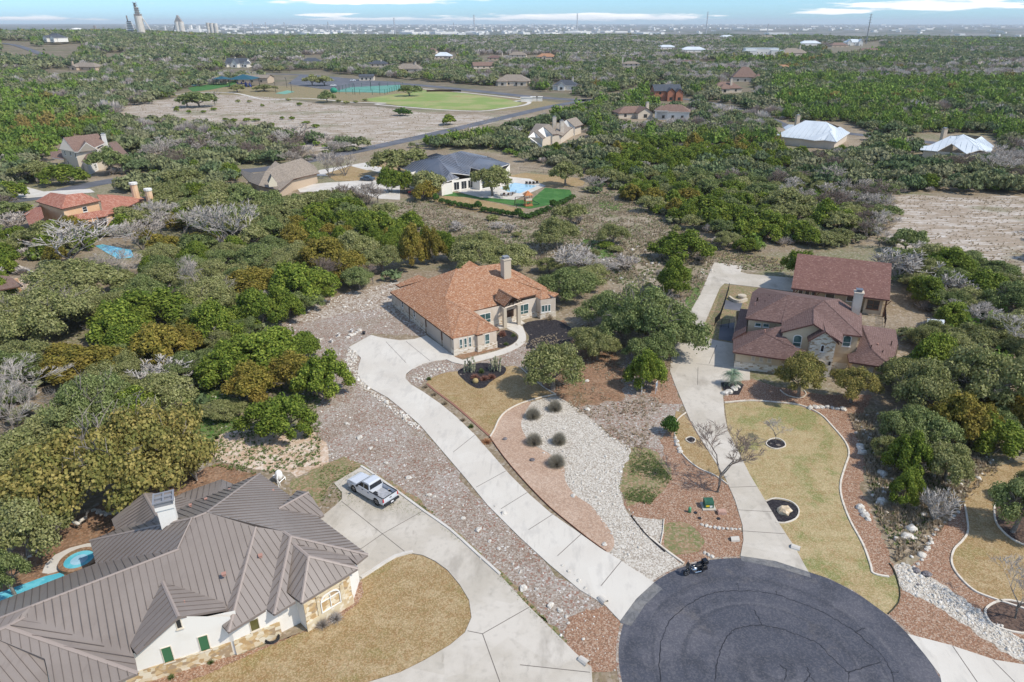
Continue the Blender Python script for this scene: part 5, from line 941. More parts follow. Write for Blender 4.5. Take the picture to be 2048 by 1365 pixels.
for x1, y1, x2, y2 in ((225, 425, 262, 495), (322, 445, 350, 498), (405, 460, 430, 530), (280, 595, 320, 640)): window(A_, B_, m(x1, y1), m(x2, y2), HW, glass='glass_dark', rail=0, wh=(.8, 1.5), fw=.08)
g = P['er']; chimney((g.x - 1, g.y + 2, 0), 1.2, 4, 9.4, .3, 'white_far', HW)
# terracotta roofed house
m = zc((0, 230), 3.4133)
V = dict(a=(*m(240, 590), 5.6, 12), b=(*m(420, 643), 5.6, 12), c=(*m(690, 585), 5.6, 12), r1=(*m(455, 545), 7.6, 5), r2=(*m(560, 533), 7.6, 5), r0=(*m(345, 530), 6.8, 3))
F = [['a', 'b', 'r1', 'r0'], ['b', 'c', 'r2', 'r1']]
HT, P = solved_house((120, 455), V, F, MT['tile'], MT['fascia_brown'], 'peach stucco house with terracotta tile roof and two round chimneys')
add_back(P, ['r0', 'r1', 'r2'], 6, 5.4, MT['tile'], HT)
V = dict(a=(*m(690, 600), 4.2), b=(*m(660, 545), 5.2), c=(*m(760, 545), 5.4, 5), d=(*m(985, 570), 3.4, 5), e=(*m(930, 600), 3.2, 8), f=(*m(780, 670), 3.0, 8), g=(*m(700, 690), 3.0, 8))
P2 = solve_roof(V, [['a', 'b', 'c', 'd', 'e', 'f', 'g']]); roof_mesh('roof', P2, [['a', 'b', 'c', 'd', 'e', 'f', 'g']], MT['tile'], MT['fascia_brown'], HT)
V = dict(a=(*m(165, 675), 3.0, 8), b=(*m(275, 612), 4.6), c=(*m(300, 700), 4.4), d=(*m(205, 770), 2.9, 8))
P3 = solve_roof(V, [['a', 'b', 'c', 'd']]); roof_mesh('roof', P3, [['a', 'b', 'c', 'd']], MT['tile'], MT['fascia_brown'], HT)
V = dict(a=(*m(460, 690), 3.8), b=(*m(690, 650), 4.0), c=(*m(740, 690), 2.9, 8), d=(*m(400, 745), 2.9, 8))
P4 = solve_roof(V, [['a', 'b', 'c', 'd']]); roof_mesh('roof', P4, [['a', 'b', 'c', 'd']], MT['tile'], MT['fascia_brown'], HT)
bk = back_pts(P, ['r2', 'r0'], 5); body = grow([xy(P['a']), xy(P['b']), xy(P['c']), bk[0], bk[1]], -.5); footprint('wall', body, 0, 5.5, MT['peach_st'], HT)
bk = back_pts(P2, ['c', 'd'], 5); footprint('wall', grow([xy(P2['g']), xy(P2['f']), xy(P2['e']), xy(P2['d']), bk[1], bk[0]], -.5), 0, 2.9, MT['peach_st'], HT)
A_, B_ = Vector((*body[1], 0)), Vector((*body[2], 0)); window(A_, B_, m(560, 625), m(598, 665), HT, glass='glass_dark', rail=.5, wh=(1.1, 1.2))
for x, y in ((930, 560), (1022, 570)):
 g = G(*m(x, y), 4.0); mb = MB(HT.location); mb.tube([g - Vector((0, 0, 4)), g + Vector((0, 0, 3.2 if x < 1000 else 2.0))], .85, 10); o = mb.build('chimney', MT['peach_st'], HT)
 m2 = MB(HT.location); zt = 3.2 if x < 1000 else 2.0; m2.tube([g + Vector((0, 0, zt)), g + Vector((0, 0, zt + .5))], [1.0, 1.0], 10); m2.build('chimney_cap', MT['white_far'], o)
# taupe shingle house
m = zc((440, 300), 5.173)
V = dict(a=(*m(205, 235), 3.2, 6), b=(*m(235, 215), 4.4), c=(*m(350, 245), 4.6), d=(*m(470, 225), 6.0), e=(*m(570, 115), 8.0, 5), f=(*m(690, 130), 7.2), g=(*m(845, 85), 8.4, 5), h=(*m(985, 170), 3.4, 6), i=(*m(1030, 240), 3.2, 6), j=(*m(765, 300), 3.2, 6), k=(*m(620, 150), 7.6), l=(*m(620, 420), 3.0, 8), n=(*m(400, 370), 3.0, 8), o=(*m(300, 330), 3.0, 6))
F = [['a', 'b', 'c', 'o'], ['c', 'd', 'n', 'o'], ['d', 'e', 'k', 'j', 'l', 'n'], ['k', 'f', 'g', 'h', 'i', 'j']]
HT2, P = solved_house((560, 385), V, F, MT['sh_tan'], MT['fascia_brown'], 'taupe shingle roofed house with steep sweeping hips and a tiny dormer', None, None, 6.0)
bk = back_pts(P, ['g', 'e'], 6); footprint('wall', grow([xy(P['o']), xy(P['n']), xy(P['l']), xy(P['j']), xy(P['i']), xy(P['h']), bk[0], bk[1], xy(P['b'])], -.8), 0, 2.9, MT['tan_far'], HT2)
add_back(P, ['c', 'd', 'e', 'k', 'f', 'g'], 8, 3.0, MT['sh_tan'], HT2)
g = G(*m(545, 345), 4.6); mb = MB(HT2.location); t = Vector((.4, -.9, 0)).normalized(); s = Vector((t.y, -t.x, 0))
q = [g + s * 1.1, g - s * 1.1, g + Vector((0, 0, 1.9)), g + s * 1.1 - t * 4, g - s * 1.1 - t * 4, g + Vector((0, 0, 1.9)) - t * 4]
mb.add(q, [(0, 1, 2)], 1); mb.add(q, [(1, 4, 5, 2), (0, 2, 5, 3)], 0); mb.add([g + s * 1.1, g - s * 1.1, g - s * 1.1 - Vector((0, 0, 1)), g + s * 1.1 - Vector((0, 0, 1))], [(0, 1, 2, 3)], 1); mb.build('dormer', [MT['sh_tan'], MT['stone_t']], HT2)
# taupe house with twin cream chimneys
m = zc((1030, 220), 8.406)
V = dict(a=(*m(220, 455), 3.4, 8), b=(*m(320, 365), 4.8, 4), c=(*m(460, 490), 3.2, 8), d=(*m(515, 465), 3.4), e=(*m(385, 345), 5.4), gt=(*m(475, 282), 6.4, 5), g2=(*m(630, 415), 4.0, 6), g3=(*m(730, 410), 3.6, 4), g4=(*m(580, 240), 6.6, 4), k=(*m(350, 230), 6.2, 3), k2=(*m(240, 400), 3.6, 3),
 p=(*m(865, 165), 6.6, 5), q=(*m(1010, 290), 3.8, 6), r=(*m(1150, 245), 3.8, 6), s=(*m(1030, 122), 6.8, 5), u=(*m(815, 200), 5.6), v=(*m(890, 285), 4.4, 3), w=(*m(700, 240), 6.2, 3), x=(*m(800, 440), 3.2, 5), y=(*m(690, 400), 3.6, 3), z=(*m(970, 290), 3.6, 3))
F = [['a', 'b', 'e', 'gt', 'g4', 'k', 'k2'], ['b', 'c', 'd', 'e'], ['gt', 'g2', 'g3', 'g4'], ['p', 'q', 'r', 's'], ['w', 'u', 'v', 'z', 'x', 'y']]
HN, P = solved_house((1100, 280), V, F, MT['sh_tan'], MT['fascia_brown'], 'taupe gabled house with white walls and twin cream chimneys', None, None, 6.0)
def gable(Pn, parent, mat, base=0):
 mb = MB(parent.location); v = [q + Vector((0, 0, -.12)) for q in Pn]; lo = [Vector((v[0].x, v[0].y, base)), Vector((v[-1].x, v[-1].y, base))]
 mb.add([lo[0], lo[1]] + v[::-1], [tuple(range(2 + len(v)))]); mb.build('gable_wall', mat, parent)
gable([P['a'], P['b'], P['c']], HN, MT['white_far']); gable([P['e'], P['gt'], P['g2']], HN, MT['white_far']); gable([P['u'], P['p'], P['q']], HN, MT['white_far'])
footprint('wall', grow([xy(P['a']), xy(P['c']), xy(P['g2']), xy(P['x']), xy(P['q']), xy(P['r']), xy(P['s']), xy(P['w']), xy(P['k'])], -.8), 0, 3.3, MT['cream_far'], HN)
for x, y, zt in ((660, 320, 8.2), (785, 410, 8.6)): g = G(*m(x, y), 3.0); chimney((g.x, g.y, 0), 1.5, 1, zt - .5, .2, 'cream', HN)
# two pale metal roofed houses
WR = (1.9, .06, .08, MT['metal_white_rib'], MT['metal_white'])
m = zc((1520, 230), 6.725)
V = dict(a=(*m(185, 285), 3.2, 8), b=(*m(350, 205), 5.4), c=(*m(610, 75), 8.6, 6), d=(*m(890, 95), 8.6, 6), e=(*m(975, 215), 5.6), f=(*m(730, 345), 3.2, 8), g=(*m(560, 320), 3.2, 8), h=(*m(1040, 175), 5.4, 3), i=(*m(1210, 240), 3.4, 6), j=(*m(1030, 365), 3.2, 8), k=(*m(945, 235), 5.4), l=(*m(860, 340), 3.2, 8), n=(*m(1075, 160), 5.8, 3))
F = [['a', 'b', 'c', 'd', 'e', 'k', 'f', 'g'], ['d', 'h', 'j', 'k', 'e'], ['k', 'j', 'l', 'f'], ['h', 'n', 'i', 'j']]
H1, P = solved_house((1625, 305), V, F, MT['metal_white'], MT['fascia_white'], 'big house with pale blue-white metal hip roof and brick chimney', WR, .2, 8.0)
bb = add_back(P, ['b', 'c', 'd', 'n'], 8, 3.3, MT['metal_white'], H1)
footprint('wall', grow([xy(P['a']), xy(P['g']), xy(P['l']), xy(P['j']), xy(P['i']), bb[3], bb[0]], -.8), 0, 3.1, MT['cream_far'], H1); g = G(*m(490, 165), 5); chimney((g.x, g.y, 0), 1.5, 3, 9.5, .2, 'tan_far', H1)
V = dict(a=(*m(315, 170), 3.6, 5), b=(*m(390, 130), 5.0), c=(*m(470, 135), 5.0), d=(*m(345, 205), 3.3, 5)); P2 = solve_roof(V, [['a', 'b', 'c', 'd']]); roof_mesh('roof', P2, [['a', 'b', 'c', 'd']], MT['metal_white'], MT['fascia_white'], H1)
m = zc((1820, 250), 6.725)
V = dict(a=(*m(135, 335), 3.2, 8), b=(*m(365, 355), 3.2, 8), c=(*m(560, 250), 5.0), d=(*m(540, 150), 7.0, 5), e=(*m(640, 150), 7.0, 4), f=(*m(715, 128), 8.0, 6), g=(*m(940, 335), 3.6, 4), h=(*m(760, 390), 3.2, 8), i=(*m(880, 200), 6.0), j=(*m(960, 155), 6.8, 5), k=(*m(1130, 285), 3.2, 8), l=(*m(1085, 370), 3.2, 8))
F = [['a', 'b', 'c', 'd'], ['c', 'd', 'e', 'f', 'g', 'h'], ['f', 'i', 'g'], ['i', 'j', 'k', 'l', 'g']]
H2, P = solved_house((1910, 305), V, F, MT['metal_white'], MT['fascia_white'], 'low house with white metal roof of three peaks at the right edge', WR, .2, 8.0)
bb = add_back(P, ['a', 'd', 'f', 'j'], 8, 3.3, MT['metal_white'], H2)
footprint('wall', grow([xy(P['a']), xy(P['b']), xy(P['h']), xy(P['l']), xy(P['k']), bb[3], bb[1]], -.8), 0, 3.1, MT['cream_far'], H2); g = G(*m(440, 190), 5); chimney((g.x, g.y, 0), 1.5, 3, 8.6, .2, 'tan_far', H2)
# ------------------------------------------------------------------ far houses: hip / gable boxes with wings
def wing(P, F, k, T, x0, y0, x1, y1, ze, pitch, gable_ends=False):
 """adds a hip (or gable) roof over a rectangle in local metres"""
 w, d = x1 - x0, y1 - y0; o = .5; x0 -= o; y0 -= o; x1 += o; y1 += o; w += 2 * o; d += 2 * o
 c = dict(a=(x0, y0), b=(x1, y0), c=(x1, y1), d=(x0, y1))
 for n, p in c.items(): P[k + n] = T(*p, ze)
 h = min(w, d) / 2; zr = ze + h * pitch; gi = .01 if gable_ends else h
 if w >= d: P[k + 'r'] = T(x0 + gi, (y0 + y1) / 2, zr); P[k + 's'] = T(max(x1 - gi, x0 + gi + .01), (y0 + y1) / 2, zr); fs = [('a', 'b', 's', 'r'), ('c', 'd', 'r', 's')] + ([] if gable_ends else [('b', 'c', 's'), ('d', 'a', 'r')])
 else: P[k + 'r'] = T((x0 + x1) / 2, y0 + gi, zr); P[k + 's'] = T((x0 + x1) / 2, max(y1 - gi, y0 + gi + .01), zr); fs = [('b', 'c', 's', 'r'), ('d', 'a', 'r', 's')] + ([] if gable_ends else [('a', 'b', 'r'), ('c', 'd', 's')])
 F += [[k + q for q in f] for f in fs]
def far_house(px, py, rot, label, roof='sh_tan', wall='cream_far', w=18, d=11, ze=3.0, pitch=.5, wings=(), chim=None, gab=False, seams=None, flat=False, win=3, mat2=None):
 g = GT(px, py); H = empty('house', g); tag(H, label, 'house'); c, s = math.cos(math.radians(rot)), math.sin(math.radians(rot))
 T = lambda x, y, z: Vector((g.x + x * c - y * s, g.y + x * s + y * c, g.z + z)); P = {}; F = []
 rects = [(-w / 2, 0, w / 2, d, ze, pitch, gab)] + [tuple(q) for q in wings]
 for k, (x0, y0, x1, y1, z, p, gb) in enumerate(rects):
  if not flat: wing(P, F, 'w%d' % k, T, x0, y0, x1, y1, z, p, gb)
  loop = [T(x0, y0, 0)[:2], T(x1, y0, 0)[:2], T(x1, y1, 0)[:2], T(x0, y1, 0)[:2]]
  footprint('wall', loop, g.z - 1, g.z + z + (.6 if flat else -.05), MT[wall], H)
  if gb and not flat:
   h = min(x1 - x0, y1 - y0) / 2; zt = z + h * p
   ends = [((x0 + .02, y0), (x0 + .02, y1)), ((x1 - .02, y0), (x1 - .02, y1))] if (x1 - x0) >= (y1 - y0) else [((x0, y0 + .02), (x1, y0 + .02)), ((x0, y1 - .02), (x1, y1 - .02))]
   for e0, e1 in ends:
    mb = MB(H.location); mid = ((e0[0] + e1[0]) / 2, (e0[1] + e1[1]) / 2); mb.add([T(*e0, z - .1), T(*e1, z - .1), T(*mid, zt)], [(0, 1, 2)]); mb.build('gable_wall', MT[wall], H)
  if flat:
   mb = MB(H.location); ctr = T((x0 + x1) / 2, (y0 + y1) / 2, z + .5); mb.box(ctr, (x1 - x0 + .5, y1 - y0 + .5, .3), math.radians(rot)); mb.build('roof', MT[roof], H)
 if not flat: roof_mesh('roof', P, F, MT[roof], MT['fascia_white' if wall == 'white_far' else 'fascia_brown'], H, seams)
 x0, y0, x1, y1, z = rects[0][:5]
 for k in range(win):
  x = x0 + (x1 - x0) * (k + .7) / (win + .4)
  if any(r[0] - .8 < x < r[2] + .8 and r[1] < 0 for r in rects[1:]): continue
  mb = MB(H.location); mb.box(T(x, -.03, 1.6), (1.3, .1, 1.5), math.radians(rot)); wi = mb.build('window', MT['glass_dark'], H)
  if z > 5: mb = MB(H.location); mb.box(T(x, -.03, 4.6), (1.3, .1, 1.4), math.radians(rot)); mb.build('window', MT['glass_dark'], H)
 for r in rects[1:]:
  if r[1] < 0: mb = MB(H.location); mb.box(T((r[0] + r[2]) / 2, r[1] - .03, 1.5), (1.8, .1, 1.7), math.radians(rot)); mb.build('window', MT['glass_dark'], H)
 if chim: q = T(chim[0], chim[1], 0); chimney((q.x, q.y, 0), 1.4, g.z + ze * .8, g.z + chim[2], math.radians(rot), chim[3] if len(chim) > 3 else 'cream', H)
 return H
fh = far_house
fh(40, 92, -6, 'white-walled house with blue-grey hip roof in the far left corner', 'sh_dark', 'white_far', 40, 18, 4.5, .5, [(-14, -6, -2, 6, 4.5, .5, False)], (-12, 4, 12), win=6)
fh(103, 83, -20, 'pair of pale gables with blue-grey roof left of the mauve roof', 'sh_dark', 'white_far', 26, 16, 4.5, .7, [(-9, -5, -2, 8, 4.5, .8, True), (4, -5, 12, 8, 4.5, .8, True)])
fh(130, 101, 8, 'pale house under a broad mauve hip roof in the far left', 'sh_brown', 'white_far', 28, 18, 4, .55, [(-8, -5, 2, 6, 4, .5, False)], (11, 8, 9))
fh(228, 112, 12, 'mauve roof half hidden by oaks right of the far left houses', 'sh_brown', 'cream_far', 22, 12, 3, .55, (), (3, 5, 9, 'tan_far'))
fh(310, 109, 0, 'small pale roofed cottage among oaks below the cement works', 'sh_tan', 'white_far', 16, 11, 3, .5, (), (6, 5, 7))
fh(165, 141, -10, 'long low taupe roof in the woods on the left', 'sh_tan', 'tan_far', 30, 14, 3.2, .5, [(-11, -4, -3, 6, 3, .5, True)], (-14, 5, 8, 'tan_far'))
fh(472, 135, -8, 'white farmhouse with black roof and steep front gable', 'sh_dark', 'white_far', 24, 12, 3.6, .85, [(-2, -6, 5, 6, 3.8, 1.1, True), (-12, -4, -8, 6, 3.2, .8, True), (10, -2, 14, 6, 3.6, 1.0, True)], (-3, 6, 10), gab=True, win=4)
fh(622, 132, 6, 'grey-blue hip roofed house behind dark oaks right of the farmhouse', 'sh_dark', 'white_far', 24, 15, 3.4, .6)
fh(756, 134, 0, 'house with pale slate roof behind the tree row', 'sh_dark', 'cream_far', 20, 12, 3, .5, [(-14, 2, -6, 10, 3, .4, False)], (3, 5, 7))
fh(815, 145, -5, 'cream house with taupe hip roof above the tennis courts', 'sh_tan', 'cream_far', 26, 14, 3.2, .6, [(-12, -4, -5, 6, 3.2, .6, False)], (7, 6, 9))
fh(862, 107, -10, 'dark rose roofed house left of the white metal roof', 'sh_brown', 'cream_far', 16, 11, 3.4, .7, (), (-7, 5, 11))
fh(886, 118, 2, 'cream house with bright white metal hip roof', 'metal_white', 'cream_far', 24, 15, 3.6, .55, [(6, -3, 12, 6, 3.4, .4, False)], win=4)
fh(960, 106, 0, 'small orange tinted roof among the bare trees', 'sh_orange', 'tan_far', 20, 12, 3, .4)
fh(990, 121, 6, 'dark red roofed house with a pale chimney at its right end', 'sh_red', 'tan_far', 19, 11, 3, .45, (), (10, 5, 9))
fh(1035, 115, -4, 'greenish taupe roofed house with a thin chimney at its left end', 'sh_tan', 'cream_far', 24, 14, 3, .55, (), (-11, 5, 9))
fh(1093, 119, 0, 'house with salmon shingle roof in the bare woods', 'sh_orange', 'cream_far', 27, 15, 3, .5, [(-6, -3, 0, 6, 3, .5, True)], (18, 5, 9, 'cream'))
fh(968, 138, 14, 'brown gable roof with cream gable end above the road', 'sh_brown', 'cream_far', 22, 12, 3, .55, (), gab=True)
fh(1025, 172, -4, 'wide cream house with taupe hip roof facing the ball field', 'sh_tan', 'cream_far', 26, 15, 3.4, .55, [(-11, -4, -4, 6, 3.4, .5, False), (4, -3, 11, 6, 3.4, .5, False)], win=4)
fh(1130, 181, -8, 'small house with navy slate roof and white arched front', 'sh_dark', 'white_far', 18, 11, 3.2, .6, [(-5, -3, 0, 6, 3.4, .8, True)], (5, 6, 8.5))
fh(1165, 128, -30, 'greyish roof almost hidden between evergreens', 'sh_tan', 'tan_far', 16, 10, 3, .5)
fh(1262, 139, -5, 'cream two storey house with small taupe hip roof', 'sh_tan', 'cream_far', 18, 10, 5.4, .4, (), (-9, 4, 12))
fh(1310, 150, -18, 'small red-brown roof right of the cream two storey house', 'sh_red', 'cream_far', 12, 10, 3.2, .5)
fh(1335, 202, 6, 'red brick two storey house with grey gables', 'sh_dark', 'wall_brick' if 0 else 'tan_far', 17, 11, 5.8, .6, [(-1, -3, 3.5, 6, 5.6, .8, True), (4, -4, 8.5, 6, 5.2, .8, True)], gab=True)
for o in list(bpy.data.objects):
 if o.get('label', '').startswith('red brick'):
  MT['wall_brick'] = lay('wall_brick', (.36, .15, .09)); [ch.data.materials.__setitem__(0, MT['wall_brick']) for ch in o.children if ch.name.startswith(('wall', 'gable_wall'))]
fh(1270, 237, 14, 'low mauve brown roof left of the white wall', 'sh_brown', 'cream_far', 18, 9, 2.8, .55, [(0, -4, 8, 5, 3, .6, True)], (8, 4, 7))
fh(1345, 241, -12, 'white-walled house with two brown hip peaks', 'sh_brown', 'white_far', 16, 9, 4.2, .6, [(-9, 0, -3, 8, 4.6, .6, False)])
fh(1455, 186, 6, 'brown roofed house with tall pale chimney in the right woods', 'sh_brown', 'cream_far', 20, 12, 3, .6, [(-7, -4, 0, 6, 3, .6, False)], (3, 3, 9))
fh(1490, 165, -8, 'steep brown hip roof just behind the tall chimney house', 'sh_brown', 'cream_far', 20, 15, 4, .95, [(6, -5, 14, 6, 3.2, .8, False)], (2, 8, 14))
fh(1335, 99, 4, 'low white roof glimpsed above grey bare trees', 'metal_white', 'white_far', 34, 18, 4, .4)
fh(1388, 105, 0, 'wide white roof beside the grey bare trees', 'metal_white', 'white_far', 44, 22, 4, .4)
fh(1370, 124, 2, 'taupe ridge roof with little chimney in the trees', 'sh_tan', 'cream_far', 34, 16, 3, .5, (), (15, 6, 9))
fh(1382, 134, 10, 'faded red roof below the taupe ridge roof', 'sh_red', 'tan_far', 24, 14, 3, .5)
fh(1523, 113, -3, 'flat roofed white villa in two steps with dark windows', 'metal_white', 'white_far', 46, 18, 10, .1, [(-26, -6, -8, 8, 7, .1, False), (12, -5, 30, 8, 7.5, .1, False)], flat=True, win=7)
fh(1590, 113, 6, 'broad taupe hip roof right of the white villa', 'sh_tan', 'cream_far', 40, 22, 4, .55, (), (10, 9, 14))
fh(1535, 80, 0, 'tan hip roof near the horizon trees', 'sh_tan', 'tan_far', 50, 25, 5, .5)
fh(1622, 92, 0, 'white roofed house near the horizon left of the leaning pylon', 'metal_white', 'white_far', 46, 22, 5, .45)
fh(1680, 95, 8, 'tan roofed house in front of the white castle house', 'sh_brown', 'tan_far', 36, 18, 4, .5)
fh(1708, 92, -4, 'white house with pointed gables just left of the pylon', 'metal_white', 'white_far', 36, 20, 7, .6, [(-16, -6, -8, 8, 8, 1.2, True), (8, -6, 16, 8, 8, 1.2, True)])
fh(1740, 112, -12, 'rose brown roofs at the end of the ridge street', 'sh_brown', 'cream_far', 38, 20, 4, .55, [(8, -8, 18, 6, 4, .6, True)])
fh(1455, 78, 0, 'pale roof on the skyline between two bare trees', 'metal_white', 'white_far', 44, 24, 5, .45)
fh(1560, 143, 3, 'low salmon roof hidden deep in the right woods', 'sh_orange', 'cream_far', 26, 12, 3, .45)
# brown pavilion at the left edge
HP = empty('pavilion', G(20, 590)); tag(HP, 'brown roofed open pavilion on peach columns at the left edge', 'pavilion')
V = dict(a=(-60, 560, 3.0, 8), b=(0, 580, 3.0, 8), c=(46, 572, 3.0, 8), d=(20, 553, 4.2), e=(-60, 545, 4.4)); P = solve_roof(V, [['a', 'b', 'c', 'd', 'e']]); roof_mesh('roof', P, [['a', 'b', 'c', 'd', 'e']], MT['sh_brown'], MT['fascia_brown'], HP)
for p in ((19, 600), (42, 588), (-30, 590)): g = G(*p); mb = MB(HP.location); mb.box((g.x, g.y, 1.45), (.45, .45, 2.9), .4); mb.build('column', MT['peach_st'], HP)
# small white-roofed shed at right
HS = empty('shed', G(1870, 655)); tag(HS, 'small white ribbed metal roofed shed among the oaks', 'shed')
V = dict(a=(1855, 638, 2.4, 6), b=(1889, 640, 2.4, 6), c=(1889, 655, 2.0, 8), d=(1853, 650, 2.0, 8)); P = solve_roof(V, [['a', 'b', 'c', 'd']]); roof_mesh('roof', P, [['a', 'b', 'c', 'd']], MT['metal_white'], MT['fascia_white'], HS, (.4, .02, .03, MT['metal_white_rib'], MT['metal_white']))
footprint('wall', grow([xy(P['d']), xy(P['c']), xy(P['b']), xy(P['a'])], -.1), 0, 1.98, MT['tan_far'], HS)
# ------------------------------------------------------------------ trees
def leafmat(name, cols, hi, trans=.3, rough=.75):
 return lay(name, cols[0], [('island', cols, 1.0), ('noise', hi, .28, .48, .64, .55), ('objrand', tuple(c * .9 for c in cols[0]), 0, 1, .35)], rough=rough, spec=.15, trans=trans)
MT['lf_oak'] = leafmat('leaf_live_oak', [(0.129, 0.152, 0.0473), (0.281, 0.292, 0.105), (0.468, 0.456, 0.21)], (0.386, 0.369, 0.173))
MT['lf_oakd'] = leafmat('leaf_oak_dark', [(0.0973, 0.135, 0.0403), (0.209, 0.255, 0.0874), (0.359, 0.405, 0.162)], (0.269, 0.284, 0.121))
MT['lf_jun'] = leafmat('leaf_juniper', [(0.0702, 0.117, 0.0168), (0.175, 0.24, 0.0336), (0.351, 0.404, 0.0683)], (0.269, 0.287, 0.0473))
MT['lf_rust'] = leafmat('leaf_juniper_rust', [(0.14, 0.135, 0.0263), (0.257, 0.222, 0.042), (0.421, 0.328, 0.0735)], (0.316, 0.211, 0.0525))
MT['lf_gold'] = leafmat('leaf_golden_oak', [(0.14, 0.146, 0.042), (0.316, 0.269, 0.0788), (0.515, 0.409, 0.137)], (0.211, 0.234, 0.063))
MT['lf_shrub'] = leafmat('leaf_shrub_dark', [(0.0449, 0.0973, 0.0202), (0.0899, 0.165, 0.0336), (0.135, 0.225, 0.047)], (0.0899, 0.15, 0.0269))
MT['twig'] = lay('twig_grey', (.42, .38, .34), [('island', [(.30, .265, .23), (.43, .39, .35), (.54, .50, .46)], .8), ('objrand', (.33, .27, .22), 0, 1, .5)])
MT['twig_b'] = lay('twig_brown', (.20, .155, .125), [('island', [(.16, .12, .10), (.24, .19, .155)], .8)])
MT['silver'] = lay('twig_silver', (.38, .35, .31), [('island', [(.30, .27, .24), (.46, .43, .39)], .8)])
MT['bark'] = lay('bark_grey', (.17, .145, .12), [('noise', (.26, .235, .205), 3, .45, .6), ('noise', (.10, .08, .065), 5, .55, .65)], bump=(12, .6, .03))
def mesh_np(name, v, f, mat, k):
 me = bpy.data.meshes.new(name); nv, nf = len(v), len(f)
 me.vertices.add(nv); me.vertices.foreach_set('co', np.asarray(v, dtype=np.float32).ravel())
 me.loops.add(nf * k); me.loops.foreach_set('vertex_index', np.asarray(f, dtype=np.int32).ravel())
 me.polygons.add(nf); me.polygons.foreach_set('loop_start', np.arange(0, nf * k, k, dtype=np.int32)); me.polygons.foreach_set('loop_total', np.full(nf, k, dtype=np.int32))
 me.materials.append(mat); me.update(calc_edges=True); return me
def leaves(C, N, size, rng, up=.0, elong=1.0, k=4):
 """leaf clump facets: centres C, outward normals N -> verts, faces"""
 n = len(C); N = N + rng.normal(0, .55, (n, 3)); N /= np.linalg.norm(N, axis=1)[:, None] + 1e-9
 R = rng.normal(0, 1, (n, 3)); R[:, 2] += up * 3; A = R - (R * N).sum(1)[:, None] * N; A /= np.linalg.norm(A, axis=1)[:, None] + 1e-9; B = np.cross(N, A)
 s = (size * rng.uniform(.6, 1.3, n))[:, None] / 2; A = A * s * elong; B = B * s
 if k == 4: P = np.stack([C - A, C + B, C + A * 1.1, C - B], 1)
 else: P = np.stack([C - A * .8 - B * .9, C - A * .8 + B * .9, C + A * 1.3], 1)
 return P.reshape(-1, 3), np.arange(n * k).reshape(n, k)
def crown_pts(kind, rng, n, R, H):
 """centres and normals of leaf clumps"""
 L = []
 if kind in ('oak', 'big'):
  m = 38 if kind == 'oak' else 80
  for i in range(m):
   a = i * 2.39996 + rng.uniform(-.3, .3); r = R * .78 * math.sqrt((i + .3) / m); z = H * (.72 - .44 * (r / R) ** 2) + rng.uniform(-.11, .06) * H
   L.append((r * math.cos(a), r * math.sin(a), z, rng.uniform(.14, .27) * R * (1 if kind == 'oak' else .72), .85))
 elif kind == 'jun':
  m = 34
  for i in range(m):
   a = i * 2.39996 + rng.uniform(-.4, .4); t = (i + .5) / m; r = R * .74 * math.sqrt(t); z = H * (.80 - .55 * t) + rng.uniform(-.4, .5)
   L.append((r * math.cos(a), r * math.sin(a), max(.8, z), rng.uniform(.13, .25) * R, 1.3))
 else:  # shrub
  for i in range(9):
   a = i * 2.39996; r = R * .55 * math.sqrt(i / 9); L.append((r * math.cos(a), r * math.sin(a), H * (.55 - .2 * (i / 9)), .42 * R, H / (2 * R) * 1.3))
 if kind != 'shrub':
  f1, f2 = rng.uniform(0, 6.28, 2); L = [(l[0] * q, l[1] * q, l[2] * (.94 + .1 * math.sin(2 * math.atan2(l[1], l[0]) + f2)), l[3], l[4]) for l in L for q in (1 + .22 * math.sin(2 * math.atan2(l[1], l[0]) + f1) + .14 * math.sin(3 * math.atan2(l[1], l[0]) + f2),)]
 w = np.array([l[3] ** 2 for l in L]); ids = rng.choice(len(L), n, p=w / w.sum()); L = np.array(L)[ids]
 D = rng.normal(0, 1, (n, 3)); D[:, 2] = np.abs(D[:, 2]) * 1.15 - .45; D /= np.linalg.norm(D, axis=1)[:, None]
 rad = L[:, 3:4] * (rng.uniform(.55, 1.16, (n, 1)))
 C = L[:, :3] + D * rad * np.concatenate([np.ones((n, 2)), L[:, 4:5]], 1)
 if kind == 'jun': C[:, 2] += rng.random(n) ** 3 * .5
 C[:, 2] = np.maximum(C[:, 2], .25); return C, D, L
def blob(c, r, sz, rng):
 """low-poly lump inside a lobe so that the crown is not see-through everywhere"""
 v = []; f = []
 for i in range(6):
  a = math.pi * 2 * i / 6; v.append((c[0] + r * math.cos(a), c[1] + r * math.sin(a), c[2] - .15 * r * sz))
 v.append((c[0], c[1], c[2] + r * sz)); v.append((c[0], c[1], c[2] - r * sz * .8))
 for i in range(6): f.append((i, (i + 1) % 6, 6)); f.append(((i + 1) % 6, i, 7))
 return v, f
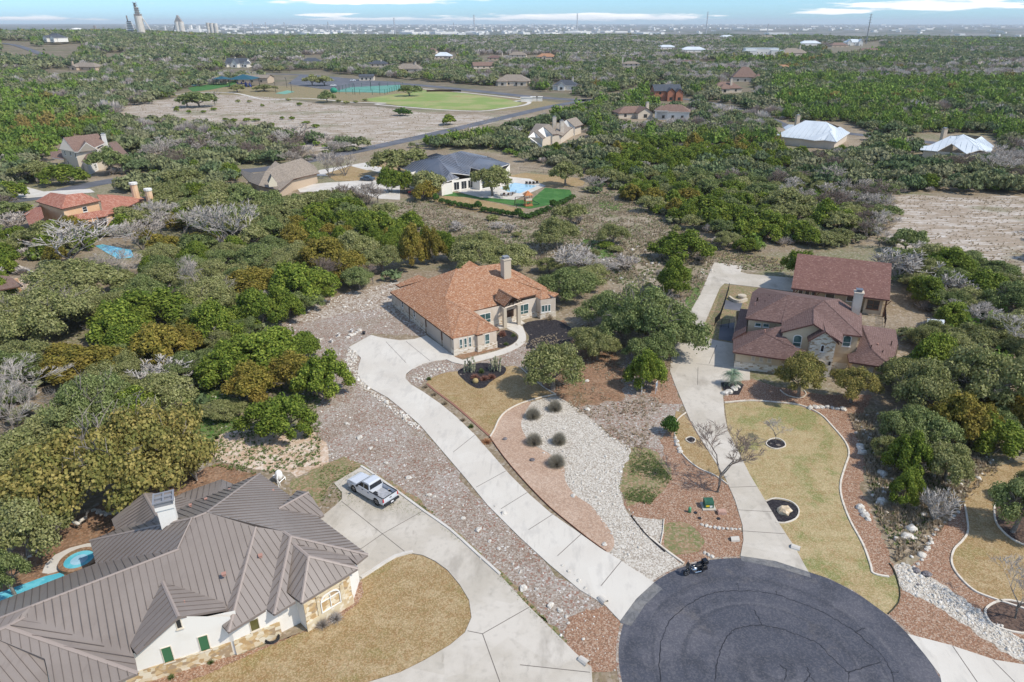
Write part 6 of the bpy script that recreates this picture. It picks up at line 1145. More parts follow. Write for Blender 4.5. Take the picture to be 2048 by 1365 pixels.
def make_crown(kind, seed, n, size, R, H, mat, k=4, elong=1.2):
 rng = np.random.default_rng(seed); C, D, L = crown_pts(kind, rng, n, R, H); V, F = leaves(C, D, size, rng, up=.5 if kind == 'jun' else 0, elong=elong, k=k)
 # inner lumps as same-arity faces
 U = np.unique(np.round(L, 4), axis=0); bv = []; bf = []
 for l in U:
  v, f = blob(l[:3], l[3] * .60, l[4], rng); b = len(bv); bv += v
  bf += [(b + a, b + c, b + d) if k == 3 else (b + a, b + c, b + d, b + d) for a, c, d in f]
 if k == 4:   # triangles only for lumps: build as degenerate-free quads by pairing
  me = bpy.data.meshes.new('crown'); nv = len(V); me.from_pydata([tuple(p) for p in V.tolist()] + bv, [], [tuple(q) for q in F.tolist()] + [(nv + a, nv + c, nv + d) for a, c, d, _ in bf]); me.materials.append(mat); me.update(); return me
 return mesh_np('crown', np.concatenate([V, np.array(bv)]), np.concatenate([F, np.array(bf) + len(V)]), mat, 3)
def branch_mesh(seed, H, R, kind='oak', depth=3, rad=.22, n=5):
 rnd = random.Random(seed); mb = MB()
 def grow_(p, d, l, r, dep):
  q = p + d * l; m = p.lerp(q, .5) + Vector((rnd.uniform(-.08, .08), rnd.uniform(-.08, .08), rnd.uniform(-.03, .05))) * l
  mb.tube([p, m, q], [r, r * .8, r * .6], n if dep > 1 else 3, cap=False)
  if dep <= 0: return
  for i in range(3 if dep > 1 else 2):
   a = rnd.uniform(0, 2 * math.pi); e = d * .9 + Vector((math.cos(a), math.sin(a), rnd.uniform(-.1, .35))) * rnd.uniform(.5, .9)
   grow_(q if i else m.lerp(q, .6), e.normalized(), l * rnd.uniform(.6, .85), r * .58, dep - 1)
 if kind == 'oak':
  t = Vector((rnd.uniform(-.2, .2), rnd.uniform(-.2, .2), 1)).normalized(); base = Vector((0, 0, -.1)); top = t * H * .26
  mb.tube([base, top * .5, top], [rad * 1.3, rad, rad * .85], 7)
  for i in range(5):
   a = i * 2 * math.pi / 5 + rnd.uniform(-.4, .4); grow_(top * rnd.uniform(.75, 1), Vector((math.cos(a), math.sin(a), rnd.uniform(.45, .95))).normalized(), R * .36, rad * .55, depth - 1)
 else:
  for i in range(4):
   a = i * 2 * math.pi / 4 + rnd.uniform(-.4, .4); grow_(Vector((math.cos(a) * .15, math.sin(a) * .15, -.1)), Vector((math.cos(a) * .5, math.sin(a) * .5, 1)).normalized(), H * .30, rad * .5, depth - 1)
 me = bpy.data.meshes.new('trunk'); me.from_pydata([tuple(v) for v in mb.v], [], mb.f); me.update(); return me
def bare_meshes(seed, H, R, depth=5, rad=.16, mat='twig', tw=.016, spread=.55, stems=1, start=.18):
 """leafless tree: trunk mesh and twig crown mesh"""
 rnd = random.Random(seed); tb = MB(); cb = MB()
 def grow_(p, d, l, r, dep):
  q = p + d * l; m = p.lerp(q, .5) + Vector((rnd.uniform(-.06, .06), rnd.uniform(-.06, .06), 0)) * l
  (tb if dep >= depth - 1 else cb).tube([p, m, q], [r, r * .82, r * .64], 5 if dep >= depth - 1 else 3, cap=False)
  if dep <= 0: return
  nk = 3 if dep > 1 else 4
  for i in range(nk):
   a = rnd.uniform(0, 2 * math.pi); sp = spread * rnd.uniform(.7, 1.4)
   e = d + Vector((math.cos(a), math.sin(a), rnd.uniform(-.25, .45))) * sp
   grow_(p.lerp(q, rnd.uniform(.45, 1) if i else 1), e.normalized(), l * rnd.uniform(.62, .82), max(tw, r * .52), dep - 1)
 for s in range(stems):
  a = s * 2 * math.pi / max(1, stems) + rnd.uniform(-.3, .3); lean = 0.0 if stems == 1 else .55
  grow_(Vector((0, 0, -.1)), Vector((math.cos(a) * lean, math.sin(a) * lean, 1)).normalized(), H * .30, rad, depth)
 # normalise to H, R
 def fin(mb, nm, mt):
  me = bpy.data.meshes.new(nm); me.from_pydata([tuple(v) for v in mb.v], [], mb.f); me.materials.append(mt); me.update(); return me
 mz = max(v.z for v in cb.v); rr = sorted(math.hypot(v.x, v.y) for v in cb.v)[int(len(cb.v) * .96)]; sx_, sz_ = R / rr, H / mz
 for mb in (tb, cb): mb.v = [Vector((v.x * sx_, v.y * sx_, v.z * sz_)) for v in mb.v]
 return fin(tb, 'trunk', MT['bark'] if mat != 'silver' else MT['silver']), fin(cb, 'crown', MT[mat])
def withmat(me, m): me.materials.append(m); return me
LIB = {}
def lib(key, fn):
 if key not in LIB: LIB[key] = fn()
 return LIB[key]
# templates: (trunk mesh, crown mesh, nominal R, nominal H)
def oak_t(i, lod, mat):
 def f():
  R, H = 4.6, 7.0; n, s, k = ((13000, .20, 4), (3600, .38, 3), (1100, .66, 3))[lod]
  return withmat(branch_mesh(50 + i, H, R, 'oak', 4 if lod == 0 else 3, .26, 5 if lod == 0 else 4), MT['bark']), make_crown('oak', 10 + i, n, s, R, H, MT[mat], k), R, H
 return lib(('oak', i, lod, mat), f)
def jun_t(i, lod, mat):
 def f():
  R, H = 3.4, 6.0; n, s, k = ((11000, .19, 4), (3000, .35, 3), (950, .6, 3))[lod]
  return withmat(branch_mesh(80 + i, H, R, 'jun', 3, .2, 5 if lod == 0 else 4), MT['bark']), make_crown('jun', 30 + i, n, s, R, H, MT[mat], k, 1.5), R, H
 return lib(('jun', i, lod, mat), f)
def shrub_t(i, lod, mat):
 def f():
  R, H = 1.2, 1.6; n, s, k = ((1600, .14, 4), (420, .3, 3), (150, .42, 3))[lod]
  return withmat(branch_mesh(120 + i, H, R, 'jun', 2, .1, 4), MT['bark']), make_crown('shrub', 60 + i, n, s, R, H, MT[mat], k), R, H
 return lib(('shrub', i, lod, mat), f)
def bare_t(i, lod, mat):
 def f():
  R, H = 4.0, 7.0; d, tw = ((6, .014), (5, .028), (4, .05))[lod]
  return (*bare_meshes(200 + i, H, R, d, .12, mat, tw, .60, 1 if i % 2 else 3), R, H)
 return lib(('bare', i, lod, mat), f)
def bareshrub_t(i, lod, mat):
 def f():
  R, H = 2.2, 2.6; d, tw = ((4, .022), (3, .04), (2, .08))[lod]
  return (*bare_meshes(300 + i, H, R, d, .06, mat, tw, .8, 7), R, H)
 return lib(('bshrub', i, lod, mat), f)
TT = dict(oak=(oak_t, 'lf_oak', 'live_oak_tree', 'tree'), oakd=(oak_t, 'lf_oakd', 'live_oak_tree', 'tree'), gold=(oak_t, 'lf_gold', 'golden_oak_tree', 'tree'), jun=(jun_t, 'lf_jun', 'juniper_tree', 'tree'), rust=(jun_t, 'lf_rust', 'juniper_tree', 'tree'),
 shrub=(shrub_t, 'lf_shrub', 'shrub', 'shrub'), bare=(bare_t, 'twig', 'bare_tree', 'tree'), bareb=(bare_t, 'twig_b', 'bare_tree', 'tree'), silver=(bareshrub_t, 'silver', 'bare_shrub', 'shrub'), bsh=(bareshrub_t, 'twig', 'bare_shrub', 'shrub'), olsh=(shrub_t, 'lf_oak', 'shrub', 'shrub'), gsh=(shrub_t, 'lf_jun', 'shrub', 'shrub'), brsh=(shrub_t, 'lf_rust', 'shrub', 'shrub'))
NAMEK = dict(oak='grey-green live oak', oakd='dark green live oak', gold='golden-leaved oak', jun='bright green juniper', rust='rust tinged juniper', shrub='dark green shrub', bare='leafless grey tree', bareb='leafless brown tree', silver='silvery leafless shrub', bsh='grey twiggy shrub', olsh='olive shrub', gsh='bright green shrub', brsh='rusty evergreen bush')
RTI = random.Random(99); NT = {}; PLACED = []
def big_t(i, lod, mat):
 def f():
  R, H = 8.0, 8.0; return withmat(branch_mesh(70 + i, H, R, 'oak', 4, .34, 5), MT['bark']), make_crown('big', 90 + i, 32000, .23, R, H, MT[mat], 4), R, H
 return lib(('big', i, lod, mat), f)
def plant(kind, p, R, H, label=None, lod=None, group=None, rz=None):
 fn, mat, nm, cat = TT[kind]; dist = math.hypot(p.x, p.y, CAMH)
 if R > 6.3 and dist < 140 and fn is oak_t: fn = big_t
 if lod is None: lod = 0 if dist < 165 else (1 if dist < 300 else 2)
 i = RTI.randrange(2 if fn is big_t else (7 if lod == 0 else 5)); tm, cm, R0, H0 = fn(i, lod, mat)
 e = empty(nm, p, RTI.uniform(0, 6.28) if rz is None else rz); e.scale = (R / R0 * RTI.uniform(.86, 1.16), R / R0 * RTI.uniform(.86, 1.16), H / H0); e.rotation_euler.x = RTI.uniform(-.09, .09); e.rotation_euler.y = RTI.uniform(-.09, .09)
 a = bpy.data.objects.new('trunk', tm); b = bpy.data.objects.new('crown', cm)
 for o in (a, b): col.objects.link(o); o.parent = e
 e['category'] = cat
 if label: e['label'] = label
 if group: e['group'] = group
 PLACED.append((e, kind, p, R, H)); return e
def plant_px(kind, x, yb, wpx, ytop, label=None, **k):
 g = G(x, yb); d = Q(g.x, g.y, 0)[2]; R = wpx / 2 / (FPX / d)
 # height so that the crown top projects to ytop
 lo, hi = .3, 25
 for _ in range(30):
  m_ = (lo + hi) / 2
  if Q(g.x, g.y, m_)[1] > ytop: lo = m_
  else: hi = m_
 return plant(kind, g, R, lo, label, **k)
MAN = [('jun',565,868,150,788),('jun',652,795,112,708),('rust',598,775,120,702),('rust',505,800,130,728),('jun',455,765,120,690),('jun',535,735,150,655),('jun',606,715,85,665),('oak',445,835,90,800),('jun',480,735,110,672),
 ('jun',240,690,150,600),('rust',330,735,165,645),('rust',190,765,160,690),('jun',310,655,170,578),('rust',380,700,110,640),('jun',435,690,130,605),('jun',520,655,130,575),('jun',270,720,120,650),('rust',130,740,110,690),
 ('jun',598,605,140,520),('jun',570,640,90,575),('rust',510,590,110,533),('rust',652,545,110,470),('rust',702,560,90,498),('jun',640,590,110,535),('oak',712,525,120,455),('rust',825,535,75,447),('rust',868,525,60,452),('jun',790,500,60,450),('oak',950,540,115,470),('oak',1025,545,115,478),('jun',900,520,50,465),('oak',765,545,80,485),('rust',600,500,100,455),
 ('oakd',1130,603,135,527),('oakd',1290,690,205,562),('jun',1290,775,90,698),('oak',1105,780,140,672),('oak',1180,700,95,645),('oakd',1345,700,80,640),('oakd',1215,650,110,575),('oakd',1240,690,110,600),('oakd',1335,665,110,590),('oakd',1300,735,120,660),('oak',1195,720,80,655),
 ('jun',1345,590,76,520),('jun',1365,522,112,463),
 ('gold',1597,795,122,697),('gold',1702,806,95,722),('shrub',1340,867,40,826),
 ('jun',1852,765,120,662),('oak',1835,835,160,705),('oak',1960,835,175,680),('oak',2040,790,120,690),('rust',1905,890,130,785),('jun',1985,905,120,835),('jun',1808,1005,86,935),('jun',1818,955,100,870),('oak',1890,965,130,880),('oakd',1800,890,120,800),('rust',1950,890,90,800),('oak',1765,920,60,860),('silver',1868,1040,80,985),('oakd',2025,1065,130,935),('oak',2060,1010,80,930),('oakd',1850,900,130,810),('rust',2010,850,110,780),
 ('gold',255,1000,330,808),('gold',350,960,120,850),('oak',40,980,190,868),('oak',60,1110,220,965),('oakd',195,865,230,745),('bare',70,800,160,715),('bare',30,870,140,760),('silver',330,782,130,722),('jun',285,850,120,775),('oak',90,680,230,565),('oak',20,700,160,600),('oak',170,640,140,575),('oak',120,900,140,810),('oakd',30,1190,110,1080),('gold',150,1000,140,880),
 ('bare',150,545,180,432),('bare',285,500,120,435),('bare',370,480,115,412),('bare',468,500,115,398),('bare',400,605,90,500),('bare',325,470,100,420),('oak',420,620,150,550),('oak',160,600,190,510),('oak',370,380,90,330),('bare',240,560,110,500),
 ('bareb',1435,985,150,862),('bare',2030,1238,110,1130),('bare',1550,886,50,838),('oak',985,392,100,318),('oak',860,388,90,335),('jun',780,385,60,333),('jun',812,385,45,340),('oak',1130,372,66,312),('oak',800,350,115,288),('bare',690,352,50,305),('bare',660,355,60,300),('rust',850,400,60,362),
 ('oak',1115,500,90,425),('oak',1140,450,80,400),('oak',1225,490,70,440),('bsh',1150,545,90,490),('bsh',1250,540,60,510),('oak',75,365,90,312),('jun',130,370,80,325),('oakd',220,350,80,285),('jun',20,400,80,360),('bsh',30,460,60,420),
 ('jun',1600,560,80,495),('silver',1800,560,130,500),('jun',1890,560,110,495),('silver',1900,600,90,545),('jun',1960,600,110,540),('oakd',2020,640,120,545),('jun',1850,610,90,550),('jun',1900,655,80,600),('oak',2010,690,130,610),('oakd',1990,560,90,515),
 ('oak',285,440,85,402),('bare',322,452,90,396),('oak',335,428,80,380),('oak',245,445,60,408),('oakd',400,215,70,178),('oakd',375,215,45,182),('bare',430,212,35,180),('oakd',655,205,38,178),('jun',898,250,36,228),('oakd',820,193,46,166),('oak',475,185,32,165),('oak',530,183,46,166),('oak',625,172,40,146),('oak',650,172,44,148),('shrub',805,232,40,213),('oakd',340,195,24,182),('jun',325,198,22,183),('jun',353,224,12,214)]
for k_ in MAN: plant_px(*k_)
# ---- scatter over the woods.  open = no tree bases there (picture polygons of ground), protect = no crown may cover
OPEN = [DRV_C, DRV_L, DRV_R, GY_, MEA,
 [(560,640),(700,590),(780,570),(860,500),(1010,505),(1125,560),(1180,600),(1200,700),(1230,560),(1330,470),(1440,520),(1480,520),(1590,490),(1800,500),(1810,680),(1800,800),(1720,840),(1740,900),(1740,1020),(1790,1130),(1880,1060),(1920,1000),(1960,920),(2100,900),(2200,1450),(-100,1450),(-100,1000),(200,1000),(400,900),(430,860),(420,800),(400,720),(500,700)],
 [(470,330),(600,330),(720,300),(800,290),(830,330),(830,380),(780,405),(700,400),(560,400),(480,385)],
 [(780,300),(1000,300),(1060,330),(1180,345),(1190,375),(1150,405),(1060,445),(960,440),(860,415),(780,400)],
 [(300,208),(330,195),(380,175),(500,165),(560,150),(700,150),(860,165),(1000,180),(1140,195),(1160,205),(1100,225),(1000,255),(860,276),(740,300),(690,292),(620,283),(560,272),(480,262),(400,254),(330,250),(270,250),(230,240),(250,215)],
 [(0,400),(60,360),(160,355),(260,350),(300,350),(300,370),(180,382),(190,400),(60,420),(0,430)],
 [(50,440),(90,385),(300,385),(320,420),(250,460),(60,475),(0,500),(0,440)],
 [(180,482),(280,482),(330,510),(300,540),(200,530)],[(0,550),(90,545),(210,590),(210,640),(150,640),(0,640)],
 [(1790,385),(2100,390),(2100,570),(1900,540),(1760,480)],[(1540,245),(1700,245),(1740,285),(1720,315),(1560,315)],[(1830,270),(1990,265),(2010,320),(1840,325)],
 [(1370,205),(1440,205),(1530,230),(1620,258),(1720,262),(1900,282),(1900,296),(1700,276),(1600,270),(1520,242),(1430,218)],
 [(1180,196),(1230,185),(1300,166),(1330,160),(1340,170),(1260,196),(1190,208)],[(1280,200),(1390,195),(1400,212),(1300,215)],
 [(380,142),(560,143),(640,140),(700,150),(850,163),(1000,174),(1140,190),(1180,196),(1180,206),(1000,190),(800,172),(690,163),(400,152)],
 [(0,98),(80,95),(150,110),(150,128),(60,122),(0,118)],[(50,350),(140,340),(250,345),(250,300),(120,300)],
 [(600,190),(700,190),(700,205),(600,205)],[(1045,275),(1180,270),(1180,290),(1060,298)],[(1230,228),(1390,228),(1390,246),(1230,246)],[(1420,70),(1440,60),(1450,66)],[(1640,95),(1760,82),(1780,100),(1660,120)]]
PROT = [[(85,385),(110,383),(270,378),(310,385),(300,396),(240,404),(205,420),(90,436)],[(118,272),(200,268),(245,300),(240,330),(150,340),(118,320)],[(480,335),(560,318),(640,320),(650,350),(600,370),(500,375)],
 [(800,345),(920,300),(980,320),(980,385),(900,395),(820,370)],[(1058,255),(1140,235),(1168,250),(1150,272),(1075,290)],[(1548,262),(1610,240),(1655,245),(1700,268),(1690,282),(1600,290),(1548,275)],[(1842,300),(1920,270),(1960,275),(1985,295),(1980,305),(1850,305)],
 [(1590,505),(1780,525),(1780,610),(1800,660),(1790,740),(1465,720),(1465,640),(1500,580),(1580,590)],[(1310,172),(1360,172),(1360,200),(1310,200)],[(1440,160),(1480,155),(1495,150),(1510,175),(1480,188),(1438,185)],
 [(450,112),(490,108),(505,122),(500,135),(452,135)],[(605,104),(645,104),(648,120),(608,122)],[(865,100),(910,100),(912,116),(868,118)],[(1070,104),(1112,104),(1112,116),(1072,116)],[(1000,145),(1055,148),(1055,168),(1000,168)],[(1105,158),(1150,156),(1150,180),(1105,180)],[(800,120),(840,122),(842,140),(802,144)],
 [(0,76),(60,76),(60,92),(0,92)],[(90,80),(160,82),(160,100),(95,100)],[(80,132),(200,130),(205,142),(80,145)],[(1500,98),(1550,98),(1550,112),(1500,112)],[(1570,100),(1610,100),(1610,112),(1570,112)],[(1600,82),(1640,82),(1640,92),(1600,92)],[(1690,82),(1722,82),(1722,92),(1690,92)],[(1365,96),(1410,98),(1408,105),(1370,105)],[(740,122),(775,122),(775,132),(740,134)],
 [(1245,128),(1278,126),(1278,138),(1246,138)],[(960,106),(1005,104),(1005,120),(960,120)],[(1020,104),(1060,104),(1060,114),(1020,114)],[(940,128),(985,126),(985,136),(940,138)],[(205,98),(245,98),(245,110),(208,112)],[(1228,224),(1375,216),(1375,234),(1230,236)],[(1318,94),(1350,93),(1350,98),(1318,99)],[(1400,116),(1430,116),(1436,124),(1400,124)],[(720,290),(800,270),(1040,228),(1130,205),(1180,196),(1180,204),(1000,245),(800,285),(722,300)],[(190,485),(265,490),(262,515),(230,515)]]
JUNZ = [[(0,190),(140,215),(230,255),(255,290),(150,330),(0,330)],[(1540,160),(2100,165),(2100,290),(1560,240)],[(700,420),(900,440),(900,520),(560,520),(600,440)]]
MIXZ = [[(1150,255),(1560,290),(1700,470),(1560,520),(1180,370)],[(1060,195),(1300,190),(1370,230),(1180,260),(1060,230)]]
BAREZ = [[(880,60),(1450,62),(1500,150),(900,120)],[(200,400),(480,400),(480,480),(200,520)],[(1850,140),(2100,120),(2100,165),(1850,165)]]
rng = random.Random(5); cand = []
for (r0, r1, s) in ((90, 430, 5.4), (430, 900, 7.2), (900, 1600, 11.5), (1600, 2750, 17.0)):
 n = int(r1 / s) + 2
 for iy in range(int(40 / s), n):
  for ix in range(-n, n):
   x = (ix + rng.uniform(.05, .95) + .5 * (iy % 2)) * s; y = (iy + rng.uniform(.05, .95)) * s; d = math.hypot(x, y)
   if d < r0 or d >= r1: continue
   z = terr(x, y); px, py, dep = Q(x, y, z)
   if px < -90 or px > 2140 or py > 1250: continue
   if any(inpoly(px, py, o) for o in OPEN): continue
   u = rng.random(); L0 = 60.0 if d < 900 else 190.0; nz = mnoise.noise(Vector((x / L0, y / L0, 9))) * .75 + mnoise.noise(Vector((x / 22.0, y / 22.0, 4))) * .25
   if nz < -.50 and d < 1500: continue
   if any(inpoly(px, py, o) for o in JUNZ): w = (.20, .38, .28, .14) if px < 900 else (.26, .44, .12, .18)
   elif any(inpoly(px, py, o) for o in MIXZ): w = (.36, .34, .10, .20)
   elif any(inpoly(px, py, o) for o in BAREZ): w = (.34, .12, .04, .50)
   else: w = (.46, .16, .05, .33)
   v = min(.999, max(0, rng.random() * .50 + (nz * 1.2 + .5) * .50)); k = 'oak'
   kk = ('bare', 'oak', 'jun', 'rust'); ww = (w[3], w[0], w[1], w[2]); acc = 0
   for a_, b_ in zip(kk, ww):
    acc += b_; k = a_
    if v < acc: break
   if k == 'oak' and rng.random() < .35: k = 'oakd'
   if k == 'bare' and rng.random() < .35: k = 'bareb'
   R = s * rng.uniform(.50, .82) * (.86 if k in ('jun', 'rust') else 1.0); H = min(9.0, R * rng.uniform(1.15, 1.6)) if d < 1600 else rng.uniform(7, 10)
   if d < 430 and rng.random() < .16: R *= 1.35; H *= 1.2
   if d < 300 and rng.random() < .12: k = rng.choice(('olsh', 'bsh', 'silver', 'gsh')); R = rng.uniform(1.0, 2.0); H = R * 1.2
   t = Q(x, y, z + H * .9); c1 = Q(x, y, z + H * .5); hw = R * FPX / dep * .7
   if any(inpoly(q[0], q[1], o) for o in PROT for q in (t, c1, (c1[0] - hw, c1[1]), (c1[0] + hw, c1[1]))): continue
   if any((x - e[2].x) ** 2 + (y - e[2].y) ** 2 < (e[3] * .7) ** 2 for e in PLACED[:len(MAN)]) if d < 260 else False: continue
   cand.append((d, x, y, z, k, R, H))
cand.sort()
LIMIT = dict(live_oak_tree=270, juniper_tree=270, bare_tree=200, shrub=80, bare_shrub=80); cnt = {}
for e in PLACED: cnt[e[0].name.split('.')[0]] = cnt.get(e[0].name.split('.')[0], 0) + 1
rest = {}
for (d, x, y, z, k, R, H) in cand:
 nm = TT[k][2]
 if cnt.get(nm, 0) < LIMIT.get(nm, 0): cnt[nm] = cnt.get(nm, 0) + 1; plant(k, Vector((x, y, z)), R, H)
 else: rest.setdefault(k, []).append((d, x, y, z, R, H))
# the far woods: one mesh per kind, light templates
def template(kind, seed, lvl):
 rg = np.random.default_rng(seed)
 if kind in ('oak', 'oakd', 'jun', 'rust', 'olsh', 'gsh'):
  n, s = ((230, .34), (95, .50), (36, .78))[lvl]; kk = 'jun' if kind in ('jun', 'rust') else 'oak'
  C, D, L = crown_pts(kk, rg, n, 1.0, 1.5); C[:, 2] /= 1.5; V, F = leaves(C, D, s * .62, rg, k=3, elong=1.15)
  U = np.unique(np.round(L, 4), axis=0)[:: (1, 2, 4)[lvl]]; bv = []; bf = []
  for l in U: v, f = blob((l[0], l[1], l[2] / 1.5), l[3] * (.75, .95, 1.2)[lvl], l[4] * .7, rg); b = len(bv); bv += v; bf += [(b + p, b + q, b + r) for p, q, r in f[::1] if True]
  return np.concatenate([V, np.array(bv)]), np.concatenate([F, np.array(bf) + len(V)])
 n, w = ((420, .022), (170, .045), (60, .09))[lvl]; V = []; F = []
 for i in range(n):   # twigs as thin upright blades radiating from the stem
  a = rg.uniform(0, 6.283); r = math.sqrt(rg.random()); e = np.array([r * math.cos(a), r * math.sin(a), 1 - .45 * r * r - rg.random() * .25]); b0 = e * rg.uniform(.35, .75) * np.array([1, 1, .9]); t = np.array([-math.sin(a + rg.uniform(-1, 1)), math.cos(a + rg.uniform(-1, 1)), 0]) * w * 1.6
  k = len(V); V += [b0 - t, b0 + t, e]; F.append((k, k + 1, k + 2))
 for i in range(6): a = i * 1.047; t = np.array([-math.sin(a), math.cos(a), 0]) * w * 1.3; e = np.array([.45 * math.cos(a), .45 * math.sin(a), .7]); k = len(V); V += [-t, t, e]; F.append((k, k + 1, k + 2))
 return np.array(V), np.array(F)
UND = {}
ru = random.Random(77)
for (d, x, y, z, k, R, H) in cand:
 if d > 620: break
 for q in range(2):
  a = ru.uniform(0, 6.28); x2, y2 = x + math.cos(a) * R * 1.1, y + math.sin(a) * R * 1.1; px, py, dp = Q(x2, y2, z)
  if any(inpoly(px, py, o) for o in OPEN) or any(inpoly(px, py - 4, o) for o in PROT): continue
  UND.setdefault(ru.choice(('oak', 'jun', 'oakd', 'bare', 'oak')), []).append((500, x2, y2, z, ru.uniform(1.6, 2.9), ru.uniform(1.3, 2.6)))
for k, arr in UND.items(): rest.setdefault('u' + k, arr)
def farmat(nm, a, b, c): return lay('far_' + nm, a, [('island', [a, tuple(x * 1.4 for x in a), tuple(x * 1.9 for x in a)], 1.0), ('noise', tuple(x * 1.35 for x in b), .018, .50, .58, .6), ('noise', tuple(x * 1.35 for x in c), .045, .54, .62, .55)], spec=.1, trans=.2)
FARM = dict(oak=farmat('oak', (.155, .165, .08), (.20, .19, .12), (.10, .125, .055)), oakd=farmat('oakd', (.10, .13, .06), (.075, .11, .045), (.14, .155, .085)), jun=farmat('jun', (.12, .175, .035), (.075, .125, .025), (.17, .18, .045)), rust=farmat('rust', (.18, .15, .045), (.21, .15, .05), (.13, .14, .04)), bare=farmat('bare', (.36, .325, .29), (.30, .26, .23), (.42, .39, .35)), bareb=farmat('bareb', (.26, .215, .185), (.22, .18, .15), (.33, .28, .24)))
WOODN = dict(uoak='olive undergrowth', ujun='green undergrowth', uoakd='dark undergrowth', ubare='grey brush undergrowth', oak='grey-green oak woodland', oakd='dark oak woodland', jun='bright green juniper woodland', rust='rusty juniper woodland', bare='grey leafless woodland', bareb='brown leafless woodland')
for k0, arr in rest.items():
 if k0 not in WOODN: continue
 k = k0[1:] if k0[0] == 'u' else k0
 tpl = {(l, i): template(k, 500 + 10 * l + i, l) for l in range(3) for i in range(5)}; VS = []; FS = []; off = 0; rg = np.random.default_rng(3)
 for (d, x, y, z, R, H) in arr:
  l = 0 if d < 420 else (1 if d < 900 else 2); V, F = tpl[(l, int(rg.integers(5)))]; a = rg.uniform(0, 6.283); c, s = math.cos(a), math.sin(a)
  M_ = np.array([[c * R, s * R, 0], [-s * R, c * R, 0], [0, 0, H]]); VS.append(V @ M_ + np.array([x, y, z])); FS.append(F + off); off += len(V)
 if not VS: continue
 nm_ = 'woodland' if k == k0 else 'undergrowth'; me = mesh_np(nm_, np.concatenate(VS), np.concatenate(FS), FARM[k], 3); o = bpy.data.objects.new(nm_, me); col.objects.link(o); tag(o, WOODN[k0] + (' spreading away to the horizon' if k == k0 else ' filling the gaps between the trees'), 'woodland', None, 'stuff'); print('woodland', k, len(arr), len(me.polygons))
rs = random.Random(21)
for k in range(34):   # brush in the meadow
 x, y = rs.uniform(900, 1420), rs.uniform(430, 585)
 if inpoly(x, y, MEA) and not (780 < x < 1120 and y > 500) and not (1050 < x < 1110 and y < 450): plant(rs.choice(['bsh', 'olsh', 'bsh', 'olsh', 'gsh', 'silver']), G(x, y), rs.uniform(.9, 2.2), rs.uniform(1, 2.4))
for X, Y in ((20, 405), (115, 440), (235, 435), (320, 415), (415, 500), (480, 510), (590, 510), (665, 505), (880, 490), (960, 495), (1075, 525), (715, 385), (70, 515), (795, 552), (610, 350), (930, 335), (1400, 362), (1340, 350), (1480, 352), (1560, 340), (1900, 440), (1020, 378), (520, 355), (1150, 560)): plant('gsh' if Y > 365 else 'olsh', G(350 + X / 4.096, 120 + Y / 4.096), rs.uniform(1.4, 2.6), rs.uniform(1.5, 2.6))
for x, y in ((790, 152), (805, 154), (832, 156), (848, 158), (885, 158), (905, 161), (925, 164), (945, 166), (985, 170), (1070, 178), (1085, 180), (1160, 186), (760, 150), (740, 149), (720, 148), (690, 149), (675, 148), (560, 146), (580, 146), (545, 145), (780, 143), (700, 141)): plant(rs.choice(['oak', 'oakd', 'oak', 'bareb']), GT(x, y), rs.uniform(4.5, 6.5), rs.uniform(6, 8))
# ------------------------------------------------------------------ pickup truck
MT['paint'] = lay('silver_paint', (.62, .64, .67), rough=.3, spec=.6, metal=.15); MT['tyre'] = lay('tyre_rubber', (.02, .02, .02), rough=.8); MT['rim'] = lay('alloy_rim', (.45, .45, .46), rough=.3, metal=.8)
MT['red_l'] = lay('tail_lamp_red', (.45, .02, .02), rough=.3); MT['plastic_b'] = lay('black_plastic', (.025, .025, .028), rough=.5); MT['bed'] = lay('bed_liner_grey', (.30, .31, .33), [('noise', (.38, .39, .41), 3, .45, .6)], rough=.5); MT['plate'] = lay('plate_white', (.7, .7, .7))
def wheel(parent, loc, r, w, axis, name='wheel', rimr=.62):
 """tyre ring and rim, axis = unit vector of the axle"""
 up = Vector((0, 0, 1)); fw = up.cross(axis).normalized(); mb = MB(); n = 20; vs = []
 prof = [(-w / 2, r * .72), (-w / 2, r * .93), (-w * .3, r), (w * .3, r), (w / 2, r * .93), (w / 2, r * .72)]
 for k in range(n):
  a = 2 * math.pi * k / n; d = fw * math.cos(a) + up * math.sin(a)
  vs += [axis * p + d * q for p, q in prof]
 m = len(prof); mb.add(vs, [(k * m + i, k * m + i + 1, ((k + 1) % n) * m + i + 1, ((k + 1) % n) * m + i) for k in range(n) for i in range(m - 1)])
 o = mb.build(name, MT['tyre'], parent, True, loc); m2 = MB(); vs = []
 for s in (-w * .38, w * .38):
  for k in range(n): a = 2 * math.pi * k / n; vs.append(axis * s + (fw * math.cos(a) + up * math.sin(a)) * r * .73)
 fs = [tuple(range(n)), tuple(range(2 * n - 1, n - 1, -1))] + [(k, (k + 1) % n, n + (k + 1) % n, n + k) for k in range(n)]
 m2.add(vs, fs); r_ = m2.build('rim', MT['rim'], o); m3 = MB()
 for k in range(6):
  a = 2 * math.pi * k / 6; d = fw * math.cos(a) + up * math.sin(a); t = axis.cross(d)
  for s in (-w * .40, w * .40): m3.add([axis * s + d * r * .15 - t * .035, axis * s + d * r * .15 + t * .035, axis * s + d * r * .66 + t * .06, axis * s + d * r * .66 - t * .06], [(0, 1, 2, 3)])
 m3.build('spoke', MT['plastic_b'], o); return o
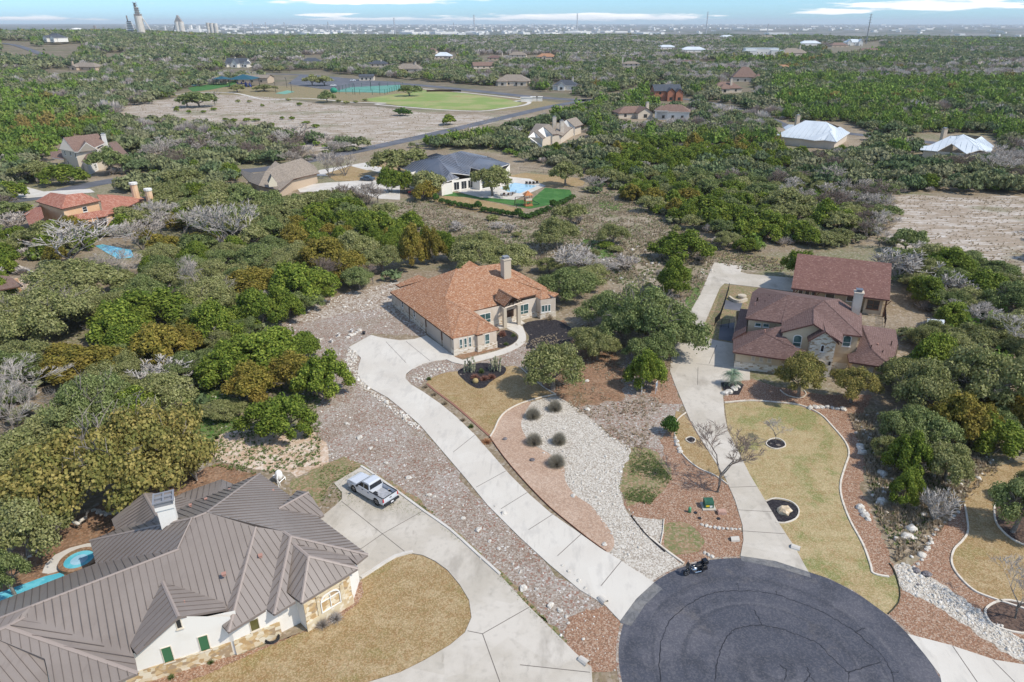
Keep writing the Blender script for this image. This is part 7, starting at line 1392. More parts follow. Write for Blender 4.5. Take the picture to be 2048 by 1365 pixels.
def extr(mb, prof, y0, y1, mi=0, taper=None):
 """side profile (x,z) extruded in y; taper(z)->inset"""
 t = taper or (lambda x, z: 0); n = len(prof)
 vs = [Vector((x, y0 + t(x, z), z)) for x, z in prof] + [Vector((x, y1 - t(x, z), z)) for x, z in prof]
 mb.add(vs, [tuple(range(n - 1, -1, -1)), tuple(range(n, 2 * n))] + [(i, (i + 1) % n, n + (i + 1) % n, n + i) for i in range(n)], mi)
def arch(cx, r, z0, x0, x1, n=7): return [(cx + r * math.cos(math.pi * (1 - k / (n - 1))), z0 + r * math.sin(math.pi * (1 - k / (n - 1)))) for k in range(n)]
pf, pr = G(710, 985, 0), G(756, 1012, 0); uu = (pf - pr).normalized(); rr_ = Vector((uu.y, -uu.x, 0))
tc_ = (pf + pr) / 2 + rr_ * .86 + Vector((0, 0, .075)); TR = empty('pickup_truck', tc_, math.atan2(uu.y, uu.x))
tag(TR, 'silver four door pickup truck with an empty bed on the stained driveway', 'truck')
xf, xr = 1.85, -1.78
mb = MB(); low = [(-2.85, .55), (-2.85, 1.02)]
sideA = [(2.95, .42), (2.98, .85), (2.86, 1.08), (1.15, 1.22), (-.72, 1.26), (-2.86, 1.24), (-2.88, .52)]
botm = [(-2.88, .52)] + [(x, z) for x, z in arch(xr, .50, .46, 0, 0)] + [(-1.0, .38), (1.25, .38)] + [(x, z) for x, z in arch(xf, .50, .46, 0, 0)] + [(2.6, .42)]
sides = sideA[:-1] + botm
tp = lambda x, z: (.05 if z > 1.0 else 0) + (.14 if x > 2.7 else 0)
# body: two side slabs + hood + cab floor so that the bed stays open
for s in (-1, 1):
 m_ = MB(); pr_ = [(x, z) for x, z in sides]; n = len(pr_); y0, y1 = s * 1.0, s * .86
 mb.add([Vector((x, y0 - s * tp(x, z), z)) for x, z in pr_] + [Vector((x, y1, z)) for x, z in pr_], [tuple(range(n)), tuple(range(2 * n - 1, n - 1, -1))] + [(i, (i + 1) % n, n + (i + 1) % n, n + i) for i in range(n)])
extr(mb, [(2.97, .44), (2.985, .86), (2.87, 1.10), (2.5, 1.19), (1.15, 1.262), (1.05, 1.24), (1.05, .5)], -.87, .87)
extr(mb, [(1.06, .45), (1.06, 1.23), (-.70, 1.255), (-.72, .45)], -.865, .865)
# cab
tc2 = lambda x, z: .03 + max(0, (z - 1.25)) * .26
extr(mb, [(1.32, 1.215), (.62, 1.80), (.30, 1.90), (-.45, 1.92), (-.60, 1.86), (-.74, 1.24)], -.93, .93, 0, tc2)
TB_ = mb.build('body', MT['paint'], TR)
mb = MB(); extr(mb, [(-.72, .72), (-.72, .78), (-2.80, .78), (-2.80, .72)], -.86, .86); mb.build('bed', MT['bed'], TR)
mb = MB(); extr(mb, [(-2.80, .60), (-2.80, 1.235), (-2.90, 1.235), (-2.91, .60)], -.86, .86); tg = mb.build('tailgate', MT['paint'], TR); mb = MB(); mb.box((-2.915, 0, 1.02), (.02, .26, .09)); mb.build('handle', MT['plastic_b'], tg)
mb = MB()
for s in (-1, 1): mb.box((-1.80, s * .92, 1.265), (2.14, .11, .035))
mb.box((-2.85, 0, 1.255), (.1, 1.8, .035)); mb.build('bed_rail', MT['plastic_b'], TR)
for s in (-1, 1):
 for xs in ([(1.13, 1.27), (.60, 1.74), (.24, 1.76), (.22, 1.27)], [(.14, 1.27), (.16, 1.765), (-.42, 1.775), (-.62, 1.27)]):
  mb = MB(); f = [Vector((x, s * (.935 - tc2(x, z)), z)) for x, z in xs]; f2 = [Vector((v.x, v.y - s * .02, v.z)) for v in f]; mb.add(f + f2, [(0, 1, 2, 3), (7, 6, 5, 4), (0, 1, 5, 4), (2, 3, 7, 6)]); mb.build('side_window', MT['glass_dark'], TR)
def quad(pts, nm, mt, par=None, off=Vector((0, 0, 0))): m = MB(); m.add([Vector(p) + off for p in pts], [(0, 1, 2, 3)]); return m.build(nm, MT[mt], par or TR)
quad([(1.30, -.86, 1.24), (1.30, .86, 1.24), (.66, .74, 1.785), (.66, -.74, 1.785)], 'windshield', 'glass_dark', None, Vector((.02, 0, .012)))
quad([(-.725, -.80, 1.34), (-.725, .80, 1.34), (-.625, .72, 1.80), (-.625, -.72, 1.80)], 'rear_window', 'glass_dark', None, Vector((-.02, 0, 0)))
for s in (-1, 1):
 mb = MB(); mb.box((-2.86, s * .93, 1.0), (.1, .13, .34)); mb.build('tail_lamp', MT['red_l'], TR); mb = MB(); mb.box((2.93, s * .72, .88), (.1, .34, .2)); mb.build('headlight', MT['plate'], TR)
 mb = MB(); mb.box((.98, s * 1.10, 1.33), (.12, .24, .2)); mb.build('mirror', MT['plastic_b'], TR)
 for x in (.30, -.58): mb = MB(); mb.box((x - .0, s * 1.0, 1.06), (.2, .04, .05)); mb.build('door_handle', MT['plastic_b'], TR)
 for x in (xf, xr): wheel(TR, (x, s * .85, .41), .41, .28, Vector((0, 1, 0)))
 mb = MB(); mb.tube([(1.2, s * .93, .40), (-1.1, s * .93, .40)], .05, 5); mb.build('running_board', MT['plastic_b'], TR)
mb = MB(); mb.box((-3.02, 0, .58), (.2, 1.9, .2)); bp = mb.build('bumper', MT['plastic_b'], TR); mb = MB(); mb.box((-3.125, 0, .6), (.015, .32, .16)); mb.build('number_plate', MT['plate'], bp); mb = MB(); mb.box((-3.2, 0, .42), (.25, .07, .07)); mb.build('tow_hitch', MT['plastic_b'], bp)
mb = MB(); mb.box((3.0, 0, .52), (.16, 1.86, .2)); mb.build('bumper', MT['rim'], TR); mb = MB(); mb.box((2.985, 0, .83), (.03, 1.0, .26)); mb.build('grille', MT['plastic_b'], TR)
mb = MB()
for dx, dy in ((-.18, -.13), (.18, -.13), (-.18, .13), (.18, .13)): mb.tube([(-1.35 + dx, .62 + dy, .79), (-1.35 + dx, .62 + dy, 1.2)], .02, 4)
mb.box((-1.35, .62, 1.2), (.42, .32, .04)); mb.box((-1.35, .62, .95), (.42, .32, .03)); tag(mb.build('crate', MT['plastic_b'], None, False, None), 'small black rack standing in the pickup bed', 'rack')
bpy.data.objects['crate'].location = tc_; bpy.data.objects['crate'].rotation_euler = (0, 0, math.atan2(uu.y, uu.x))
# ------------------------------------------------------------------ motorcycle on the cul-de-sac rim
q0_, q1_ = G(1371, 1152), G(1407, 1141); mu = (q0_ - q1_).normalized(); mc = (q0_ + q1_) / 2
MO = empty('motorcycle', mc + Vector((0, 0, .035)), math.atan2(mu.y, mu.x)); tag(MO, 'black touring motorcycle parked at the edge of the cul-de-sac', 'motorcycle')
MT['chrome'] = lay('chrome', (.55, .56, .58), rough=.15, metal=1.0); MT['black_p'] = lay('black_paint', (.012, .013, .016), rough=.2, spec=.6)
for x in (.86, -.78): wheel(MO, (x, 0, .33), .33, .15, Vector((0, 1, 0)))
def ell(parent, name, c, r, mat, n=10, m=7, rot=None):
 mb = MB(); vs = [Vector((0, 0, 1))];
 for i in range(1, m):
  t = math.pi * i / m
  for k in range(n): a = 2 * math.pi * k / n; vs.append(Vector((math.sin(t) * math.cos(a), math.sin(t) * math.sin(a), math.cos(t))))
 vs.append(Vector((0, 0, -1))); vs = [Vector((v.x * r[0], v.y * r[1], v.z * r[2])) for v in vs]
 if rot: vs = [rot @ v for v in vs]
 vs = [v + Vector(c) for v in vs]; fs = [(0, 1 + k, 1 + (k + 1) % n) for k in range(n)]
 for i in range(m - 2): fs += [(1 + i * n + k, 1 + (i + 1) * n + k, 1 + (i + 1) * n + (k + 1) % n, 1 + i * n + (k + 1) % n) for k in range(n)]
 fs += [(len(vs) - 1, 1 + (m - 2) * n + (k + 1) % n, 1 + (m - 2) * n + k) for k in range(n)]
 mb.add(vs, fs); return mb.build(name, MT[mat] if isinstance(mat, str) else mat, parent, True)
ell(MO, 'fuel_tank', (.22, 0, .86), (.36, .19, .17), 'black_p'); ell(MO, 'seat', (-.32, 0, .78), (.46, .19, .10), 'plastic_b'); ell(MO, 'engine', (.05, 0, .45), (.34, .24, .26), 'chrome'); ell(MO, 'front_fender', (.86, 0, .55), (.36, .09, .16), 'black_p'); ell(MO, 'rear_fender', (-.82, 0, .58), (.36, .12, .17), 'black_p')
mb = MB(); mb.box((-.98, 0, .98), (.46, .52, .34)); mb.box((-.98, 0, 1.16), (.40, .46, .05)); mb.build('top_case', MT['black_p'], MO)
for s in (-1, 1):
 mb = MB(); mb.box((-.72, s * .34, .56), (.60, .2, .34)); mb.build('saddlebag', MT['black_p'], MO)
 mb = MB(); mb.tube([(.95, s * .09, .33), (.66, s * .11, .95)], .03, 6); mb.build('fork', MT['chrome'], MO)
 mb = MB(); mb.tube([(.55, 0, 1.03), (.58, s * .25, 1.10), (.38, s * .42, 1.06)], .022, 5); hb_ = mb.build('handlebar', MT['chrome'], MO); ell(hb_, 'mirror', (.50, s * .44, 1.18), (.02, .07, .05), 'chrome')
 mb = MB(); mb.tube([(.1, s * .22, .25), (-.6, s * .25, .24), (-1.1, s * .26, .28)], .045, 6); mb.build('exhaust_pipe', MT['chrome'], MO)
mb = MB(); fr_ = [(.78, -.30, .82), (.86, -.22, 1.12), (.72, -.17, 1.40), (.72, .17, 1.40), (.86, .22, 1.12), (.78, .30, .82), (.98, .12, .85), (.98, -.12, .85)]
mb.add([Vector(p) for p in fr_], [(0, 1, 4, 5), (1, 2, 3, 4), (0, 5, 6, 7), (0, 7, 1), (5, 4, 6), (7, 6, 4, 1)]); mb.build('windscreen', MT['glass_dark'], MO)
mb = MB(); mb.tube([(0, .12, .3), (-.1, .36, .0)], .02, 4); mb.build('side_stand', MT['plastic_b'], MO)
# ------------------------------------------------------------------ utility boxes and small things
MT['green_box'] = lay('utility_green', (.03, .10, .06), [('noise', (.05, .13, .08), 2, .45, .6)], rough=.5); MT['green_lt'] = lay('pedestal_green', (.10, .30, .16), rough=.6); MT['yellow'] = lay('label_yellow', (.75, .55, .03)); MT['white_lb'] = lay('label_white', (.75, .73, .68)); MT['pink_box'] = lay('utility_pink', (.42, .26, .20), [('noise', (.5, .33, .26), 2, .45, .6)])
g = G(1416, 1014); TX = empty('utility_box', g + Vector((0, 0, .02)), .02); tag(TX, 'dark green electrical box with yellow and white labels on a concrete pad', 'utility box')
mb = MB(); mb.box((0, 0, .05), (1.35, 1.3, .12)); mb.build('pad', MT['concrete_old'], TX)
mb = MB(); extr(mb, [(-.42, .11), (.42, .11), (.42, .62), (.30, .84), (-.42, .84)], -.46, .46); mb.v = [Vector((v.y, -v.x, v.z)) for v in mb.v]; mb.build('cabinet', MT['green_box'], TX)
mb = MB(); mb.box((-.16, -.425, .38), (.34, .01, .22)); mb.build('label', MT['yellow'], TX); mb = MB(); mb.box((.18, -.427, .32), (.26, .01, .24)); mb.build('label', MT['white_lb'], TX)
g = G(1379, 1025); mb = MB(); mb.tube([(0, 0, 0), (0, 0, .5), (0, 0, .62)], [.17, .16, .1], 12); tag(mb.build('utility_pedestal', MT['green_lt'], None, True, g), 'small round bright green pedestal left of the electrical box', 'pedestal')
g = G(1443, 1027); mb = MB(); mb.box((0, 0, .16), (.85, .6, .34)); mb.box((0, 0, .34), (.75, .5, .05)); tag(mb.build('utility_box', MT['pink_box'], None, False, g), 'low pinkish brown box right of the green electrical box', 'utility box')
for x, y, l in ((1437, 1038, 'black round meter lid in front of the pinkish box'), (1399, 1037, 'black round meter lid in front of the green pedestal'), (1391, 1026, 'dark squarish meter lid beside the green pedestal')):
 mb = MB(); mb.tube([(0, 0, 0), (0, 0, .06)], [.2, .18], 12); tag(mb.build('meter_lid', MT['plastic_b'], None, False, G(x, y, .02)), l, 'lid')
# sign boards: white posts with white and blue panels
MT['blue_sign'] = lay('sign_blue', (.10, .22, .36), rough=.5)
for k, (xt, yb, l) in enumerate(((1283, 787, 'left white yard sign under the juniper beside the weathered driveway'), (1312, 786, 'right yard sign with blue panel beside the weathered driveway'))):
 g = G(xt, yb); SG = empty('yard_sign', g, math.radians(76 if k == 0 else 68)); tag(SG, l, 'sign')
 for s in (-.42, .42): mb = MB(); mb.box((s, 0, .85), (.07, .07, 1.7)); mb.build('post', MT['frame_w'], SG)
 mb = MB(); mb.box((0, 0, 1.25), (.78, .05, .85)); mb.build('panel', MT['frame_w'], SG)
 for s in (-1, 1): mb = MB(); mb.box((0, s * .031, 1.28), (.62, .01, .55)); mb.build('panel_face', MT['blue_sign'] if k else MT['grey_metal'], SG)
# buckets and planters by the pad
for k, (x, y) in enumerate(((664, 685), (678, 673), (704, 665))):
 mb = MB(); mb.tube([(0, 0, 0), (0, 0, .5)], [.17, .26], 12, cap=False); mb.tube([(0, 0, 0.01), (0, 0, .02)], .17, 10); o = tag(mb.build('planter', MT['frame_w'], None, True, G(x, y)), ('white planter pot furthest from the driveway pad', 'middle white planter pot of the three', 'white planter pot nearest the stone pile')[k], 'planter', 'white pots beside the driveway pad'); mb = MB(); mb.tube([(0, 0, .36), (0, 0, .38)], .23, 10); mb.build('soil', MT['mulch_brown'], o)
mb = MB(); mb.tube([(0, 0, 0), (0, 0, .45)], [.2, .27], 12); tag(mb.build('planter', MT['plastic_b'], None, True, G(728, 669)), 'black pot between the white pots and the driveway pad', 'planter')
# white oval tank inside a square frame behind the metal roof
g = G(560, 974); WT = empty('water_tank', g); tag(WT, 'white oval tank inside a small square white frame behind the metal roof', 'tank')
cs = [G(547, 957), G(560, 951), G(571, 960), G(560, 971)]; mb = MB(WT.location)
for i in range(4): a_, b_ = cs[i], cs[(i + 1) % 4]; mb.tube([a_ + Vector((0, 0, .35)), b_ + Vector((0, 0, .35))], .06, 4); mb.tube([a_, a_ + Vector((0, 0, .38))], .06, 4)
mb.build('frame', MT['frame_w'], WT); c_ = sum(cs, Vector()) / 4; ell(WT, 'tank', c_ - WT.location + Vector((.1, -.3, .8)), (.42, .42, .62), 'frame_w'); mb = MB(WT.location); mb.tube([G(557, 974), G(557, 974) + Vector((0, 0, 1.0)), c_ + Vector((0, -.2, 1.2))], .05, 5); mb.build('pipe', MT['frame_w'], WT)
# hose coil by the stone wall
HS_ = empty('garden_hose', G(545, 1280) + Vector((0, 0, .05))); tag(HS_, 'coiled black garden hose on the gravel by the stone wall', 'hose'); mb = MB()
for r, z in ((.55, .05), (.50, .1), (.57, .15), (.48, .2), (.53, .25)): mb.tube([(r * math.cos(t * .5236), r * math.sin(t * .5236) * .9, z) for t in range(13)], .04, 5, cap=False)
mb.build('coil', MT['plastic_b'], HS_); mb = MB(); mb.tube([(-.5, 0, .05), (-1.4, -.5, .04), (-2.2, -.9, .04), (-3.3, -1.7, .04)], .03, 4); mb.build('loose_end', MT['green_lt'], HS_)
# spa ring
g = G(160, 1125, .05); SP = empty('spa', g); tag(SP, 'round turquoise spa with brown stone rim beside the pool', 'spa'); mb = MB(); n = 28; vs = []
for k in range(n):
 a = 2 * math.pi * k / n
 for r, z in ((1.65, 0), (1.65, .38), (1.25, .40), (1.22, .30)): vs.append(Vector((r * math.cos(a), r * math.sin(a), z)))
mb.add(vs, [(k * 4 + i, ((k + 1) % n) * 4 + i, ((k + 1) % n) * 4 + i + 1, k * 4 + i + 1) for k in range(n) for i in range(3)]); mb.build('rim', MT['leaf_litter'], SP)
mb = MB(); mb.tube([(0, 0, .27), (0, 0, .31)], 1.24, n); mb.build('water', MT['water'], SP); mb = MB(); mb.tube([(0, 0, .31), (0, 0, .318)], .7, n); mb.build('water_step', MT['water_pale'], SP)
# two pale deer statues behind the pool
for k, (x, y, rz) in enumerate(((156, 1057, 2.7), (169, 1050, 1.2))):
 D_ = empty('deer_statue', G(x, y), rz); tag(D_, ('pale deer statue nearer the pool on the rusty leaf litter', 'pale deer statue nearer the metal roof on the rusty leaf litter')[k], 'statue'); mb = MB()
 mb.tube([(-.42, 0, .62), (-.2, 0, .66), (.2, 0, .64), (.42, 0, .70)], [.13, .17, .17, .12], 8); mb.tube([(.40, 0, .70), (.58, 0, 1.0), (.78, 0, 1.05)], [.09, .07, .05], 7)
 for sx_ in (-.34, .34):
  for sy_ in (-.09, .09): mb.tube([(sx_, sy_, .6), (sx_ + .02, sy_, .3), (sx_ - .02, sy_, 0)], [.055, .035, .03], 5)
 for sy_ in (-.05, .05): mb.tube([(.60, sy_, 1.05), (.55, sy_ * 3.5, 1.25), (.62, sy_ * 5, 1.4)], .018, 4)
 mb.build('body', MT['stone_edge'], D_, True)
# leaning privacy wall behind the metal roof
def wall_run(name, px, h, w, mat, label, cat='wall', z0=0.0):
 return strip(name, px, w, h, mat, z0, 0, label, cat)
wall_run('garden_wall', [(366, 930), (395, 962)], 1.9, .18, 'cream', 'short cream screen wall standing behind the metal roof', 'wall')
wall_run('retaining_wall', [(-40, 505), (0, 520), (70, 552), (130, 577), (215, 610)], .7, .4, 'curb', 'pale retaining wall stepping down toward the junipers on the left', 'wall')
wall_run('garden_wall', [(1470, 684), (1490, 688)], 1.8, .3, 'pink_box', 'pinkish screen wall beside the garage of the dark red roofed house', 'wall')
# ------------------------------------------------------------------ boulders and stone rows
def rock_mesh(seed, flat=.7):
 rnd = random.Random(seed); bm = bmesh.new(); bmesh.ops.create_icosphere(bm, subdivisions=2, radius=1)
 off = Vector((rnd.uniform(0, 50), rnd.uniform(0, 50), 0))
 for v in bm.verts:
  n1 = mnoise.noise(v.co * 1.1 + off); n2 = mnoise.noise(v.co * 2.7 + off); v.co *= 1 + .45 * n1 + .18 * n2; v.co.z *= flat; v.co.z = max(v.co.z, -.25)
 me = bpy.data.meshes.new('boulder'); bm.to_mesh(me); bm.free(); return me
RK = [rock_mesh(i, (.55, .7, .85)[i % 3]) for i in range(8)]
ROCKM = {}
def rock(x, y, wpx, mat='stone_edge', label=None, group=None, name='boulder', sq=1.0):
 g = G(x, y); d = Q(g.x, g.y, 0)[2]; r = wpx / 2 / (FPX / d); i = RTI.randrange(8); key = (i, mat)
 if key not in ROCKM: me = RK[i].copy(); me.materials.clear(); me.materials.append(MT[mat]); ROCKM[key] = me
 o = bpy.data.objects.new(name, ROCKM[key]); col.objects.link(o); o.location = g + Vector((0, 0, r * .15)); o.scale = (r, r * RTI.uniform(.7, 1) * sq, r * RTI.uniform(.8, 1.1)); o.rotation_euler = (0, 0, RTI.uniform(0, 6.28)); return tag(o, label, 'boulder', group)
ORD = ['first', 'second', 'third', 'fourth', 'fifth', 'sixth', 'seventh', 'eighth', 'ninth', 'tenth', 'eleventh', 'twelfth', 'thirteenth', 'fourteenth', 'fifteenth', 'sixteenth', 'seventeenth', 'eighteenth', 'nineteenth', 'twentieth', 'twenty-first', 'twenty-second', 'twenty-third', 'twenty-fourth', 'twenty-fifth', 'twenty-sixth', 'twenty-seventh', 'twenty-eighth', 'twenty-ninth', 'thirtieth']
for k, (x, y, w) in enumerate([(691, 833, 5), (693, 848, 10), (719, 876, 14), (741, 898, 12), (759, 940, 6), (772, 927, 10), (817, 957, 14), (858, 991, 12), (869, 994, 7), (926, 1037, 10), (957, 1061, 16), (979, 1083, 9), (997, 1098, 9), (1026, 1129, 7), (1040, 1146, 7), (1047, 1178, 17), (1073, 1179, 8), (1101, 1212, 17), (1120, 1222, 13), (1133, 1234, 9), (1137, 1247, 8)]):
 rock(x, y, w, 'stone_edge', 'white boulder edging the stained driveway strip, %s one counting from the juniper' % ORD[k], 'white boulders between the two long driveways')
for k, (x, y, w) in enumerate([(990, 1014, 6), (1007, 1028, 13), (1125, 1132, 7), (1138, 1144, 9), (1150, 1151, 6), (1157, 1163, 11), (1171, 1178, 9), (1180, 1190, 8)]):
 rock(x, y, w, 'stone_edge', 'white boulder beside the long pale driveway, %s one going downhill' % ORD[k], 'white boulders beside the long pale driveway')
rock(1568, 1024, 30, 'rock_tan', 'large tan boulder in the black mulch ring by the driveway'); rock(1853, 1150, 20, 'rock_dark', 'tallest blue-grey boulder on the white rock channel'); rock(1832, 1142, 17, 'rock_dark', 'dark brown boulder left of the tallest blue-grey one'); rock(1836, 1171, 8, 'rock_dark', 'smallest dark boulder in the white rock channel')
rock(1209, 1090, 12, 'stone_edge', 'white and grey stone at the lower tip of the pink granite bed'); rock(1065, 921, 12, 'rock_dark', 'grey flat stone in the middle of the pink granite'); rock(1010, 879, 10, 'rock_dark', 'grey flat stone at the top of the pink granite'); rock(1146, 993, 10, 'stone_edge', 'white stone where pink granite meets the white rock')
rock(1174, 763, 10, 'stone_edge', 'white stone under the oak right of the tan lawn'); rock(1175, 820, 12, 'stone_edge', 'white stone behind the white rock bed')
def stone_row(pts, w, lab, grp, n, jit=3, mat='stone_edge'):
 P = [Vector((p[0], p[1], 0)) for p in pts]; L = [0]
 for a_, b_ in zip(P, P[1:]): L.append(L[-1] + (b_ - a_).length)
 for i in range(n):
  t = L[-1] * (i + .5) / n; j = max(k for k in range(len(L) - 1) if L[k] <= t); f = (t - L[j]) / (L[j + 1] - L[j]); p = P[j].lerp(P[j + 1], f)
  rock(p.x + RTI.uniform(-1, 1), p.y + RTI.uniform(-1, 1) * .7, w * RTI.uniform(.8, 1.25), mat, lab % ORD[i], grp)
stone_row([(1350, 873), (1352, 885), (1357, 897), (1363, 908)], 11, '%s white block from the top of the short stack by the lawn wedge', 'white blocks by the narrow lawn wedge', 5)
stone_row([(1400, 1050), (1415, 1053), (1440, 1058), (1484, 1060)], 9, '%s stone from the left in the white row below the utility boxes', 'white stone row below the utility boxes', 10)
stone_row([(1406, 1105), (1420, 1112), (1427, 1117)], 9, '%s white rock from the left above the motorcycle', 'white rocks above the motorcycle', 3)
stone_row([(1615, 818), (1640, 815), (1665, 817), (1692, 822)], 13, '%s stone from the left in the white row above the large lawn', 'white stone row above the large lawn', 7)
stone_row([(1718, 890), (1722, 900), (1726, 912)], 16, '%s grey-white rock from the top beside the red gravel bend', 'grey-white rocks beside the red gravel bend', 3)
stone_row([(1717, 1012), (1722, 1022), (1730, 1033), (1738, 1044)], 15, '%s grey-white rock from the top by the lower red gravel', 'grey-white rocks by the lower red gravel', 4)
stone_row([(1800, 1128), (1830, 1135), (1845, 1118), (1858, 1085), (1872, 1060), (1890, 1045), (1920, 1022)], 9, '%s stone from the bottom in the row bordering the right thicket', 'stone row bordering the right thicket', 16)
stone_row([(184, 1020), (196, 1026), (214, 1029), (232, 1026), (245, 1022)], 12, '%s white stone from the left in the row behind the metal roof', 'white stones behind the metal roof', 7)
stone_row([(20, 1135), (55, 1120), (75, 1100), (82, 1075), (78, 1060)], 11, '%s stone from the bottom in the curved row by the pool', 'curved stone row by the pool', 8)
stone_row([(1445, 790), (1465, 782), (1480, 772)], 14, '%s white rock from the left below the palm', 'white rocks below the palm', 4)
stone_row([(693, 677), (712, 668), (722, 660)], 9, '%s pale rock from the left by the driveway pad pots', 'pale rocks by the driveway pad pots', 5)
# flagstone path and rubble scatter as loose stones nobody counts
def scatter_rocks(poly, n, r0, r1, mat, label, seed, name='loose_rocks'):
 rg = np.random.default_rng(seed); xs = [p[0] for p in poly]; ys = [p[1] for p in poly]; VS = []; FS = []; off = 0
 base = [(np.array([tuple(v.co) for v in m.vertices]), np.array([tuple(p.vertices) for p in m.polygons])) for m in RK]; k = 0
 W_ = [G(*p) for p in poly]; wx = [p.x for p in W_]; wy = [p.y for p in W_]; wp_ = [(p.x, p.y) for p in W_]
 while k < n:
  x, y = rg.uniform(min(wx), max(wx)), rg.uniform(min(wy), max(wy))
  if not inpoly(x, y, wp_): continue
  k += 1; V, F = base[int(rg.integers(8))]; r = rg.uniform(r0, r1) * (1 + (rg.random() < .06)); a = rg.uniform(0, 6.28); c, s = math.cos(a) * r, math.sin(a) * r
  VS.append(V @ np.array([[c, s, 0], [-s, c, 0], [0, 0, r]]) + np.array([x, y, .02])); FS.append(F + off); off += len(V)
 me = mesh_np(name, np.concatenate(VS), np.concatenate(FS), MT[mat], 3); o = bpy.data.objects.new(name, me); col.objects.link(o); tag(o, label, 'rocks', None, 'stuff')
scatter_rocks([(580, 650), (600, 628), (650, 600), (720, 580), (800, 560), (840, 600), (860, 655), (840, 668), (800, 640), (700, 625)], 330, .06, .18, 'stone_edge', 'white limestone rubble scattered behind the junipers', 1)
scatter_rocks([(697, 696), (716, 710), (712, 740), (735, 776), (800, 820), (845, 858), (830, 860), (770, 812), (705, 760), (690, 720)], 380, .06, .17, 'stone_edge', 'white rubble scattered along the upper driveway', 2)
scatter_rocks([(822, 757), (845, 738), (893, 726), (915, 738), (870, 750), (845, 765), (830, 770)], 140, .05, .13, 'stone_edge', 'white stones scattered inside the driveway bend', 3)
scatter_rocks(GY_, 600, .035, .09, 'stone_edge', 'small pale stones strewn over the gravel strip', 4)
scatter_rocks([(1250, 1120), (1300, 1080), (1240, 980), (1262, 900), (1160, 820), (1070, 805), (1060, 880), (1130, 950), (1200, 1040)], 1500, .035, .085, 'stone_edge', 'white river rocks lying on the white rock bed', 5)
scatter_rocks([(1790, 1132), (1830, 1138), (1950, 1215), (2060, 1292), (2060, 1330), (1900, 1225), (1803, 1178)], 800, .05, .11, 'stone_edge', 'white river rocks filling the corner channel', 6)
scatter_rocks([(1700, 830), (1860, 820), (2000, 900), (1900, 1050), (1830, 1130), (1760, 1050), (1735, 950)], 260, .08, .3, 'stone_edge', 'pale rocks strewn under the right thicket', 7)
scatter_rocks([(430, 860), (640, 840), (700, 700), (560, 640), (440, 720), (380, 850)], 260, .05, .16, 'stone_edge', 'pale rocks strewn under the junipers', 8)
scatter_rocks([(1065, 490), (1200, 470), (1350, 480), (1440, 540), (1330, 600), (1220, 600), (1100, 540)], 260, .08, .24, 'stone_edge', 'pale rocks strewn through the meadow', 9)
# dry grass tufts
MT['straw'] = lay('dry_grass', (.40, .32, .22), [('island', [(.30, .235, .155), (.42, .34, .24), (.54, .45, .33)], .85)], trans=.35); MT['weed'] = lay('green_weed', (.12, .16, .05), [('island', [(.08, .12, .03), (.15, .2, .06), (.2, .22, .09)], .85)], trans=.2)
def tufts(poly, n, mat, label, seed, h=.35, w=.3, blades=5):
 rg = np.random.default_rng(seed); W_ = [G(*p) for p in poly]; wp_ = [(p.x, p.y) for p in W_]; wx = [p[0] for p in wp_]; wy = [p[1] for p in wp_]; pts = []
 while len(pts) < n:
  x, y = rg.uniform(min(wx), max(wx)), rg.uniform(min(wy), max(wy))
  if inpoly(x, y, wp_) and mnoise.noise(Vector((x / 4, y / 4, seed))) + mnoise.noise(Vector((x / 15, y / 15, seed))) > rg.uniform(-.7, .5): pts.append((x, y))
 P_ = np.repeat(np.array(pts), blades, 0); m = len(P_); a = rg.uniform(0, 6.283, m); r = rg.uniform(.02, w, m); hh = rg.uniform(.5, 1.2, m) * h
 b = np.stack([P_[:, 0] + np.cos(a) * r * .4, P_[:, 1] + np.sin(a) * r * .4, np.zeros(m)], 1); t = np.stack([P_[:, 0] + np.cos(a) * r * 1.3, P_[:, 1] + np.sin(a) * r * 1.3, hh], 1); s = np.stack([-np.sin(a), np.cos(a), np.zeros(m)], 1) * (w * .32)
 V = np.stack([b - s, b + s, t], 1).reshape(-1, 3); me = mesh_np('dry_grass', V, np.arange(m * 3).reshape(m, 3), MT[mat], 3); o = bpy.data.objects.new('grass_tufts', me); col.objects.link(o); tag(o, label, 'grass', None, 'stuff')
tufts(MEA, 5500, 'straw', 'dry grass tussocks covering the brown meadow', 11, .5, .38)
tufts(MEA, 4500, 'weed', 'green weeds between the meadow tussocks', 12, .28, .4)
tufts([(1700, 830), (1860, 820), (2040, 900), (1930, 1000), (1850, 1100), (1790, 1125), (1760, 1050), (1735, 950)], 2600, 'straw', 'dry grass under the right thicket', 13, .4, .35)
tufts([(1735, 900), (1860, 880), (1900, 1000), (1800, 1120), (1750, 1030)], 900, 'weed', 'green weeds under the right thicket', 14, .25, .3)
tufts([(380, 870), (430, 760), (560, 660), (640, 800), (640, 930), (520, 950), (400, 930)], 2600, 'weed', 'green and brown weeds below the junipers', 15, .2, .3)
tufts([(1030, 690), (1200, 640), (1330, 560), (1420, 560), (1360, 660), (1330, 800), (1280, 920), (1110, 790)], 3000, 'straw', 'thin dry grass under the oaks between the houses', 16, .22, .28)
tufts([(1250, 1000), (1262, 910), (1300, 905), (1345, 960), (1300, 1010)], 1100, 'weed', 'weeds on the patch beside the white rock bed', 17, .14, .18)
tufts(FLD, 1800, 'straw', 'sparse dry brush on the pale scraped field', 18, .4, .5)
tufts([(1790, 390), (2100, 400), (2100, 560), (1900, 520), (1770, 470)], 900, 'straw', 'sparse dry brush in the right clearing', 19, .35, .38)
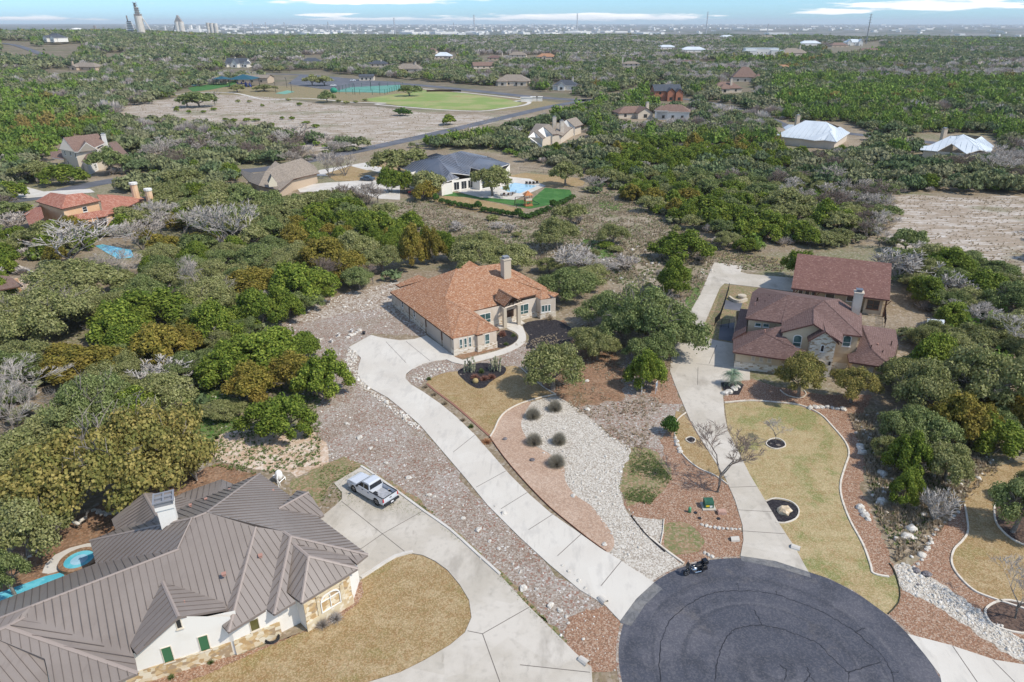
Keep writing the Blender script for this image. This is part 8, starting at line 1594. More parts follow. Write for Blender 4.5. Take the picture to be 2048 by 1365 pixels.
tufts([(640, 930), (722, 936), (860, 1020), (1010, 1155), (1140, 1290), (1120, 1285), (1000, 1165), (850, 1035), (640, 1010)], 1200, 'weed', 'weeds along the edge of the stained driveway', 20, .12, .16)
# ------------------------------------------------------------------ ornamental plants
def clump(name, g, R, H, mat, label, n=700, seed=1, w=.02, cat='plant', group=None):
 rg = np.random.default_rng(seed); a = rg.uniform(0, 6.283, n); e = np.arccos(rg.uniform(.05, 1, n)); d = np.stack([np.sin(e) * np.cos(a), np.sin(e) * np.sin(a), np.cos(e)], 1); L = rg.uniform(.75, 1.1, n)[:, None]
 t = d * L * np.array([R, R, H]); b = d * .12 * np.array([R, R, H]) * rg.uniform(.3, 2.5, n)[:, None]; s = np.cross(d, rg.normal(0, 1, (n, 3))); s /= np.linalg.norm(s, axis=1)[:, None]; s *= w
 V = np.stack([b - s, b + s, t], 1).reshape(-1, 3); me = mesh_np(name, V, np.arange(n * 3).reshape(n, 3), MT[mat] if isinstance(mat, str) else mat, 3); o = bpy.data.objects.new(name, me); col.objects.link(o); o.location = g; return tag(o, label, cat, group)
MT['sage'] = lay('sage_grass', (.34, .31, .24), [('island', [(.24, .215, .165), (.38, .345, .27), (.50, .46, .37)], .9)], trans=.2); MT['agave'] = lay('agave_orange', (.40, .20, .10), [('island', [(.3, .13, .06), (.5, .28, .15)], .8)]); MT['cact'] = lay('cactus_pad', (.24, .25, .15), [('noise', (.33, .30, .22), 2, .45, .6), ('island', [(.20, .22, .12), (.34, .33, .24)], .5)]); MT['gold_ball'] = lay('barrel_cactus', (.36, .27, .12)); MT['red_tw'] = lay('red_twig', (.28, .13, .09), [('island', [(.20, .09, .06), (.36, .19, .14)], .8)])
for k, (x, y, w, l) in enumerate(((1066, 835, 38, 'round grey grass clump nearest the tan lawn'), (1110, 820, 36, 'round grey grass clump at the top of the white rock'), (1068, 887, 40, 'round grey grass clump on the edge of the pink granite'), (1118, 886, 36, 'round grey grass clump in the middle of the white rock'), (1113, 930, 44, 'largest and lowest round grey grass clump on the white rock'))):
 g = G(x, y); d = Q(g.x, g.y, 0)[2]; clump('ornamental_grass', g, w / 2 / (FPX / d), 1.55, 'sage', l, 3200, k, .015, 'plant', 'round grey grass clumps on the white rock bed')
for k, (x, y, l, m) in enumerate(((851, 776, 'straw tuft at the upper corner of the tan lawn', 'straw'), (869, 791, 'second straw tuft along the edge of the tan lawn', 'straw'), (890, 809, 'third straw tuft along the edge of the tan lawn', 'straw'), (926, 842, 'fourth straw tuft along the edge of the tan lawn', 'straw'), (942, 855, 'small green tuft along the edge of the tan lawn', 'weed'), (973, 885, 'orange spiky agave at the lower corner of the tan lawn', 'agave'), (858, 760, 'olive tuft on grey gravel inside the driveway bend', 'weed'), (1100, 640, 'rusty grass clump by the white triple window', 'straw'), (1005, 672, 'reddish shrub in the small mulch bed', 'red_tw'), (1027, 673, 'yellow-green tuft by the curved walkway', 'weed'), (1012, 690, 'low green shrub by the curved walkway', 'weed'))):
 clump('grass_tuft', G(x, y), .45 if k not in (5, 7, 8) else .85, .55 if k not in (7, 8) else 1.2, m, l, 260, 30 + k, .03)
for k, (x, y, w, l) in enumerate(((645, 1252, 30, 'mauve grey bare shrub left of the arched window'), (672, 1240, 32, 'mauve grey bare shrub right of the arched window'))):
 clump('bare_shrub', G(x, y), .8, .9, MT['twig'], l, 600, 60 + k, .012, 'shrub')
for k, (x, y) in enumerate(((343, 1357), (422, 1327))): clump('small_shrub', G(x, y), .35, .4, 'weed', ('little green shrub nearest the frame bottom by the stone wall', 'little green shrub in front of the green panelled windows')[k], 200, 70 + k, .02, 'shrub')
# prickly pear and barrel cactus in the black mulch
def cactus(g, label, n, seed):
 rnd = random.Random(seed); mb = MB()
 for i in range(n):
  a = rnd.uniform(0, 6.28); x, y = rnd.uniform(-.8, .8), rnd.uniform(-.5, .5); z = 0; yaw = rnd.uniform(0, 3.14)
  for s in range(rnd.randint(3, 6)):
   r = rnd.uniform(.16, .24); c_ = Vector((x, y, z + r)); u = Vector((math.cos(yaw), math.sin(yaw), 0)); w = Vector((-u.y, u.x, 0)); vs = [c_ + w * .05] + [c_ + u * r * .75 * math.cos(t) + Vector((0, 0, r * 1.1 * math.sin(t))) for t in [k * 6.283 / 8 for k in range(8)]] + [c_ - w * .05]
   mb.add(vs, [(0, 1 + k, 1 + (k + 1) % 8) for k in range(8)] + [(9, 1 + (k + 1) % 8, 1 + k) for k in range(8)]); z += r * 1.7; x += rnd.uniform(-.15, .15); y += rnd.uniform(-.1, .1); yaw += rnd.uniform(-.8, .8)
 return tag(mb.build('prickly_pear', MT['cact'], None, False, g), label, 'cactus')
cactus(G(940, 744), 'tall grey prickly pear at the left of the black mulch bed', 14, 1); cactus(G(990, 742), 'tall grey prickly pear at the right of the black mulch bed', 13, 2)
o = ell(None, 'barrel_cactus', (0, 0, .3), (.42, .42, .4), 'gold_ball', 14, 8); o.location = G(951, 766); tag(o, 'golden ball cactus at the tip of the black mulch bed', 'cactus')
for k, (x, y) in enumerate(((950, 757), (968, 760), (983, 757))): clump('red_shrub', G(x, y), .8, .75, 'red_tw', ('reddish twiggy shrub beside the golden ball cactus', 'reddish twiggy shrub in the middle of the cactus bed', 'reddish twiggy shrub right of the cactus bed centre')[k], 380, 80 + k, .03, 'shrub')
clump('green_shrub', G(963, 746), .5, .8, 'weed', 'bright green leafy plant between the two prickly pears', 260, 85, .05, 'shrub')
# sago / pindo palm
MT['frond'] = lay('palm_frond', (.16, .23, .15), [('island', [(.13, .19, .11), (.24, .33, .22), (.34, .42, .31)], .8)], trans=.2)
g = G(1463, 772); PL = empty('palm_tree', g); tag(PL, 'blue-green feather palm at the corner of the garage', 'palm'); mb = MB(); mb.tube([(0, 0, 0), (0, 0, .8), (0, 0, 1.7)], [.28, .30, .24], 9); mb.build('trunk', MT['bark'], PL); mb = MB(); rnd = random.Random(4)
for i in range(46):
 a = i * 2.39996; el = rnd.uniform(.15, 1.25); L_ = rnd.uniform(1.6, 2.2); pts = []
 for t in range(7): f = t / 6; pts.append(Vector((math.cos(a) * L_ * f * math.cos(el) * 1.0, math.sin(a) * L_ * f * math.cos(el), 1.7 + L_ * f * math.sin(el) - 1.5 * f * f)))
 sd_ = Vector((-math.sin(a), math.cos(a), 0))
 for t in range(1, 7):
  for sg in (-1, 1):
   for q in (.25, .75):
    p = pts[t - 1].lerp(pts[t], q); ln = .42 * (1 - abs(t - 3.2) / 5.5); tip = p + sd_ * sg * ln + (pts[t] - pts[t - 1]).normalized() * .25 - Vector((0, 0, .12)); w = (pts[t] - pts[t - 1]).normalized() * .035; mb.add([p - w, p + w, tip], [(0, 1, 2)])
mb.build('crown', MT['frond'], PL)
# ------------------------------------------------------------------ fences, hedge, play set, pool furniture
def fence(px, h, label, gap=2.4, mat='black_metal', rails=(.15, .95), pick=0, name='fence', ps=.07):
 P = [GT(*p) for p in px]; F_ = empty(name, P[0]); tag(F_, label, 'fence'); pts = []
 for a_, b_ in zip(P, P[1:]):
  n = max(1, int((b_ - a_).length / gap)); pts += [a_.lerp(b_, k / n) for k in range(n)]
 pts.append(P[-1]); pts = pts[:95]
 for p in pts: mb = MB(F_.location); mb.box((p.x, p.y, p.z + h / 2), (ps, ps, h)); mb.build('post', MT[mat], F_)
 mb = MB(F_.location)
 for a_, b_ in zip(P, P[1:]):
  for r in rails: mb.tube([a_ + Vector((0, 0, h * r)), b_ + Vector((0, 0, h * r))], .025, 4)
  if pick:
   n = int((b_ - a_).length / pick)
   for k in range(n): p = a_.lerp(b_, k / n); mb.box((p.x, p.y, p.z + h * .55), (.03, .03, h * .8))
 mb.build('rail', MT[mat], F_); return F_
fence([(1457, 582), (1449, 610), (1439, 640), (1429, 652)], 1.5, 'black metal fence beside the weathered driveway', 2.0, pick=.14)
fence([(1429, 652), (1442, 655), (1457, 656)], 1.5, 'short black metal fence with gate by the garage', 1.2, pick=.14)
fence([(1772, 600), (1768, 630), (1769, 655)], 1.6, 'dark fence at the right end of the outbuilding', 1.5, 'wood_dark', (.2, .6, .95), .2)
fence([(868, 408), (960, 425), (1005, 432), (1040, 438), (1060, 440), (1100, 424), (1147, 402)], 1.4, 'low wire fence behind the hedge of the modern house', 3.2)
fence([(1040, 342), (1070, 345), (1120, 350), (1180, 357)], 1.3, 'dark post fence behind the tan back lawn', 3.0)
fence([(168, 584), (195, 596), (228, 612), (237, 618)], 1.2, 'black railing on the pale retaining wall', 1.6, pick=.25)
for pts, l in (([(665, 186), (705, 176), (760, 173), (806, 174)], 'tall fence along the far side of the tennis courts'), ([(665, 187), (720, 190), (770, 190), (806, 177)], 'tall fence along the near side of the tennis courts')): fence(pts, 3.4, l, 6.0, 'green_box', (.5, .98), ps=.22)
HED = [(872, 407), (884, 409), (896, 412), (908, 414), (920, 417), (932, 419), (944, 421), (956, 423), (968, 426), (980, 428), (992, 430), (1004, 432), (1015, 434), (1026, 436), (1037, 438), (1048, 440), (1057, 441), (1066, 437), (1076, 433), (1086, 429), (1096, 425), (1106, 420), (1116, 415), (1126, 411), (1136, 406), (1145, 401)]
for k, (x, y) in enumerate(HED): plant('shrub', G(x, y - 2), 1.25, 1.7 if k % 7 else 3.0, 'clipped dark hedge shrub by the play lawn fence, %s counting from the left' % ORD[k], 1, 'hedge shrubs along the play lawn fence')
# wooden play set
MT['cedar'] = lay('cedar_orange', (.42, .16, .06), [('noise', (.5, .22, .1), 2, .45, .6)])
g = G(1056, 412); PS = empty('play_set', g, .35); tag(PS, 'orange wooden play tower with peaked roof and green slide on the turf', 'play set')
for x in (-.8, .8):
 for y in (-.8, .8): mb = MB(); mb.box((x, y, 1.5), (.14, .14, 3.0)); mb.build('post', MT['cedar'], PS)
mb = MB(); mb.box((0, 0, 1.45), (1.9, 1.9, .12)); mb.build('deck', MT['cedar'], PS); mb = MB(); mb.box((0, 0, .25), (2.1, 2.1, .3)); mb.build('sandbox', MT['cedar'], PS)
mb = MB(); mb.add([Vector(p) for p in ((-1.2, -1.2, 3.0), (1.2, -1.2, 3.0), (1.2, 1.2, 3.0), (-1.2, 1.2, 3.0), (0, 0, 4.1))], [(0, 1, 4), (1, 2, 4), (2, 3, 4), (3, 0, 4)]); mb.build('roof', MT['cedar'], PS)
for s in (-1, 1): mb = MB(); mb.box((0, s * .85, 1.85), (1.7, .05, .55)); mb.build('railing', MT['frame_c'], PS)
mb = MB(); mb.add([Vector(p) for p in ((.9, -.3, 1.5), (.9, .3, 1.5), (3.2, .3, .2), (3.2, -.3, .2), (.9, -.35, 1.7), (.9, .35, 1.7), (3.2, .35, .4), (3.2, -.35, .4))], [(0, 1, 2, 3), (0, 3, 7, 4), (1, 5, 6, 2)]); mb.build('slide', MT['green_box'], PS)
mb = MB(); mb.tube([(-.9, 0, 2.6), (-3.6, 0, 2.6)], .08, 5); mb.tube([(-3.6, -1.1, 0), (-3.6, 0, 2.6), (-3.6, 1.1, 0)], .07, 5); mb.build('swing_beam', MT['wood_dark'], PS)
for x in (-1.8, -2.8): mb = MB(); mb.box((x, 0, .7), (.5, .2, .05)); mb.tube([(x - .2, 0, .7), (x - .2, 0, 2.6)], .02, 3); mb.tube([(x + .2, 0, .7), (x + .2, 0, 2.6)], .02, 3); mb.build('swing', MT['plastic_b'], PS)
def lounge(x, y, rz, label, name='sun_lounger', grp=None):
 L_ = empty(name, G(x, y, .08), rz); tag(L_, label, 'lounger' if 'loung' in name else 'chair', grp); mb = MB(); mb.box((0, 0, .35), (1.4, .7, .1)); mb.build('seat', MT['grey_metal'], L_); mb = MB(); mb.box((-.85, 0, .6), (.12, .7, .6), 0); mb.build('backrest', MT['wood_dark'], L_)
 for dx in (-.6, .6):
  for dy in (-.28, .28): mb = MB(); mb.box((dx, dy, .15), (.07, .07, .3)); mb.build('leg', MT['wood_dark'], L_)
for k, (x, y) in enumerate(((1054, 368), (1061, 368), (1068, 368), (1075, 367))): lounge(x, y, 1.4, 'dark lounger behind the modern pool, %s from the left' % ORD[k], 'sun_lounger', 'loungers behind the modern pool')
for k, (x, y) in enumerate(((1005, 391), (1012, 392), (1020, 391), (1026, 387))): lounge(x, y, 2.2 + k * .3, 'brown chair in front of the modern pool, %s from the left' % ORD[k], 'patio_chair', 'chairs in front of the modern pool')
# fire pit area
strip('stone_seat', [(1458, 597), (1468, 604), (1480, 606), (1493, 602)], .5, .5, MT['stone_w'], 0, 4, 'curved stone seat wall around the fire pit', 'wall')
mb = MB(); mb.tube([(0, 0, 0), (0, 0, .5)], .75, 14); mb.tube([(0, 0, .5), (0, 0, .56)], .5, 14); tag(mb.build('fire_pit', MT['stone_w'], None, False, G(1484, 596)), 'round pale stone fire pit behind the red roofed house', 'fire pit')
# culvert ends
for x, y, rz, l in ((1206, 1203, 2.2, 'pale concrete culvert end by the foot of the long driveway'), (1470, 1080, 3.2, 'concrete culvert end left of the weathered driveway'), (1590, 1097, -.5, 'concrete culvert end right of the weathered driveway'), (1168, 1325, 2.4, 'concrete culvert end at the bottom of the stained driveway')):
 CU = empty('culvert', G(x, y), rz); tag(CU, l, 'culvert'); mb = MB(); mb.tube([(-.35, 0, .02), (.45, 0, .02)], [.34, .30], 12, cap=False); mb.tube([(-.35, 0, .02), (.45, 0, .02)], [.26, .24], 12, cap=False); mb.build('pipe', MT['concrete_pale'], CU); mb = MB(); mb.tube([(.3, 0, .02), (.36, 0, .02)], .24, 12); mb.build('opening', MT['plastic_b'], CU)
# cars far away
def car(x, y, rz, colr, label, s=1.0):
 g = GT(x, y); K = empty('parked_car', g + Vector((0, 0, .1)), rz); tag(K, label, 'car'); mt = lay('car_paint', colr, rough=.3, spec=.6); mb = MB(); extr(mb, [(-2.2, .35), (-2.25, .9), (-1.3, .98), (-.8, 1.45), (.6, 1.45), (1.1, .98), (2.1, .85), (2.2, .35)], -.88, .88, 0, lambda x, z: .16 if z > 1.1 else 0); mb.build('body', mt, K); mb = MB(); extr(mb, [(-1.2, .99), (-.78, 1.40), (.58, 1.40), (1.0, .99)], -.895, .895, 0, lambda x, z: .15 if z > 1.1 else .0); mb.build('side_window', MT['glass_dark'], K)
 for a_ in (-1.35, 1.35):
  for b_ in (-.8, .8): wheel(K, (a_, b_, .33), .33, .2, Vector((0, 1, 0)))
car(735, 362, 2.9, (.05, .08, .12), 'dark blue car parked by the taupe house on the white court'); car(667, 173, .3, (.75, .75, .75), 'white car nearest the tennis court fence'); car(706, 163, .1, (.7, .7, .72), 'white car under the park parking shelter'); car(543, 165, 1.2, (.04, .08, .25), 'dark blue car right of the playground shelter'); car(832, 390, 2.6, (.45, .02, .02), 'red car glimpsed under the oak beside the modern house'); car(70, 97, .2, (.8, .8, .8), 'white car in front of the far left house')
# park: shade canopies, shelters, lamp posts, backstop
MT['teal'] = lay('canopy_teal', (.02, .085, .12), rough=.7); MT['playblue'] = lay('play_blue', (.02, .07, .35), rough=.5)
def canopy(x, y, w, h, mat, label, post='black_metal', d=None):
 g = GT(x, y); K = empty('shade_canopy', g); tag(K, label, 'canopy'); d = d or w; mb = MB(); mb.add([Vector(p) for p in ((-w / 2, -d / 2, h), (w / 2, -d / 2, h), (w / 2, d / 2, h), (-w / 2, d / 2, h), (0, 0, h + w * .17))], [(0, 1, 4), (1, 2, 4), (2, 3, 4), (3, 0, 4)]); mb.build('canopy', MT[mat], K)
 for a_ in (-1, 1):
  for b_ in (-1, 1): mb = MB(); mb.box((a_ * w * .44, b_ * d * .44, h / 2), (.35, .35, h)); mb.build('post', MT[post], K)
canopy(490, 173, 19, 5.5, 'teal', 'large dark teal shade canopy over the blue play equipment'); canopy(445, 170, 11, 4.5, 'teal', 'smaller dark teal shade canopy left of the large one')
for x, y, w in ((480, 174, 3), (488, 173, 4), (497, 174, 3)): g = GT(x, y); mb = MB(); mb.box((0, 0, 2), (w, 2.5, .5)); mb.tube([(-1, -1, 0), (-1, -1, 3.6)], .25, 6); mb.tube([(1, 1, 0), (1, 1, 3.6)], .25, 6); mb.tube([(1, -1, 2.2), (3, -2, .2)], .4, 6); tag(mb.build('play_equipment', MT['playblue'], None, False, g), 'blue play frame %s under the large teal canopy' % ('on the left' if x == 480 else 'in the centre' if x == 488 else 'on the right'), 'play frame')
fh(430, 168, 6, 'cream open sided park shelter with tan roof left of the canopies', 'sh_tan', 'cream_far', 16, 8, 3.4, .35); fh(505, 167, -6, 'long tan roofed restroom building behind the teal canopies', 'sh_tan', 'tan_far', 26, 12, 4, .35, gab=True); fh(733, 162, 4, 'small grey roofed shelter beside the tennis courts', 'sh_dark', 'cream_far', 12, 8, 3.2, .4, gab=True)
sheet('play_lawn', [(375, 176), (440, 165), (455, 150), (480, 152), (470, 170), (420, 180), (385, 184)], .10, 'turf', label='green artificial turf of the playground'); sheet('sports_court', [(355, 168), (380, 154), (415, 152), (420, 160), (390, 172)], .12, lay('court_blue', (.08, .22, .24)), label='teal court half hidden behind oaks on the left'); sheet('parking_lot', [(390, 163), (400, 158), (415, 160), (410, 166)], .14, 'asphalt_far', label='dark patch beside the hidden court')
g = GT(668, 186); mb = MB(); ell(None, 'x', (0, 0, 0), (1, 1, 1), 'green_lt'); bpy.data.objects.remove(bpy.data.objects['x']); o = ell(None, 'green_dome', (0, 0, 1.6), (2.6, 2.2, 1.9), lay('dome_green', (.03, .25, .16))); o.location = g; tag(o, 'round green storage dome at the left end of the tennis courts', 'dome')
K = empty('backstop', GT(887, 185)); tag(K, 'low brown curved backstop wall of the ball field', 'backstop'); mb = MB(); vs = []
for k in range(9): a = math.radians(20 + 140 * k / 8); vs += [Vector((13 * math.cos(a), 5 * math.sin(a), 0)), Vector((13 * math.cos(a), 5 * math.sin(a), 1.4))]
mb.add(vs, [(2 * k, 2 * k + 2, 2 * k + 3, 2 * k + 1) for k in range(8)]); mb.build('wall', MT['wood_dark'], K)
for k, (x, y, w) in enumerate(((1053, 204, 7), (1068, 203, 4), (1079, 203, 3.5))): g = GT(x, y); mb = MB(); mb.box((0, 0, 1.3), (w, 2, 2.6)); mb.box((0, 0, 2.68), (w + .6, 2.6, .18)); tag(mb.build('entry_pillar', MT['white_far'], None, False, g), ('widest white stone entry block at the street corner', 'middle white stone entry block at the street corner', 'rightmost white stone entry block at the street corner')[k], 'stone pillar', 'white entry blocks at the street corner')
for k, (x, y) in enumerate(((552, 186), (584, 186), (574, 176), (760, 190), (710, 190), (742, 182))):
 g = GT(x, y); K = empty('lamp_post', g); tag(K, 'tall dark lamp post by the park courts, %s counting from the left' % ORD[(0, 2, 1, 5, 3, 4)[k]], 'lamp post', 'lamp posts by the park courts'); mb = MB(); mb.tube([(0, 0, 0), (0, 0, 7)], .14, 5); mb.build('pole', MT['black_metal'], K); mb = MB(); mb.box((0, -.6, 7), (.7, 1.4, .3)); mb.build('lamp_head', MT['black_metal'], K)
# ------------------------------------------------------------------ power pylons, cement works, distant town
MT['pole_grey'] = lay('pylon_grey', (.42, .42, .43)); MT['pole_dark'] = lay('pylon_dark', (.22, .22, .22)); MT['cem'] = lay('cement_concrete', (.62, .57, .50), [('noise', (.5, .45, .38), .04, .45, .6)]); MT['cem_w'] = lay('cement_white', (.72, .70, .66)); MT['cem_d'] = lay('cement_steel', (.26, .23, .21))
def pylon(x, yb, yt, label, mat='pole_grey', grp='transmission pylons along the skyline'):
 g = GT(x, yb); d = Q(g.x, g.y, g.z)[2]; lo, hi = 5, 200
 for _ in range(30):
  m_ = (lo + hi) / 2
  if Q(g.x, g.y, g.z + m_)[1] > yt: lo = m_
  else: hi = m_
 h = lo; K = empty('power_pylon', g); tag(K, label, 'pylon', grp); wv = d / FPX * .9; mb = MB(); mb.tube([(0, 0, -8), (0, 0, h)], [wv * 1.5, wv * .7], 8); mb.build('mast', MT[mat], K)
 for f in (.97, .88, .79, .70): mb = MB(); mb.tube([(-h * .06, 0, h * f), (h * .06, 0, h * f + h * .01)], wv * .3, 4); mb.build('cross_arm', MT[mat], K)
for k, (x, yb, yt, l) in enumerate(((790, 69, 36, 'tall pylon left of the centre skyline'), (949, 68, 30, 'tall pylon at the left end of the long cloud'), (1154, 62, 27, 'tall pylon under the middle of the long cloud'), (1412, 68, 24, 'tall pylon at the right end of the long cloud'), (1732, 88, 28, 'nearest leaning pylon with cross arms on the right ridge'))): pylon(x, yb, yt, l, 'pole_dark' if k == 4 else 'pole_grey')
for k, (x, yb, yt) in enumerate(((508, 69, 45), (534, 70, 45), (571, 69, 45), (658, 68, 44), (652, 64, 52), (520, 70, 60), (490, 70, 60), (700, 62, 48), (720, 62, 50), (908, 60, 46), (1002, 60, 50), (1230, 60, 52), (1535, 66, 48))): pylon(x, yb, yt, 'thin distant pylon in the haze, %s from the left' % ORD[sorted([508, 534, 571, 658, 652, 520, 490, 700, 720, 908, 1002, 1230, 1535]).index(x)], 'pole_grey', 'thin distant pylons in the haze')
def silo_group(name, x, yb, label):
 g = GT(x, yb); d = Q(g.x, g.y, g.z)[2]; K = empty(name, g); tag(K, label, 'industrial tower'); return K, d / FPX, g
def cbox(K, u, cx, w, z0, z1, dpt, mat, nm): mb = MB(); mb.box((cx * u, 0, (z0 + z1) / 2 * u), (w * u, dpt * u, (z1 - z0) * u)); return mb.build(nm, MT[mat], K)
def ccyl(K, u, cx, w, z0, z1, mat, nm, cy=0, w2=None): mb = MB(); mb.tube([(cx * u, cy * u, z0 * u), (cx * u, cy * u, z1 * u)], [w / 2 * u, (w2 or w) / 2 * u], 14); return mb.build(nm, MT[mat], K)
K, u, g = silo_group('preheater_tower', 284, 70, 'tallest cement works tower of pale silo with steel frames on top')
ccyl(K, u, 0, 15, -6, 34, 'cem', 'silo'); cbox(K, u, 0, 11, 34, 38, 10, 'cem_d', 'platform'); cbox(K, u, -.5, 6, 38, 50, 6, 'cem', 'upper_tower'); cbox(K, u, -2, 3, 50, 57, 3, 'cem_d', 'upper_tower')
for z in (40, 44, 48, 53, 57): cbox(K, u, 0 if z < 50 else -1.5, 9 if z < 50 else 6, z, z + .7, 8, 'cem_d', 'platform')
for s in (-1, 1): mb = MB(); mb.tube([(s * 4.5 * u, 0, 36 * u), (s * 2.5 * u - 1.5 * u, 0, 60 * u)], .4 * u, 4); mb.build('frame', MT['cem_d'], K)
mb = MB(); mb.tube([(6 * u, 0, 34 * u), (20 * u, 0, 8 * u)], .9 * u, 4); mb.build('conveyor', MT['cem'], K)
K, u, g = silo_group('kiln_tower', 263, 69, 'pale lattice kiln tower left of the tallest cement tower')
for z in (0, 4, 8, 12, 16, 20): cbox(K, u, 0, 16 - z * .45, z - (6 if z == 0 else 0), z + 2.2, 10, 'cem_w', 'platform'); cbox(K, u, 0, 11 - z * .3, z + 2.2, z + 4, 7, 'cem_d', 'frame')
ccyl(K, u, -2, 2.5, 22, 34, 'cem_d', 'stack')
K, u, g = silo_group('silo_block', 362, 69, 'twin concrete silo with dark peaked headframe'); ccyl(K, u, -3.5, 10, -6, 23, 'cem', 'silo'); ccyl(K, u, 4.5, 10, -6, 23, 'cem', 'silo'); mb = MB(); mb.add([Vector((a_ * u, b_ * u, c_ * u)) for a_, b_, c_ in ((-7, -3, 23), (7, -3, 23), (0, -3, 35), (-7, 3, 23), (7, 3, 23), (0, 3, 35))], [(0, 1, 2), (3, 5, 4), (0, 2, 5, 3), (1, 4, 5, 2)]); mb.build('headframe', MT['cem_d'], K); mb = MB(); mb.tube([(-16 * u, 0, 1 * u), (-5 * u, 0, 24 * u)], 1 * u, 4); mb.build('conveyor', MT['cem_d'], K)
K, u, g = silo_group('silo_block', 427, 70, 'row of three pale storage silos at the right of the works')
for k in range(3): ccyl(K, u, (k - 1) * 7.6, 7.4, -6, 22 - k * .6, 'cem', 'silo')
K, u, g = silo_group('works_building', 391, 68, 'white stepped works building between the two silo groups'); cbox(K, u, 0, 22, -5, 8, 10, 'cem_w', 'hall'); cbox(K, u, -7, 4, 8, 16, 6, 'cem_w', 'tower'); cbox(K, u, 8, 5, 8, 15, 6, 'cem_w', 'tower')
K, u, g = silo_group('works_building', 325, 69, 'low white works hall right of the tallest tower'); cbox(K, u, 0, 30, -5, 6, 10, 'cem_w', 'hall'); cbox(K, u, 8, 2, 6, 16, 2, 'cem_w', 'stack')
K, u, g = silo_group('works_tower', 193, 66, 'small pale works tower alone in the haze on the left'); cbox(K, u, 0, 10, -4, 5, 8, 'cem', 'base'); cbox(K, u, -1, 4, 5, 13, 4, 'cem_d', 'tower')
K, u, g = silo_group('storage_dome', 155, 66, 'low white storage dome on the far left skyline'); ell(K, 'dome', (0, 0, 0), (17 * u, 17 * u, 9 * u), 'cem_w')
K, u, g = silo_group('works_building', 640, 70, 'small white silo building with low roof left of centre skyline'); cbox(K, u, 0, 4, -3, 10, 4, 'cem_w', 'tower'); cbox(K, u, -4, 10, -3, 2, 6, 'cem_w', 'hall')
rg = np.random.default_rng(8); mb = MB(); n = 0
while n < 1000:
 d = 3000 * (24000 / 3000) ** rg.random(); a = rg.uniform(-.70, .66); x, y = d * math.sin(a), d * math.cos(a)
 if mnoise.noise(Vector((x / 1500, y / 2600, 2))) + .30 * rg.normal() < (.06 if a > .15 else -.10): continue
 w = rg.uniform(9, 26) * (1 + (rg.random() < .10) * 3) * (1 + d / 14000); mb.box((x, y, 2), (w, w * .7, rg.uniform(4, 7) * (1 + d / 14000)), rg.uniform(0, 3)); n += 1
tag(mb.build('distant_town', MT['cem_w']), 'pale roofs of a distant town scattered over the hazy plain', 'town', None, 'stuff')
# ------------------------------------------------------------------ haze
hz = MB(); hz.box((0, 13000, 48.5), (44000, 27000, 129)); ho = hz.build('haze', [])
hm = bpy.data.materials.new('haze_air'); hm.use_nodes = True; hm.node_tree.nodes.clear()
_o = hm.node_tree.nodes.new('ShaderNodeOutputMaterial'); _v = hm.node_tree.nodes.new('ShaderNodeVolumePrincipled'); hm.node_tree.links.new(_v.outputs[0], _o.inputs['Volume'])
_v.inputs['Color'].default_value = (.84, .925, 1.0, 1); _v.inputs['Density'].default_value = .000062; _v.inputs['Anisotropy'].default_value = 0.0
ho.data.materials.append(hm); tag(ho, 'thin pale blue haze fading the far plain', None, None, 'stuff')
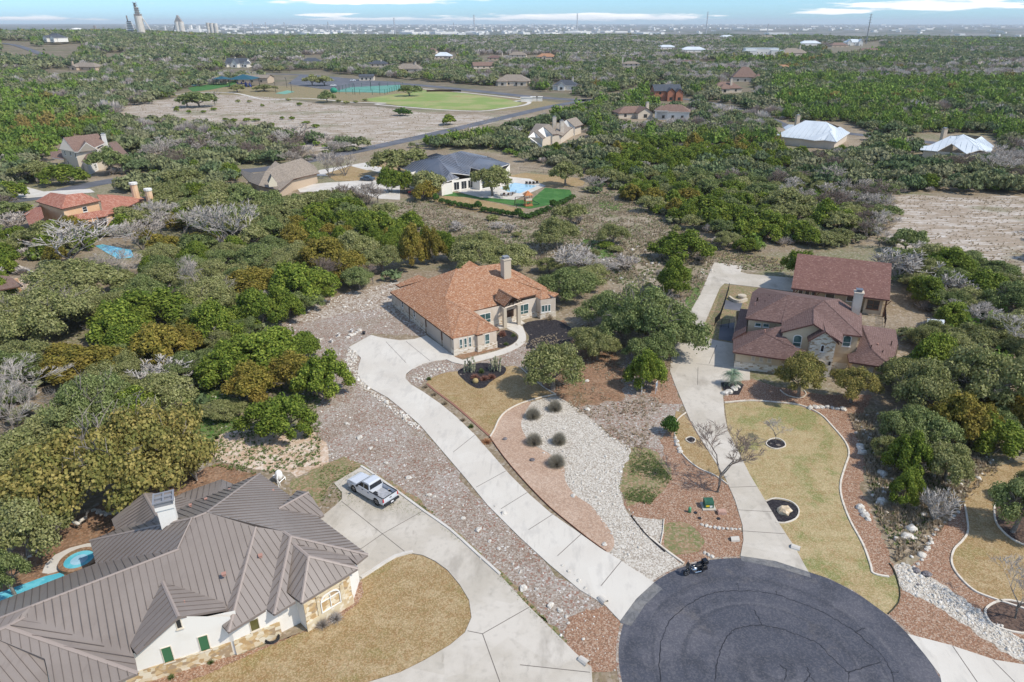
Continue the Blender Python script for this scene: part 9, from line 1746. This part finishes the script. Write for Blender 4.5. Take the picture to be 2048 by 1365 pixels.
# ------------------------------------------------------------------ labels of the trees and shrubs
LM = [((960, 640), 'the orange-brown roofed house'), ((1620, 700), 'the dark red roofed house'), ((1680, 560), 'the red-brown outbuilding'), ((420, 1200), 'the bronze metal roof'), ((890, 370), 'the slate blue metal roof'), ((175, 330), 'the cream two-storey house'), ((150, 440), 'the terracotta roof'), ((560, 370), 'the steep taupe roof'), ((1100, 280), 'the twin cream chimneys'), ((1625, 290), 'the blue-white metal roof'), ((1910, 300), 'the three-peaked white roof'),
 ((500, 240), 'the pale scraped field'), ((900, 205), 'the ball field'), ((735, 185), 'the tennis courts'), ((480, 170), 'the teal play canopies'), ((1900, 460), 'the right clearing'), ((1250, 500), 'the brown meadow'), ((1335, 195), 'the red brick house'), ((1300, 240), 'the mauve brown low roof'), ((230, 505), 'the turquoise pool'), ((1050, 375), 'the modern pool'), ((1460, 185), 'the tall pale chimney'), ((600, 720), 'the upper driveway pad'), ((270, 900), 'the golden oak'), ((1870, 660), 'the small white shed'), ((1780, 950), 'the red gravel bend'), ((1990, 1100), 'the brown lawn'), ((1440, 1000), 'the green utility box'), ((1560, 890), 'the large tan lawn'), ((20, 580), 'the brown pavilion'), ((330, 650), 'the retaining wall'), ((1150, 650), 'the black mulch'), ((1420, 560), 'the weathered driveway'), ((60, 250), 'the left juniper slope'), ((1800, 210), 'the right juniper slope'), ((1025, 165), 'the wide taupe roof'), ((1130, 175), 'the navy slate roof'), ((690, 345), 'the little tan lawn'), ((1500, 400), 'the wide right woods'), ((1700, 400), 'the outbuilding woods'), ((1250, 330), 'the play lawn woods'), ((600, 460), 'the woods under the taupe roof'), ((400, 300), 'the oaks under the scraped field'), ((450, 560), 'the rust juniper clump'), ((250, 1080), 'the deer statues'), ((1950, 360), 'the white roof woods')]
LMW = [(G(*p), n) for p, n in LM]; bins = {}
for e, k, p, R, H in PLACED:
 if e.get('label'): continue
 g, n = min(LMW, key=lambda t: (t[0].x - p.x) ** 2 + (t[0].y - p.y) ** 2); a, b = Q(g.x, g.y, 0), Q(p.x, p.y, p.z); dx, dy = p.x - g.x, p.y - g.y
 side = ('behind' if dy > 0 else 'in front of') if abs(dy) > abs(dx) else ('right of' if dx > 0 else 'left of'); bins.setdefault((k, n, side), []).append((math.hypot(dx, dy), e))
GRPN = dict(live_oak_tree='live oaks of the woods', juniper_tree='junipers of the woods', bare_tree='leafless trees of the woods', shrub='shrubs among the trees', bare_shrub='leafless shrubs among the trees', golden_oak_tree='golden-leaved oaks')
for (k, n, side), L in bins.items():
 L.sort(key=lambda t: t[0])
 for i, (d, e) in enumerate(L):
  if len(L) == 1: t = 'the only %s %s %s' % (NAMEK[k], side, n)
  else: t = '%s %s %s, %s nearest' % (NAMEK[k], side, n, ORD[i] if i else 'the') if i < 30 else '%s far %s %s in dense growth' % (NAMEK[k], side, n)
  e['label'] = t
  if not e.get('group'): e['group'] = GRPN[TT[k][2]]
